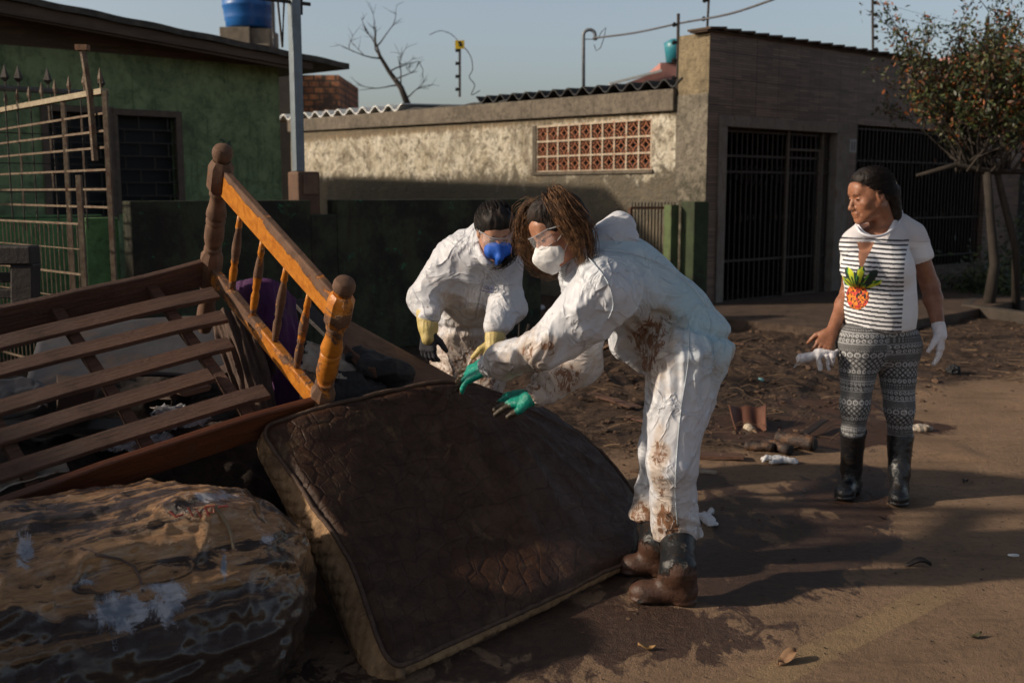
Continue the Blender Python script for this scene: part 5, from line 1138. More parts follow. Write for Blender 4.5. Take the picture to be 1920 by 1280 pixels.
HPC, HWC, HBC = head(hcC, (-.95, -.22, -.25), (-.24, -.04, .97), 1.04, 1)
def arm(s_, e_, w_, r0, r1, r2): m_ = e_ * .7 + w_ * .3; return [cap(s_, e_, r0, r1, .03), cap(e_, m_, r1, r1 + .002, .02), cap(m_, w_, r1, r2, .02)]
body = [cap(peC, waC, .13, .12, .05), cap(waC, upC, .12, .088, .06), cap(sLc, sRc, .04, .04, .03), cap(upC, nkC, .08, .056, .03), ell(A3(1648, 434, YC + .07), (.088, .075, .022), None, .02), cap(nkC + np.array([0, 0, -.03]), sRc, .036, .036, .02), cap(nkC + np.array([0, 0, -.03]), sLc, .036, .036, .02), cap(nkC, HWC(0, -.025, -.055), .055, .054, .035)]
body += arm(sLc, eLc, wLc, .05, .04, .026) + arm(sRc, eRc, wRc, .055, .043, .027)
for h_, k_, t_, a_ in ((hLc, kLc, tLc, aLc), (hRc, kRc, tRc, aRc)): body += [cap(h_, k_, .085, .046, .04), cap(k_, t_, .046, .042, .03), cap(t_, a_, .042, .03, .03)]
hdL = hand(wLc, A3(1538, 658, YC - .03) - wLc, (.1, .9, -.5), 1., (.75, .85, .9, .95), 1.1, -1, .05); hdR = hand(wRc, (.02, -.08, -1), (-.8, .5, 0), 1., (.22, .28, .3, .35), .7, -1, .1)
body += HPC + hdL + hdR
sobj('body', body, .004, M_skinage, pc, 2)
# leggings
tq = np.array([1, .1, 0])
leg = [cap(hLc + np.array([.01, 0, .03]), hRc + np.array([-.01, 0, .03]), .118, .118, .04), cap(peC, A3(1650, 605, YC + .05), .13, .13, .04), ell(peC + np.array([.0, .06, 0]), (.16, .12, .12), None, .05), cap(hLc, kLc, .103, .066, .045), cap(kLc, tLc, .066, .054, .03), cap(tLc, tLc * .7 + aLc * .3, .054, .044, .02), cap(hRc, kRc, .105, .068, .045), cap(kRc, tRc, .068, .055, .03), cap(tRc, tRc * .7 + aRc * .3, .055, .044, .02)]
lo_, lv, lf = sobj('leggings', leg, .0038, None, pc, 2, lambda V, N: .002 * ridged(V * np.array([8, 8, 20]), 2, 9))
def band_pattern(V, ctr, off):
    """printed bands of rings, diamonds and dots, running round the leg"""
    a = np.arctan2(V[:, 1] - ctr[1], V[:, 0] - ctr[0]); u = a * .085; z_ = V[:, 2] + off; P_ = .232; zz = np.mod(z_, P_); c = np.full(len(V), .10)
    def rings(z0, h_, per, ro, ri, dot=.3):
        uu = (np.mod(u / per, 1) - .5) * per; d = np.hypot(uu, zz - z0 - h_ / 2); k = (zz > z0) & (zz < z0 + h_); c[k & (d < ro) & (d > ri)] = .62; c[k & (d < ri * dot)] = .5
    k = (zz > .0) & (zz < .05); w1_ = np.abs(np.mod(u / .026 + zz / .026, 1) - .5); w2_ = np.abs(np.mod(u / .026 - zz / .026, 1) - .5); c[k] = .3; c[k & ((w1_ < .12) | (w2_ < .12))] = .03; c[k & (w1_ > .34) & (w2_ > .34)] = .6
    rings(.05, .032, .03, .013, .0078); k = (zz > .082) & (zz < .09); c[k & (np.mod(u / .009, 1) < .5)] = .3
    k = (zz > .09) & (zz < .118); c[k & (np.mod(u / .011 + zz / .012, 1) < .45)] = .22; k = (zz > .118) & (zz < .122); c[k] = .5
    rings(.122, .024, .022, .0085, .005); rings(.146, .022, .02, .008, .0045); k = (zz > .168) & (zz < .173); c[k] = .45
    k = (zz > .173) & (zz < .205); c[k & (np.mod(u / .012, 1) < .4) & (np.mod(zz / .012, 1) < .5)] = .4; rings(.205, .024, .024, .0095, .0055); return c
mid = A3(1648, 700, YC)[0]; left = lv[:, 0] < mid
c_ = np.where(left, band_pattern(lv, kLc * .5 + hLc * .5, .03), band_pattern(lv, kRc * .5 + hRc * .5, .085)); m = NT('printed_leggings'); m.col(m.attr('pattern', True)); m.rough(.85); m.bump(m.noise(300, 2), .001); lo_.data.materials.append(m.m)
cattr(lo_, 'pattern', np.stack([c_, c_, c_ * 1.02], -1) * .8)
# shirt
shirt = [cap(waC + np.array([0, 0, -.07]), waC + np.array([0, 0, .05]), .158, .152, .05), cap(waC, chC, .15, .145, .06), cap(chC, upC, .145, .10, .06), ell(A3(1610, 505, YC - .08), (.085, .08, .075), None, .05), ell(A3(1672, 508, YC - .06), (.085, .08, .075), None, .05),
         cap(sLc, sRc, .056, .058, .05), cap(sRc, sRc * .6 + eRc * .4, .063, .066, .03), cap(sLc, sLc * .65 + eLc * .35, .058, .056, .03), cap(upC, nkC + np.array([.0, 0, -.03]), .098, .068, .04), cap(A3(1686, 421, YC + .1), sRc, .052, .058, .04), cap(A3(1620, 428, YC + .02), sLc, .05, .055, .04), cap(nkC + np.array([0, 0, -.03]), sLc, .054, .056, .04), ell(waC + np.array([-.03, -.07, .0]), (.12, .09, .12), None, .05)]
nd = np.array(nkC - upC)
shirt += [plane(waC + np.array([0, 0, -.087]), (0.02, 0, -1)), ell(A3(1648, 438, YC + .07), (.115, .10, .045), None, .03), cut(cap(A3(1639, 419, YC + .0), A3(1652, 390, YC + .09), .074, .085, .004)), cut(cap(sRc * .58 + eRc * .42, eRc, .058, .058, .002)), cut(cap(waC + np.array([0, 0, -.12]), waC + np.array([0, 0, -.06]), .14, .14, .002)),
          plane(eRc * .54 + sRc * .46, (0.45, 0, -1)) if False else cut(cap(eLc, eLc, .001, .001, .001))]
ta, tb_ = sRc * .5 + eRc * .5, (eRc - sRc)
sh_, shv, shf = sobj('shirt', shirt, .0029, None, pc, 2, lambda V, N: .008 * ridged(V * np.array([6, 6, 9]), 2, 19) + .004 * fbm(V * 5, 2, 4))
def px_of(V):
    x, y, z_ = V[:, 0], V[:, 1], V[:, 2] - CAMZ; f_ = y * CT - z_ * ST; v = y * ST + z_ * CT; return 960 + FPX * x / f_, 640 - FPX * v / f_
# print the shirt in the shirt's own front frame: u across the chest, w up
fwdC = np.array([-.42, -.907, 0]); rtC = np.array([.907, -.42, 0]); cC = chC
u = (shv - cC) @ rtC; w = shv[:, 2] - cC[2]; fr_ = (shv - cC) @ fwdC
N = normals(shv, shf); front = (N @ fwdC) > -.15
col = np.tile(np.array([.8, .8, .82]), (len(shv), 1))
ws = w + .012 * np.sin(u * 9 + .5) + .10 * np.clip(-u - .045, 0, 1) * sstep(.0, .1, w) - .012 * fr_ ; P_ = .0212; stripe = (np.mod(ws / P_, 1) < .42)
dR = segd(shv, sRc, eRc); dLs = segd(shv, sLc, eLc)
sleeve = ((dR[0] < .085) & (dR[1] > .12)) | ((dLs[0] < .08) & (dLs[1] > .16))
body_m = front & (w < .15 + .05 * np.abs(u)) & (u < .125) & ~sleeve
col[body_m & stripe] = (.035, .035, .045)
# keyhole opening shows skin
up_ = -.058; key = front & (w < .135) & (w > .01) & (np.abs(u - up_ - .005) < .034 * ((w - .01) / .12) + .002) & (fr_ > 0)
col[key] = (.34, .155, .09)
rim = segd(shv, A3(1639, 419, YC + .0), A3(1652, 390, YC + .09))[0] - .014; key &= rim > .07; col[rim < .07] = (.86, .86, .92); yoke = (w > .13) & (np.abs(u) > .02) & ~(rim < .07); col[yoke & ~(body_m & stripe)] = (.62, .6, .62)
# pineapple
pp_ = on_surf(shv, 1606, 556); pu, pw = (u - (pp_ - cC) @ rtC), w - (pp_[2] - cC[2]) - .11
fruit = (fr_ > 0) & (((pu / .058) ** 2 + ((pw + .112) / .060) ** 2) < 1)
cells = vnoise(np.stack([pu * 105, pw * 105, pu * 0], -1), 3); cells2 = vnoise(np.stack([pu * 75 + 4, pw * 75, pu * 0 + 5], -1), 8)
fc_ = np.where((np.abs(cells) < .28)[:, None], np.array([.012, .01, .015]), np.where((cells2 > .25)[:, None], np.array([.6, .05, .04]), np.array([.8, .22, .02]))); col[fruit] = fc_[fruit]
th_ = np.arctan2(pu - .006, pw + .09); rr_ = np.hypot(pu - .006, pw + .09); lm_ = .085 + .04 * np.abs(np.sin(th_ * 6 + .8)) + .018 * vnoise(np.stack([th_ * 7, th_ * 0, th_ * 0], -1), 5)
leaf = (fr_ > 0) & (pw > -.065) & (rr_ < lm_) & (np.abs(th_) < 1.15); lc = vnoise(np.stack([th_ * 11, rr_ * 30, th_ * 0], -1), 7)
lcol = np.where((lc > .22)[:, None], np.array([.55, .6, .03]), np.where((lc > -.12)[:, None], np.array([.06, .3, .05]), np.array([.02, .04, .03]))); col[leaf] = lcol[leaf]
b = MB(); cp_ = [A3(1606, 423, YC + .0), A3(1614, 436, YC - .06), A3(1634, 443, YC - .085), A3(1658, 440, YC - .07), A3(1680, 424, YC - .01), A3(1691, 403, YC + .07), A3(1684, 390, YC + .14), A3(1655, 390, YC + .17), A3(1625, 402, YC + .13)]; cl_ = np.array(cp_ + cp_[:2])
b.tube([tuple(p - np.array(pc.location)) for p in cr(cl_, np.linspace(0, .9, 46))], .0065, 6, False, 1); b.build('collar', simple('white_rib', (.7, .7, .76), (.6, .6, .66), 20, .8, 0), pc, True)
m = NT('printed_shirt'); m.col(m.attr('print', True)); m.rough(.8); m.bump(m.noise(260, 2), .001); sh_.data.materials.append(m.m); cattr(sh_, 'print', col)
boots(pc, [boot(gl + [.03, .09, 0], gl + [-.09, -.1, 0], aLc, tLc, .05, .064), boot(gr + [.03, .1, 0], gr + [-.05, -.11, 0], aRc, tRc, .05, .065)], M_bootC)
gpw = [((q[0], q[1], q[2], q[3] + .0022, q[4] + .0022) + q[5:]) for q in hdR]; ax_ = (wRc - eRc) / np.linalg.norm(wRc - eRc)
M_wglove = glove('white_latex_glove', (.78, .76, .78), (.68, .65, .68)); o, v, _ = sobj('glove', gpw + [cap(wRc - ax_ * .035, wRc + ax_ * .02, .032, .03, .01)], .003, M_wglove, pc, 1, lambda V, N: .001 * ridged(V * 50, 2, 6)); attr(o, 'dirt', np.zeros(len(v)))
hairc = [ell(HWC(0, -.022, .034), (.08, .098, .092), HBC, .02), ell(HWC(0, .01, .09), (.06, .05, .032), HBC, .04), ell(HWC(0, -.1, -.005), (.04, .04, .045), HBC, .03), cap(HWC(0, -.11, -.01), HWC(0, -.11, -.12), .04, .028, .02), cut(ell(HWC(0, .112, -.05), (.075, .072, .105), HBC, .012)), cut(ell(HWC(0, .035, -.12), (.12, .085, .085), HBC, .02))]
sobj('hair', hairc, .004, M_hair_bk, pc, 2, lambda V, N: .003 * ridged(V * np.array([34, 34, 34]), 2, 12))
b = MB()
sweep(pc, b, HWC, HLINE, (0, -1, -.05), 650, .0014, 7, (.083, .101, .094), (0, -.022, .033))
b.build('swept_hair', M_hair_bk, pc, True)
b = MB(); b.ico(Vector(HWC(camside * .045, -.105, .03)) - pc.location, .012, 1); b.build('hair_clip', simple('gold_clip', (.5, .28, .04), (.35, .18, .03), 50, .3, 0, metal=.5), pc)
eyes(pc, HWC, HBC)
# what she holds: rolled mask and limp gloves
hg = thing('disposable_gloves', 'limp white disposable gloves and mask held in the bare hand of the standing person', 'gloves', tuple(A3(1545, 668, YC - .06)))
O = np.array(hg.location); q = lambda px, py, d=0: A3(px, py, YC - .06 + d)
bun = [cap(q(1502, 672), q(1540, 664), .022, .02, .01), cap(q(1535, 662), q(1560, 664), .022, .018, .01), cap(q(1534, 668, -.02), q(1538, 692, -.02), .012, .01, .008), cap(q(1550, 668, -.02), q(1554, 693, -.01), .01, .006, .008), cap(q(1560, 668, -.02), q(1561, 684, -.01), .014, .006, .008), cap(q(1560, 664, 0), q(1570, 657, .02), .009, .006, .006)]
o, v, _ = sobj('glove', bun, .003, M_wglove, hg, 1, lambda V, N: .004 * ridged(V * 34, 2, 8)); attr(o, 'dirt', np.zeros(len(v)))
b = MB(); b.tube([Vector(q(*p)) - hg.location for p in ((1500, 675), (1491, 684), (1488, 690), (1492, 686), (1503, 680))], .0016, 4); b.build('mask_string', M_strap, hg)
# ================================================================== BED
M_bedw = NT('mud_smeared_orange_wood'); m = M_bedw
gv = m.coord((.6, 5, 5)); gr_ = m.noise(6, 6, .65, .4, gv); c = m.mix(m.ramp(gr_, .3, .7), (.62, .235, .03), (.42, .13, .015))
def mudon(m, c, amt, col1=(.17, .092, .055), col2=(.1, .052, .032), scale=5):
    z = m.math('ADD', m.noise(scale, 9, .7, .5), amt); return m.mix(m.ramp(z, .5, .56), c, m.mix(m.ramp(m.noise(18, 5), .35, .7), col1, col2))
c = mudon(m, c, m.attr('mudk')); m.col(c); m.rough(m.mix(m.ramp(m.math('ADD', m.noise(5, 9, .7, .5), m.attr('mudk')), .5, .56), (.38,) * 3, (.85,) * 3)); m.bump(m.math('ADD', m.noise(30, 6, .7), m.ramp(m.math('ADD', m.noise(5, 9, .7, .5), m.attr('mudk')), .5, .56)), .003); M_bedw = m.m
m = NT('mud_coated_slat_wood'); gv = m.coord((.5, 6, 6)); c = m.mix(m.ramp(m.noise(5, 7, .7, .3, gv), .3, .7), (.165, .078, .046), (.08, .038, .024))
c = m.mix(m.ramp(m.noise(3, 7, .7, 0, m.coord((1, 1, 1))), .58, .7, 0, .8), c, (.05, .028, .02)); m.col(c); m.rough(m.ramp(m.noise(6, 5), .3, .7, .45, .8)); m.bump(m.math('ADD', m.noise(12, 8, .72, .4, gv), m.math('MULTIPLY', m.noise(50, 4), .3)), .022); M_slat = m.m
bR = Matrix(((.749, -.613, .253), (.644, .581, -.498), (.159, .535, .83))).to_4x4(); bo_ = Vector((-.74, 4.048, .688)); BM = Matrix.Translation(bo_) @ bR
bed = thing('wooden_bed', 'upturned single bed frame of muddy orange wood with slats tilted on the debris pile', 'bed', M=BM)
WB_ = .9
def setmud(o, fn):
    attr(o, 'mudk', [fn(v.co) for v in o.data.vertices])
def dense_box(lo, hi, n=(8, 3, 8), jit=0.):
    bm = bmesh.new(); bmesh.ops.create_cube(bm, size=1); lo, hi = Vector(lo), Vector(hi)
    bmesh.ops.scale(bm, vec=hi - lo, verts=bm.verts); bmesh.ops.translate(bm, vec=(lo + hi) / 2, verts=bm.verts)
    for i in range(3):
        for k in range(1, n[i]):
            p = Vector((0, 0, 0)); p[i] = lo[i] + (hi[i] - lo[i]) * k / n[i]; nn = Vector((0, 0, 0)); nn[i] = 1
            bmesh.ops.bisect_plane(bm, geom=bm.verts[:] + bm.edges[:] + bm.faces[:], plane_co=p, plane_no=nn)
    if jit:
        for v in bm.verts: v.co += Vector((0, .6, 1)) * jit * float(fbm(np.array([[v.co.x * 3, v.co.y * 3, v.co.z * 3]]), 2, 5)[0])
    return bm
def bm_obj(bm, name, mat, parent, bevel=.004, smooth=False):
    me = bpy.data.meshes.new(name); bm.to_mesh(me); bm.free(); me.materials.append(mat); o = bpy.data.objects.new(name, me); C.objects.link(o); o.parent = parent
    if bevel: b = o.modifiers.new('bevel', 'BEVEL'); b.width = bevel; b.segments = 2; b.limit_method = 'ANGLE'; b.angle_limit = R(50)
    return o
def post(y, hi_, low, tilt):
    b = MB(); T_ = Matrix.Translation((0, y, 0)); r = .034
    # square shouldered block at the top, turned below
    def oct_(z0, z1, w): return [(w * .82, z0), (w * 1.13, z0 + .025), (w * 1.13, z1 - .025), (w * .8, z1)]
    b.lathe(oct_(.40, .545, .045), T_ @ Matrix.Rotation(R(22.5), 4, 'Z'), 8)
    pr = [(.02, .54), (.026, .546), (.036, .558), (.041, .575), (.040, .593), (.033, .607), (.02, .614), (.004, .616)]; b.lathe(pr, T_, 20)
    pr = [(.030, .41), (.037, .40), (.037, .385), (.031, .375), (.033, .34), (.041, .30), (.042, .285), (.036, .268), (.040, .262), (.040, .25), (.036, .245), (.040, .22), (.041, .17), (.035, .14), (.029, .125), (.037, .118), (.037, .105), (.03, .10)]; b.lathe(pr[::-1], T_, 20)
    b.lathe(oct_(-.10 if not low else -.10, .10, .043), T_ @ Matrix.Rotation(R(45), 4, 'Z'), 4 if False else 8)
    pr = [(.026, -.34), (.034, -.31), (.041, -.27), (.040, -.22), (.032, -.18), (.036, -.165), (.036, -.15), (.03, -.14), (.036, -.11), (.034, -.09)]; b.lathe(pr, T_, 20)
    o = b.build('post', M_bedw, bed, True); e = o.modifiers.new('e', 'EDGE_SPLIT'); e.split_angle = R(35)
    return o
pn = post(0, 1, 0, 0); setmud(pn, lambda v: .02 + (.12 if v.z > .56 else 0) + (.1 if v.z < .12 else 0))
pf_ = post(WB_, 1, 1, 0); setmud(pf_, lambda v: .16 + (.12 if v.z > .54 else 0) + .12 * (v.z < .1))
bm = dense_box((-.014, .035, .405), (.016, WB_ - .035, .525), (2, 30, 8)); o = bm_obj(bm, 'top_rail', M_bedw, bed, .006)
setmud(o, lambda v: -.30 + .42 * max(0, min(1, (v.z - .455 - .055 * (v.y / WB_ - .3)) / .03)) * (1 if v.x < 0.02 else 1) + .22 * max(0, (v.y - .3)) * (v.z > .44))
bm = dense_box((-.018, .035, -.045), (.018, WB_ - .035, .035), (2, 30, 3)); o = bm_obj(bm, 'lower_rail', M_bedw, bed, .006); setmud(o, lambda v: .0 + .1 * (v.z > 0) - .12 * (v.y < .45))
for y in (.19, .36, .54, .72):
    b = MB(); prf = [(.010, .02), (.013, .05), (.016, .09), (.017, .13), (.012, .155), (.016, .17), (.015, .19), (.018, .22), (.0185, .25), (.015, .30), (.011, .33), (.014, .345), (.012, .37), (.010, .415)]
    b.lathe(prf, Matrix.Translation((0, y, 0)), 12); o = b.build('spindle', M_bedw, bed, True); setmud(o, lambda v: .03 + .06 * math.sin(v.z * 30))
L_ = 1.95
M_railo = NT('side_rail_wood'); m = M_railo; c = m.mix(m.ramp(m.noise(5, 7, .7, .3, m.coord((.5, 6, 6))), .3, .7), (.16, .048, .016), (.095, .028, .011)); c = m.mix(m.ramp(m.noise(2.2, 8, .7), .5, .65, 0, .8), c, (.09, .045, .028)); m.col(c); m.rough(.5); m.bump(m.noise(20, 6, .7, 0, m.coord((.5, 6, 6))), .005); M_railo = m.m
bm_obj(dense_box((-L_, -.014, -.075), (-.03, .014, .055), (14, 1, 2), .012), 'side_rail', M_railo, bed, .006)
bm_obj(dense_box((-L_, WB_ - .014, -.075), (-.03, WB_ + .014, .055), (14, 1, 2), .012), 'side_rail', M_slat, bed, .006)
for (x1_, ya, yb) in ((-.06, .735, .74), (-.10, .585, .60), (-.155, .435, .44), (-.31, .29, .285), (-.16, .135, .13)):
    bm = dense_box((-L_, -.034, -.008), (x1_, .034, .012), (16, 2, 1), .007); o = bm_obj(bm, 'slat', M_slat, bed, .003); o.location = (0, ya, .012 + random.uniform(-.004, .004)); o.rotation_euler = (R(random.uniform(-4, 4)), 0, R(random.uniform(-1, 1)))
for x in (-.27, -.66, -1.06, -1.5):
    bm = dense_box((x - .022, .012, -.03), (x + .022, WB_ - .012, .0), (1, 10, 1), .0); bm_obj(bm, 'crosspiece', M_slat, bed, .003)
# ================================================================== QUILTED MATTRESS the person is lifting
cps = [[tuple(gnd(735, 1247, .06)), tuple(gnd(855, 1192, .07)), tuple(gnd(968, 1142, .07)), tuple(gnd(1082, 1090, .07)), tuple(gnd(1198, 1036, .06))],
       [at(664, 1050, 3.47), at(780, 1036, 3.66), at(893, 990, 3.92), at(1030, 950, 4.16), at(1203, 945, 4.50)],
       [at(572, 915, 3.68), at(688, 882, 3.84), at(815, 850, 4.05), at(965, 812, 4.30), at(1140, 852, 4.62)],
       [at(487, 797, 3.84), at(612, 757, 3.95), at(740, 730, 4.12), at(872, 715, 4.30), at(1036, 766, 4.62)]]
CP = np.array([[list(p) for p in r] for r in cps])
def patch(CP, u, v):
    out = np.zeros((len(u), 3)); rows_ = [cr(CP[j], u) for j in range(CP.shape[0])]; R_ = np.stack(rows_)    # nv x N x 3
    n = R_.shape[0] - 1; s_ = np.clip(v * n, 0, n - 1e-6); i = s_.astype(int); f = (s_ - i)[:, None]; ext = np.concatenate([2 * R_[:1] - R_[1:2], R_, 2 * R_[-1:] - R_[-2:-1]]); k = np.arange(len(u))
    p0, p1, p2, p3 = ext[i, k], ext[i + 1, k], ext[i + 2, k], ext[i + 3, k]
    return .5 * ((2 * p1) + (p2 - p0) * f + (2 * p0 - 5 * p1 + 4 * p2 - p3) * f ** 2 + (3 * p1 - p0 - 3 * p2 + p3) * f ** 3)
LU, LV = 1.42, 1.08
def rnd_uv(u, v, r=.07):
    x, y = (u - .5) * LU, (v - .5) * LV; ax_, ay_ = np.abs(x) - (LU / 2 - r), np.abs(y) - (LV / 2 - r); k = (ax_ > 0) & (ay_ > 0)
    m_ = np.maximum(ax_, ay_); l_ = np.hypot(ax_, ay_) + 1e-9; s_ = np.where(k, m_ / l_, 1)
    x2 = np.where(k, np.sign(x) * (LU / 2 - r + ax_ * s_), x); y2 = np.where(k, np.sign(y) * (LV / 2 - r + ay_ * s_), y); return x2 / LU + .5, y2 / LV + .5
NU, NV_ = 236, 180
uu, vv = np.meshgrid(np.linspace(0, 1, NU), np.linspace(0, 1, NV_)); u0, v0 = uu.ravel(), vv.ravel(); u1, v1 = rnd_uv(u0, v0)
Pm = patch(CP, u1, v1); e_ = 1e-3
def nrm(u, v): a = patch(CP, np.clip(u + e_, 0, 1), v) - patch(CP, np.clip(u - e_, 0, 1), v); b = patch(CP, u, np.clip(v + e_, 0, 1)) - patch(CP, u, np.clip(v - e_, 0, 1)); n = np.cross(a, b); return n / np.linalg.norm(n, axis=1)[:, None]
Nm = nrm(u1, v1)
# quilting: wavy cells
sites = []; rq = np.random.default_rng(3)
for i in range(-1, 17):
    for j in range(-1, 15): sites.append(((i + .5 * (j % 2)) * .1 + rq.normal(0, .012), j * .088 + rq.normal(0, .010)))
sites = np.array(sites); q2 = np.stack([u1 * LU, v1 * LV], -1); q2 = q2 + .018 * np.stack([vnoise(np.c_[q2 * 9, q2[:, :1] * 0], 1), vnoise(np.c_[q2 * 9, q2[:, :1] * 0 + 4], 2)], -1)
F1 = np.full(len(q2), 9.); F2 = np.full(len(q2), 9.)
for s_ in sites: d = np.hypot(q2[:, 0] - s_[0], q2[:, 1] - s_[1]); n1 = np.minimum(F1, d); F2 = np.minimum(F2, np.maximum(F1, d)); F1 = n1
ed = F2 - F1; fadeq = np.clip(1.15 - .75 * sstep(.35, .8, u1), .25, 1); fadeq = fadeq * (.35 + .65 * sstep(-.35, .3, vnoise(np.c_[u1 * 4, v1 * 3, u1 * 0], 6))); quilt = -.0034 * np.exp(-(ed / .006) ** 2) * fadeq + .0016 * (1 - np.exp(-ed / .02)) * fadeq
# pull creases radiating from the gripped edge
gu, gv_ = .72, 1.0; cx_, cy_ = (u1 - gu) * LU, (v1 - gv_) * LV; rad = np.hypot(cx_, cy_); an = np.arctan2(cy_, cx_)
cre = .009 * ridged(np.c_[an * 4.5, rad * 1.6, rad * 0], 2, 33) * sstep(.03, .2, rad) * sstep(1.1, .3, rad)
cre += .008 * ridged(np.c_[u1 * LU * 7 + v1 * 3, v1 * LV * 2.5, u1 * 0], 3, 41) * sstep(.45, .7, u1); cre += .004 * fbm(np.c_[u1 * 9, v1 * 7, u1 * 0], 3, 2)
edge_in = np.minimum.reduce([u0 * LU, (1 - u0) * LU, v0 * LV, (1 - v0) * LV]); Pm2 = Pm + Nm * (quilt + cre - .022 * np.exp(-(edge_in / .022) ** 2))[:, None]
idx = np.arange(NU * NV_).reshape(NV_, NU); F = np.stack([idx[:-1, :-1], idx[:-1, 1:], idx[1:, 1:], idx[1:, :-1]], -1).reshape(-1, 4)
mo = at(900, 1100, 3.7); mat_ = thing('mattress', 'mud soaked brown quilted mattress dragged off the pile by the bending person', 'mattress', (mo.x, mo.y, 0)); MO = np.array(mat_.location)
m = NT('muddy_quilted_cover'); n = m.noise(3.2, 9, .72, .6); n2 = m.noise(14, 8, .7, .5); c = m.mix(m.ramp(n2, .3, .7), (.06, .028, .016), (.034, .016, .01))
c = m.mix(m.ramp(n, .5, .64, 0, .8), c, (.085, .05, .028)); c = m.mix(m.ramp(m.noise(5.5, 9, .75, 1.2), .58, .66, 0, .7), c, (.14, .085, .042)); c = m.mix(m.ramp(m.noise(7, 9, .78, .8), .58, .68, 0, .75), c, (.03, .017, .014)); c = m.mix(m.ramp(m.noise(30, 8, .8), .62, .74, 0, .5), c, (.2, .14, .085))
c = m.mix(m.math('MULTIPLY', m.ramp(m.attr('mu'), .62, .72), m.ramp(m.noise(6, 8, .7), .3, .6, 0, .6)), c, (.06, .04, .036)); m.col(c); m.rough(m.ramp(n2, .3, .7, .32, .65)); m.b.inputs['Specular IOR Level'].default_value = .25
cxx = m.n('ShaderNodeCombineXYZ'); m.l(m.math('ADD', m.attr('mu'), m.math('MULTIPLY', m.noise(7, 2), .02)), cxx.inputs[0]); m.l(m.math('ADD', m.math('MULTIPLY', m.attr('mv'), .76), m.math('MULTIPLY', m.noise(9, 2), .02)), cxx.inputs[1])
vq = m.voro(15, 'DISTANCE_TO_EDGE', cxx.outputs[0], .5); stitch = m.ramp(vq, .0, .07, 0, 1); c = m.mix(m.math('MULTIPLY', m.math('SUBTRACT', 1, stitch), .22), c, (.012, .007, .005)); m.col(c)
m.bump(m.math('ADD', m.math('MULTIPLY', stitch, .28), m.math('ADD', m.noise(26, 8, .7), m.math('MULTIPLY', m.noise(90, 4), .5))), .006); M_mat = m.m
mt = np_obj('top_panel', Pm2 - MO, F, M_mat, mat_); attr(mt, 'mu', u1); attr(mt, 'mv', v1)
# rim: loop of the border with outward/downward offset
per = [(i, 0) for i in range(NU - 1)] + [(NU - 1, j) for j in range(NV_ - 1)] + [(i, NV_ - 1) for i in range(NU - 1, 0, -1)] + [(0, j) for j in range(NV_ - 1, 0, -1)]
lid = np.array([j * NU + i for i, j in per]); LP, LN = Pm2[lid], Nm[lid]; lu, lvv = u1[lid], v1[lid]; TH = .172 * (.34 + .66 * sstep(.0, .16, lvv + .35 * (lu < .03)))
nxt = np.roll(LP, -1, 0) - np.roll(LP, 1, 0); outw = np.cross(nxt, LN); outw /= np.linalg.norm(outw, axis=1)[:, None]
NS = 15; Vs = []
arc = np.cumsum(np.linalg.norm(LP - np.roll(LP, 1, 0), axis=1))
for k in range(NS):
    t = k / (NS - 1); dq = np.abs(np.mod(arc / .062 + t * TH / .062, 1) - .5); dq2 = np.abs(np.mod(arc / .062 - t * TH / .062, 1) - .5); qd = -.009 * (np.exp(-((.5 - dq) / .09) ** 2) + np.exp(-((.5 - dq2) / .09) ** 2))
    Vs.append(LP - LN * (TH * t)[:, None] + outw * (.034 * math.sin(math.pi * t) * (.5 + .5 * (lu < .05)) + qd * np.where(lvv < .02, .35, 1) * (0 < k < NS - 1) + .004 * vnoise(np.c_[arc * 9, arc * 0 + t * 3, arc * 0], 4))[:, None])
Vs = np.concatenate(Vs); nl = len(LP); I_ = np.arange(nl); J_ = np.roll(I_, -1); F = np.concatenate([np.stack([I_ + k * nl, I_ + (k + 1) * nl, J_ + (k + 1) * nl, J_ + k * nl], 1) for k in range(NS - 1)])
m = NT('tan_quilted_border'); n = m.noise(7, 9, .75, .5); c = m.mix(m.ramp(n, .3, .6), (.5, .31, .16), (.3, .175, .085)); c = m.mix(m.ramp(m.noise(5, 8, .75, .6), .52, .64, 0, .75), c, (.1, .055, .03)); m.col(c); m.rough(.7); m.bump(m.noise(40, 8, .75), .008); M_band = m.m
np_obj('side_panel', Vs - MO, F, M_band, mat_)
M_pipe = simple('muddy_piping', (.12, .07, .045), (.06, .035, .024), 30, .8, .003)
for k, nm in ((0, 'piping'), (NS - 1, 'piping')):
    b = MB(); pp = (Vs[k * nl:(k + 1) * nl] - MO + outw * .004)[::2]; b.tube([tuple(p) for p in pp] + [tuple(pp[0])], .0085, 6, False); b.build(nm, M_pipe, mat_, True)
bot = Pm - Nm * (.155 * (.34 + .66 * sstep(.0, .16, v1)))[:, None]; NUc = idx[::6, ::6]
F = np.stack([idx[:-1, :-1], idx[1:, :-1], idx[1:, 1:], idx[:-1, 1:]], -1).reshape(-1, 4); np_obj('under_panel', bot - MO, F, M_mat, mat_)
ub = mat_.children[-1] if False else bpy.data.objects['under_panel']; attr(ub, 'mu', u1); attr(ub, 'mv', v1)

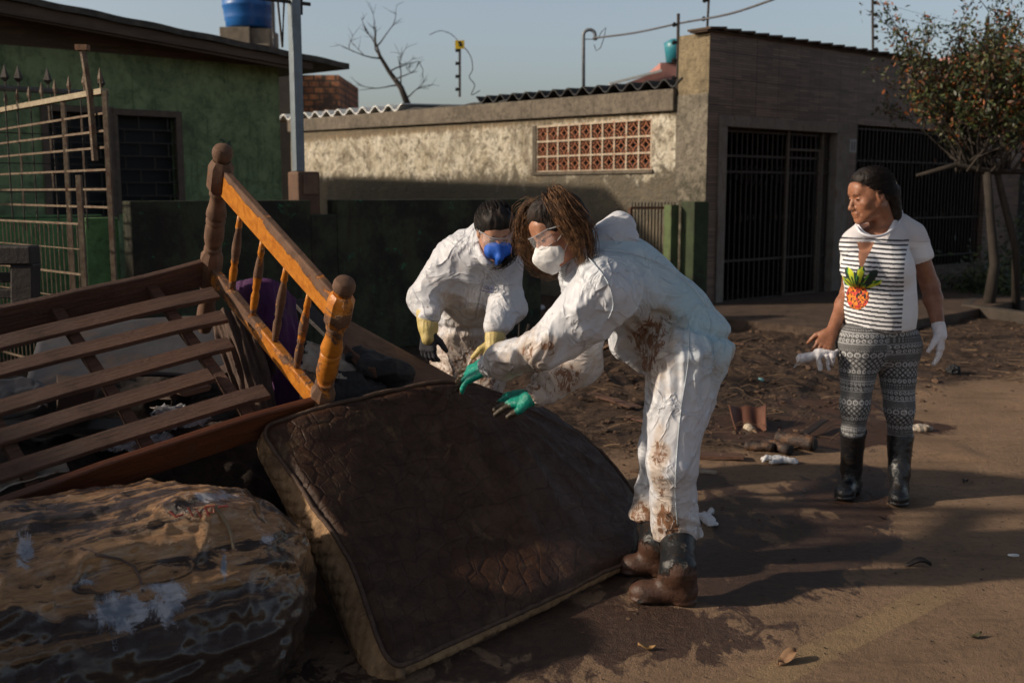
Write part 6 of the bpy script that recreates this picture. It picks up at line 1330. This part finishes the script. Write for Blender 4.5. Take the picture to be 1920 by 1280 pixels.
# ================================================================== plastic wrapped roll, front left
wr = thing('wrapped_mattress', 'rolled mattress in torn muddy printed plastic lying in front of the bed frame', 'mattress', (-1.2, 3.0, 0))
pr = [cap((-2.4, 2.28, .24), (-1.06, 3.24, .25), .34, .31, .1), cap((-2.2, 2.2, .14), (-.86, 3.12, .14), .22, .19, .12), ell((-.93, 3.34, .25), (.26, .26, .23), None, .1), cap((-1.9, 2.85, .38), (-1.2, 3.36, .38), .17, .15, .1)]
pr.append(plane((-1.3, 2.9, .565), (.0, -.22, 1)))
Ls = [(np.array((-2.4, 2.28, .27)), np.array((-1, 3.28, .28)), 4, -1)]
axr = np.array((1.4, 1., 0)); axr /= np.linalg.norm(axr)
def wdisp(V, N):
    s_ = V @ axr; q = V - s_[:, None] * axr; w_ = q * 7 + axr * (s_ * 1.6)[:, None] + .35 * np.stack([vnoise(V * 3, 1), vnoise(V * 3, 2), vnoise(V * 3, 3)], -1)
    d = .02 * ridged(w_, 3, 6) + .02 * fbm(V * 2.4, 2, 8)
    for s0 in (-.9, -.35, .33): d -= .02 * np.exp(-((s_ - s0 + .05 * vnoise(q * 4, 3)) / .022) ** 2)
    return d + .006 * ridged(V * 22, 2, 9) + .016 * np.maximum(0, 1 - 3.5 * np.abs(vnoise(q * 9 + axr * (s_ * 2.2)[:, None] + .5 * vnoise(V * 4, 5)[:, None], 12))) + .01 * np.maximum(0, 1 - 3 * np.abs(vnoise(V * 7 + 3, 15)))
wo_, wv, _ = sobj('plastic_wrap', pr, .0095, None, wr, 6, wdisp)
m = NT('muddy_plastic'); rv = m.coord((1, 1, 1), (0, 0, -math.atan2(1, 1.4))); 
mp2 = m.n('ShaderNodeMapping'); m.l(rv, mp2.inputs[0]); mp2.inputs['Scale'].default_value = (.7, 4.6, 4.6); sv_ = mp2.outputs[0]
tan = m.mix(m.ramp(m.noise(9, 9, .75, .6, sv_), .3, .7), (.62, .34, .15), (.34, .17, .07)); c = m.mix(m.ramp(m.noise(1.25, 10, .72, 1.1, sv_), .49, .54), tan, (.042, .017, .008))
zz_ = m.sep()[2]; c = m.mix(m.math('MULTIPLY', m.ramp(zz_, .42, .22), m.ramp(m.noise(2.5, 8, .7, .4), .3, .5)), c, (.045, .022, .013))  # wrap colour darkens towards the bottom
wp = m.math('ADD', m.noise(6, 10, .85, 2.2, m.coord((1.6, 1.6, .7))), m.attr('white')); c = m.mix(m.math('MULTIPLY', m.ramp(wp, .74, .84), m.ramp(m.attr('white'), .03, .12)), c, m.mix(m.ramp(m.noise(12, 4), .45, .6), (.62, .62, .68), (.26, .3, .38)))
c = m.mix(m.ramp(m.noise(16, 9, .8, 1.5, sv_), .62, .7, 0, .7), c, (.5, .36, .24)); m.col(c); m.rough(m.ramp(m.noise(8, 6), .35, .65, .25, .6)); m.b.inputs['Coat Weight'].default_value = .8; m.b.inputs['Coat Roughness'].default_value = .16; m.bump(m.math('ADD', m.noise(14, 9, .72, .8, sv_), m.math('MULTIPLY', m.noise(70, 5), .25)), .02); wo_.data.materials.append(m.m)
wpx, wpy = px_of(wv); wh = np.zeros(len(wv))
for x_, y_, sx_, sy_, k_ in ((225, 1150, 70, 50, .46), (315, 1130, 50, 60, .4), (45, 1030, 25, 60, .4), (420, 1060, 10, 45, .42), (160, 1090, 30, 12, .36), (400, 930, 70, 18, .36), (300, 1100, 60, 14, .4), (500, 1010, 30, 14, .36)):
    wh = np.maximum(wh, k_ * np.exp(-(((wpx - x_) / sx_) ** 2 + ((wpy - y_) / sy_) ** 2)))
attr(wo_, 'white', wh)
M_redp = simple('faded_red_print', (.3, .05, .03), (.2, .04, .025), 18, .6, 0); M_grp = simple('grey_blue_print', (.12, .14, .18), (.08, .09, .12), 18, .6, 0)
decal('red_lettering', wv, [[(318, 958), (330, 968), (344, 964)], [(352, 950), (362, 968), (368, 954), (378, 969)], [(384, 950), (392, 966)], [(384, 950), (402, 948), (400, 960), (388, 960)], [(410, 950), (428, 948)]], M_redp, wr, .004)
decal('side_lettering', wv, [[(204, 1166), (206, 1176)], [(204, 1166), (214, 1174)], [(214, 1164), (216, 1174)], [(208, 1182), (210, 1192), (217, 1190), (218, 1183), (208, 1182)], [(210, 1198), (212, 1206), (218, 1205), (219, 1197)], [(212, 1211), (214, 1219), (220, 1218), (220, 1211), (212, 1211)]], M_grp, wr, .0022)
decal('binding_cord', wv, [[(402, 948), (415, 965), (428, 985), (434, 1005), (438, 1030)]], simple('yellowed_tape', (.3, .22, .13), (.16, .11, .065), 12, .6), wr, .005)
decal('binding_cord', wv, [[(150, 1027), (185, 1040), (225, 1048), (252, 1062), (263, 1085), (268, 1110)]], simple('brown_cord', (.15, .09, .07), (.08, .05, .04), 12, .6), wr, .004)
# ================================================================== debris pile
hp = [cap((-2.6, 3.4, .05), (-1.2, 4.4, .1), .42, .4, .2), cap((-1.6, 4.9, .1), (-.55, 4.9, .05), .5, .35, .2), cap((-2.8, 4.6, .1), (-1.8, 5.2, .1), .5, .45, .2), ell((-.55, 4.65, .1), (.5, .45, .45), None, .15)]
M_heap = NT('dark_heap'); m = M_heap; c = m.mix(m.ramp(m.noise(8, 8, .75), .35, .65), (.02, .013, .01), (.06, .036, .025)); m.col(c); m.rough(.8); m.bump(m.noise(16, 8, .75), .04); M_heap = m.m
V_, F_ = sculpt(hp, .022, 1, lambda V, N: .05 * ridged(V * 4, 3, 4) + .03 * ridged(V * 11, 2, 5)); k = V_[:, 2] < -.1; V_[k, 2] = -.1; struct(np_obj('debris_heap', V_, F_, M_heap), 'stuff')
def sheet(name, label, cat, grid, mat, amp=.012, fr=6, nu=50, nv=40, th=.004, seed=1, dirn=(1, 1), group=None, rag=0):
    G = np.array([[list(at(*p)) for p in r] for r in grid]); u, v = np.meshgrid(np.linspace(0, 1, nu), np.linspace(0, 1, nv)); u, v = u.ravel(), v.ravel()
    if rag: u = u + rag * vnoise(np.c_[v * 9, v * 0, v * 0 + seed], 3) * (np.abs(u - .5) > .45); v = v + rag * vnoise(np.c_[u * 9, u * 0, u * 0 + seed], 4) * (np.abs(v - .5) > .45); u = np.clip(u, 0, 1); v = np.clip(v, 0, 1)
    P_ = patch(G, u, v); a = patch(G, np.clip(u + .01, 0, 1), v) - patch(G, np.clip(u - .01, 0, 1), v); b_ = patch(G, u, np.clip(v + .01, 0, 1)) - patch(G, u, np.clip(v - .01, 0, 1)); n = np.cross(a, b_); n /= np.linalg.norm(n, axis=1)[:, None] + 1e-9
    P_ = P_ + n * (amp * ridged(np.c_[u * fr * dirn[0], v * fr * dirn[1], u * 0 + seed], 3, seed))[:, None]; c0 = P_.mean(0); i_ = np.arange(nu * nv).reshape(nv, nu); F_ = np.stack([i_[:-1, :-1], i_[:-1, 1:], i_[1:, 1:], i_[1:, :-1]], -1).reshape(-1, 4)
    o = np_obj(name, P_ - c0, F_, mat, None, True); o.location = c0; s_ = o.modifiers.new('thickness', 'SOLIDIFY'); s_.thickness = th; tag(o, label, cat, group); return o
M_ply = simple('muddy_plywood', (.18, .105, .068), (.12, .066, .043), 5, .7, .004, stretch=(1, 5, 5)); M_tarp = simple('grey_wet_panel', (.085, .08, .082), (.05, .047, .05), 3, .45, .004, dirt=(.1, .07, .05)); M_purple = simple('purple_cloth', (.07, .012, .085), (.035, .008, .045), 5, .85, .006, dirt=(.06, .035, .03))
M_brcl = simple('brown_muddy_cloth', (.1, .058, .04), (.055, .032, .024), 6, .85, .006); M_blk = simple('black_soaked_cloth', (.012, .013, .017), (.007, .007, .009), 6, .7, .008); M_dgr = simple('dark_grey_cloth', (.03, .031, .035), (.018, .018, .02), 5, .8, .006)
M_paper = simple('stained_paper', (.42, .37, .32), (.28, .23, .18), 7, .85, .004, dirt=(.16, .1, .06), dscale=7); M_clearp = simple('crumpled_white_film', (.42, .43, .46), (.22, .22, .24), 9, .35, .004, dirt=(.12, .08, .06), dscale=6)
sheet('plywood_board', 'muddy plywood board sloping down behind the near bed post', 'board', [[(645, 800, 4.5), (900, 800, 4.75)], [(640, 592, 4.75), (868, 716, 4.95)]], M_ply, .002, 2, 30, 30, .018)
sheet('grey_panel', 'wet grey panel lying under the bed slats', 'panel', [[(40, 742, 4.1), (250, 700, 4.45), (450, 712, 4.6)], [(70, 640, 4.6), (250, 600, 4.9), (420, 590, 5.0)]], M_tarp, .004, 3, 30, 30, .02)
sheet('purple_cloth', 'purple cloth hanging behind the bed spindles', 'cloth', [[(470, 790, 4.55), (515, 800, 4.5), (560, 770, 4.5)], [(455, 650, 4.6), (510, 640, 4.5), (566, 650, 4.6)], [(445, 528, 4.7), (500, 522, 4.65), (555, 560, 4.75)]], M_purple, .02, 4, 40, 50, .005, 3, (1.6, .6))
sheet('brown_cloth', 'brown muddy cloth hanging from the far bed post', 'cloth', [[(455, 775, 4.3), (490, 800, 4.28), (520, 770, 4.35)], [(415, 660, 4.5), (455, 680, 4.42), (500, 680, 4.45)], [(395, 590, 4.62), (425, 580, 4.6), (470, 610, 4.6)]], M_brcl, .022, 4, 40, 50, .005, 7, (1.8, .5))
sheet('dirty_paper', 'stained crumpled paper sheet behind the near bed post', 'paper', [[(560, 690, 4.45), (620, 706, 4.45), (668, 712, 4.5)], [(575, 640, 4.6), (620, 650, 4.6), (672, 680, 4.65)]], M_paper, .012, 5, 30, 30, .002, 9, (1, 1), rag=.08)
sheet('dark_blanket', 'dark grey blanket slumped between the near bed post and the mattress', 'blanket', [[(600, 790, 4.35), (660, 780, 4.4), (745, 760, 4.5)], [(610, 705, 4.5), (665, 695, 4.5), (715, 720, 4.55)]], M_dgr, .022, 4, 40, 30, .006, 12, (1.4, .8))
bp = [cap(A3(672, 668, 4.62), A3(750, 712, 4.6), .05, .055, .03), cap(A3(690, 690, 4.55), A3(760, 700, 4.62), .05, .035, .03), ell(A3(735, 700, 4.6), (.09, .07, .055), None, .03)]
V_, F_ = sculpt(bp, .006, 1, lambda V, N: .014 * ridged(V * np.array([9, 9, 16]), 3, 7)); o = np_obj('black_bundle', V_ - V_.mean(0), F_, M_blk); o.location = V_.mean(0); tag(o, 'black soaked bundle of clothes lying on the sloping plywood board', 'clothes')
def plank(label, a, b_, w, h, mat=M_slat, name='broken_plank', cat='plank', up=(0, 0, 1), grp=None):
    a, b_ = Vector(a), Vector(b_); L = (b_ - a).length; bm = dense_box((0, -w / 2, -h / 2), (L, w / 2, h / 2), (8, 2, 1), .01)
    for v in bm.verts:
        if v.co.x > L - 1e-4 or v.co.x < 1e-4: v.co.x += random.uniform(-.02, .02)
    d = (b_ - a).normalized(); o = bm_obj(bm, name, mat, None, .003); sd = Vector(up).cross(d).normalized(); u_ = d.cross(sd); o.matrix_world = Matrix.Translation(a) @ Matrix((d, sd, u_)).transposed().to_4x4(); return tag(o, label, cat, grp)
plank('turned wooden leg stub behind the near bed post', at(655, 650, 4.62), at(700, 700, 4.5), .04, .04)
plank('dark plank leaning behind the spindles beside the purple cloth', at(560, 560, 4.9), at(640, 650, 4.75), .09, .02, M_dk)
plank('pale splintered plank under the slats near the purple cloth', at(560, 700, 4.45), at(585, 735, 4.35), .06, .05)
plank('broken board stub below the third slat', at(300, 742, 4.25), at(520, 660, 4.75), .12, .02, M_brcl)
plank('short orange brown board end under the slats', at(330, 735, 4.2), at(385, 722, 4.3), .1, .02, M_ply)
plank('dark board lying low under the bed at the left', at(-30, 800, 3.9), at(330, 800, 4.2), .2, .02, M_dk)
plank('dark beam stub lying crosswise under the slats', at(105, 740, 4.1), at(180, 745, 4.15), .25, .12, M_brcl)
sheet('crumpled_film', 'crumpled bluish white plastic film under the fourth slat', 'plastic', [[(285, 800, 3.95), (345, 806, 3.95), (400, 790, 4.05)], [(280, 764, 4.15), (340, 762, 4.2), (385, 775, 4.2)]], M_clearp, .02, 6, 36, 30, .002, 15, (1, 1), rag=.1)
sheet('crumpled_film', 'pale crumpled plastic film under the lowest slat', 'plastic', [[(190, 850, 3.72), (260, 846, 3.8), (330, 830, 3.9)], [(190, 818, 3.95), (260, 810, 4.), (320, 800, 4.05)]], M_clearp, .02, 6, 36, 30, .002, 19, (1, 1), rag=.1)
sheet('wet_cardboard', 'wet grey cardboard showing under the slats at the left edge', 'cardboard', [[(-10, 790, 3.8), (60, 770, 3.9), (90, 760, 3.95)], [(-10, 715, 4.1), (50, 710, 4.15), (85, 722, 4.15)]], M_tarp, .012, 4, 20, 20, .006, 22)
sheet('wet_cardboard', 'pale soaked cardboard between the lowest slat and the near bed rail', 'cardboard', [[(-20, 925, 3.35), (60, 900, 3.4), (130, 880, 3.5)], [(-20, 880, 3.55), (60, 870, 3.6), (120, 862, 3.65)]], M_paper, .01, 4, 20, 20, .004, 25)
b = MB(); P_ = [at(-12, 985, 2.9), at(3, 1010, 2.9), at(9, 1085, 2.86), at(2, 1112, 2.85), at(-20, 1110, 2.85)]; b.add(P_ + [p + Vector((-.01, .03, 0)) for p in P_], [(0, 1, 2, 3, 4), (9, 8, 7, 6, 5)] + [(i, i + 5, (i + 1) % 5 + 5, (i + 1) % 5) for i in range(5)])
o = b.build('pale_panel', simple('pale_green_board', (.4, .5, .42), (.3, .36, .3), 5, .5), None); tag(o, 'pale green panel edge poking in at the far left of the roll', 'panel')

# ================================================================== things on the ground
def gz(px, py, z=0.): g = gnd(px, py); g.z = ground_z(g.x, g.y) + z; return g
sh = thing('shovel', 'square steel shovel with a wooden handle lying on the wet mud', 'shovel', gz(1408, 812))
O = sh.location.copy(); Ysh = O.y; sb = [[(1366, 760), (1387, 764), (1402, 760), (1420, 764), (1438, 758)], [(1372, 785), (1388, 789), (1404, 783), (1420, 789), (1437, 784)], [(1379, 806), (1391, 812), (1408, 806), (1424, 812), (1438, 806)]]
G = np.array([[list(at(px, py, Ysh + .20 * (2 - j) / 2 - .0 + (.04 if i in (0, 4) else 0) * -1)) for i, (px, py) in enumerate(r)] for j, r in enumerate(sb)])
u, v = np.meshgrid(np.linspace(0, 1, 30), np.linspace(0, 1, 20)); u, v = u.ravel(), v.ravel(); P_ = patch(G, u, v) - np.array(O); i_ = np.arange(600).reshape(20, 30); F_ = np.stack([i_[:-1, :-1], i_[:-1, 1:], i_[1:, 1:], i_[1:, :-1]], -1).reshape(-1, 4)
m = NT('rusty_blade'); c = m.mix(m.ramp(m.noise(8, 7), .35, .65), (.2, .09, .055), (.12, .05, .032)); m.col(c); m.rough(.5); m.b.inputs['Metallic'].default_value = .3; M_blade = m.m
bl = np_obj('blade', P_, F_, M_blade, sh); s_ = bl.modifiers.new('t', 'SOLIDIFY'); s_.thickness = .006
M_handle = simple('worn_handle', (.3, .2, .12), (.2, .12, .07), 12, .7, .002); b = MB(); a_ = at(1405, 806, Ysh) - O; c_ = at(1432, 838, Ysh - .12) - O; b.tube([a_ + Vector((0, 0, .02)), c_ + Vector((0, 0, .02))], [.02, .018], 10); b.build('handle', M_handle, sh, True)
b = MB(); b.tube([a_ + Vector((-.015, .02, .02)), a_ + (c_ - a_) * .25 + Vector((0, 0, .02))], [.028, .026], 12); b.build('collar', simple('pale_collar', (.5, .42, .32), (.38, .3, .22), 10, .6), sh, True)
def log(px0, py0, px1, py1, r, label, mat, Yoff=0., name='log', hollow=True):
    a, c_ = gz(px0, py0, r), gz(px1, py1, r); a.y += Yoff; c_.y += Yoff; t = thing(name, label, name.replace('_', ' '), a); b = MB(); L = c_ - a; n = 9
    b.tube([L * (i / n) + Vector((random.gauss(0, .004), random.gauss(0, .004), random.gauss(0, .003))) for i in range(n + 1)], [r * random.uniform(.92, 1.06) for _ in range(n + 1)], 14, not hollow or True); b.build('body', mat, t, True)
    if hollow: b = MB(); d = L.normalized(); b.tube([L + d * .0015, L + d * .004], r * .72, 14); b.build('painted_hollow', M_black, t)  # black disc paints the dark hollow on a closed end
    return t
M_rot = simple('rotten_dark_tube', (.05, .028, .02), (.02, .012, .01), 14, .55, .01, dirt=(.14, .07, .035), dscale=8)
log(1455, 836, 1527, 848, .045, 'thick dark hollow log with an open right end', M_rot); log(1398, 846, 1448, 850, .03, 'short dark pipe stub left of the thick log', M_rot, name='pipe_stub'); log(1432, 838, 1478, 852, .032, 'muddy bottle with a yellowish mouth before the thick log', M_rot, -.03, 'bottle')
plank('dark splinter of wood behind the thick log', gz(1505, 824, .03), gz(1548, 808, .06), .05, .012, M_dk)
plank('flat muddy plank beside the trouser leg', gz(1296, 858, .015), gz(1392, 864, .015), .1, .02, M_slat)
plank('pale stick beside the trouser leg', gz(1302, 881, .008), gz(1340, 887, .008), .012, .01, M_paper, 'stick', 'stick'); plank('second pale stick crossing the first', gz(1296, 886, .01), gz(1338, 890, .01), .01, .01, M_paper, 'stick', 'stick')
plank('pale brown wood scrap on the mud heap', gz(1118, 697, .03), gz(1152, 706, .03), .07, .02, M_ply)
for k, (a_, b_, w_) in enumerate((((1105, 765), (1190, 790), .08), ((1180, 800), (1215, 812), .05), ((1340, 665), (1395, 672), .06), ((1640, 855), (1690, 868), .04) if False else ((1010, 700), (1040, 712), .05))):
    plank(('long dark board half sunk in mud right of the mattress', 'small dark board piece behind the trouser leg', 'short board on the verge behind the hips', 'small dark scrap of wood left of the far forearm')[k], gz(*a_, .02), gz(*b_, .02), w_, .015, M_slat)
def crumple(name, label, cat, px, py, rx, ry, rz_, mat, seed=1, amp=.3):
    g = gz(px, py, rz_ * .6); V_, F_ = sculpt([ell((0, 0, 0), (rx, ry, rz_), None, .01)], max(rx, ry) / 16, 0, lambda V, N: rz_ * amp * 2.2 * ridged(V / max(rx, ry) * 2.2 + seed * 3.1, 3, seed)); V_ = V_ * np.array([1 + .3 * np.sin(seed), 1, 1])
    o = np_obj(name, V_, F_, mat, None, False); o.location = g; tag(o, label, cat); return o
M_tissue = simple('white_limp_latex', (.74, .74, .76), (.6, .6, .63), 20, .6, .003, dirt=(.25, .17, .12), dscale=12, dlo=.6, dhi=.7)
def limp_glove(label, px, py, s, rz_, seed):
    g = gz(px, py, .012 * s); rg = random.Random(seed); P_ = [cap((-.05, 0, 0), (.03, 0, .01), .03, .035, .02, ((0, 0, 1), .45))]
    for i in range(5): a = (i - 2) * .42 + rg.gauss(0, .12); L = rg.uniform(.05, .08); e = (.03 + math.cos(a) * L, math.sin(a) * L, rg.uniform(0, .025)); P_.append(cap((.03, (i - 2) * .012, .008), e, .012, .008, .008)); P_.append(cap(e, (e[0] + .02, e[1] + rg.gauss(0, .02), 0), .008, .005, .005))
    V_, F_ = sculpt([((q[0], q[1] * s, q[2] * s, q[3] * s, q[4] * s) + q[5:]) for q in P_], .0045, 1, lambda V, N: .008 * ridged(V * 24, 3, seed)); o = np_obj('limp_glove', V_, F_, M_tissue, None, True); o.location = g; o.rotation_euler = (0, 0, rz_); return tag(o, label, 'glove')
limp_glove('limp white glove lying on the dry mud below the shovel', 1470, 869, 1., 3.0, 2); limp_glove('crumpled white glove behind the heel of the near boot', 1326, 982, .95, 1.9, 5)
crumple('crumpled_paper', 'crumpled pale muddy paper right of the patterned leggings', 'paper', 1727, 806, .09, .05, .02, M_paper, 4); crumple('paper_scrap', 'small whitish paper scrap on the flat muddy plank', 'paper', 1349, 862, .035, .03, .014, M_paper, 6)
crumple('white_scrap', 'small white scrap lying in front of the dark boundary wall', 'litter', 1008, 580, .07, .04, .03, M_tissue, 7); crumple('blue_bottle_cap', 'small pale teal scrap on the wet verge above the shovel', 'litter', 1423, 740, .025, .02, .015, simple('pale_teal', (.3, .6, .6), (.2, .45, .45), 10, .3, 0), 8, .1)
crumple('red_scrap', 'small red orange scrap behind the trouser leg', 'litter', 1336, 754, .03, .03, .02, simple('red_bit', (.6, .06, .02), (.5, .05, .02), 10, .5, 0), 9, .1)
crumple('mud_clod', 'round dark clod beside the gloved hand on the road edge', 'clod', 1787, 703, .06, .05, .045, M_blk, 10, .15)
crumple('clear_wrapper', 'tiny clear wrapper on the road at the right edge', 'litter', 1900, 1041, .03, .015, .004, M_tissue, 12); 
for k, (px, py, s_, lab, col) in enumerate(((1477, 1240, .05, 'curled pale brown dead leaf on the painted line near the bottom', (.34, .2, .11)), (1722, 1061, .05, 'dark leaf scraps on the shaded road', (.03, .025, .025)), (1810, 904, .03, 'small dark curled leaf right of the boots', (.03, .02, .017)), (1652, 973, .02, 'tiny dark leaf below the boots', (.04, .02, .015)), (1213, 1217, .03, 'small yellow brown leaf near the muddy boot', (.35, .2, .08)), (1830, 1195, .025, 'small olive leaf on the lower right road', (.07, .06, .03)))):
    g = gz(px, py, .008); u, v = np.meshgrid(np.linspace(-1, 1, 9), np.linspace(-1, 1, 5)); rr = random.Random(k); X = u * s_; Yy = v * s_ * .45 * (1 - u * u * .9); Z = .3 * s_ * (v * v) + .25 * s_ * np.sin(u * 2.4 + k) + .008 * 0
    i_ = np.arange(45).reshape(5, 9); F_ = np.stack([i_[:-1, :-1], i_[:-1, 1:], i_[1:, 1:], i_[1:, :-1]], -1).reshape(-1, 4); o = np_obj('dead_leaf', np.stack([X, Yy, Z], -1).reshape(-1, 3), F_, simple('leaf_%s' % 'abcdef'[k], col, tuple(x * .6 for x in col), 20, .7, .001)); o.location = g; o.rotation_euler = (0, 0, rr.uniform(-.3, .9)); s2 = o.modifiers.new('t', 'SOLIDIFY'); s2.thickness = .001; tag(o, lab, 'leaf')
# loose stuff nobody could count: clods, twigs and stalks on the verge
rg = random.Random(21); b = MB(); n_c = 0
ics = [[v.co.copy() for v in (lambda bm: (bmesh.ops.create_icosphere(bm, subdivisions=1, radius=1), bm)[1])(bmesh.new()).verts]][0]
bm_ = bmesh.new(); bmesh.ops.create_icosphere(bm_, subdivisions=1, radius=1); icf = [[v.index for v in f.verts] for f in bm_.faces]; icv = [v.co.copy() for v in bm_.verts]; bm_.free()
Vc, Fc = [], []
for i in range(9000):
    x, y = rg.uniform(-2.3, 6), rg.uniform(3.0, 12.8); e_ = -((x - SA.x) * SN.x + (y - SA.y) * SN.y); dens = 1 if e_ < 4.7 else (.3 if e_ < 5.6 else .12)
    if e_ < .15 or rg.random() > dens: continue
    r = abs(rg.gauss(0, .011)) + .003; r = min(r, .04) * (1 if e_ < 5.0 else .35); z = ground_z(x, y); k = len(Vc); sq = Vector((rg.uniform(.7, 1.5), rg.uniform(.7, 1.5), rg.uniform(.4, .8)))
    Vc += [Vector((x + v.x * r * sq.x * rg.uniform(.75, 1.2), y + v.y * r * sq.y * rg.uniform(.75, 1.2), z + v.z * r * sq.z)) for v in icv]; Fc += [tuple(j + k for j in f) for f in icf]
M_clod = simple('clods', (.13, .075, .045), (.04, .024, .016), 3, .9, .01); struct(mesh_obj('mud_clods', Vc, Fc, M_clod, None, False), 'stuff')
b = MB()
for i in range(620):
    px, py = rg.uniform(985, 1560), rg.uniform(625, 850)
    if px > 1420 and rg.random() < .6: continue
    g = gz(px, py, .01); L = rg.uniform(.04, .22); a = rg.gauss(0, .6); d = Vector((math.cos(a), math.sin(a), rg.gauss(.05, .22))) * L; b.tube([g, g + d * .5 + Vector((0, 0, rg.gauss(.01, .01))), g + d], [rg.uniform(.0012, .0032)] * 3, 4, False)
for i in range(160):
    px, py = rg.uniform(1700, 1930), rg.uniform(610, 720); g = gz(px, py, .008); L = rg.uniform(.04, .2); a = rg.gauss(0, .5); d = Vector((math.cos(a), math.sin(a), rg.gauss(.02, .1))) * L; b.tube([g, g + d], rg.uniform(.002, .005), 4, False)
struct(b.build('twigs_and_straw', simple('twigs', (.2, .125, .07), (.05, .03, .02), 2, .85, 0)), 'stuff')
Vc, Fc = [], []
for i in range(420):
    px, py = rg.uniform(700, 1920), rg.uniform(830, 1280); g = gnd(px, py); s_ = min(.0025 + abs(rg.gauss(0, .003)), .011) * (.7 + (1280 - py) / 900); a = rg.uniform(0, 6.3); z = ground_z(g.x, g.y) + .003; k = len(Vc)
    for j in range(5): q_ = a + j * 1.256; rr_ = s_ * rg.uniform(.5, 1.2); Vc.append((g.x + math.cos(q_) * rr_, g.y + math.sin(q_) * rr_ * 1.3, z + rg.uniform(0, s_ * .5)))
    Fc += [(k, k + 1, k + 2), (k, k + 2, k + 3), (k, k + 3, k + 4)]
struct(mesh_obj('leaf_crumbs', Vc, Fc, simple('leaf_crumb', (.06, .035, .022), (.02, .013, .01), 1, .8, 0), None, False), 'stuff')
b = MB()
for (x0, y0_, x1_, y1_) in ((968, 690, 974, 606), (990, 680, 992, 608), (992, 608, 978, 640), (985, 670, 1000, 640)): b.tube([at(x0, y0_, 6.9), at((x0 + x1_) / 2 + 2, (y0_ + y1_) / 2, 6.9), at(x1_, y1_, 6.9)], [.012, .01, .006], 5)
o = b.build('broken_twigs', M_bark, None); tag(o, 'upright broken twigs between the two bending people', 'twigs')
# ================================================================== unseen lorry added upstream of the sun to shade the near left
lo_ = thing('shade_lorry', 'unseen cargo lorry added left of the pile to shade the near left', 'lorry', (-8.2, .9, 0), R(100)); M_lor = simple('grey_lorry_paint', (.25, .25, .25), (.2, .2, .2), 3, .4, 0)
LH = 3.35
b = MB(); b.box((-3.6, -1.15, .9), (3.0, 1.15, LH)); b.build('cargo_box', M_lor, lo_, bevel=.03); b = MB(); b.box((3.1, -1.1, .6), (4.7, 1.1, 2.5)); b.build('cab', M_lor, lo_, bevel=.15); b = MB(); b.box((-3.5, -.5, .6), (4.2, .5, .9)); b.build('chassis', M_rustdk, lo_)
for x in (-2.4, 3.7):
    for s_ in (-1, 1): b = MB(); b.tube([(x, s_ * .8, .48), (x, s_ * 1.12, .48)], .48, 24); b.build('wheel', M_blk, lo_, False)

GRP = {'electric_fence_pole': 'electric fence poles on the walls', 'fence_wire': 'electric fence wires', 'loose_wire': 'loose wires by the yellow sign', 'dead_leaf': 'dead leaves on the road', 'crumpled_film': 'crumpled film under the slats', 'wet_cardboard': 'wet cardboard under the slats', 'stick': 'pale sticks beside the trouser leg', 'broken_plank': 'broken planks and boards', 'limp_glove': 'discarded white gloves', 'person': 'three people clearing the debris'}
for o in bpy.data.objects:
    k = o.name.split('.')[0]
    if o.parent is None and 'category' in o.keys() and k in GRP: o['group'] = GRP[k]
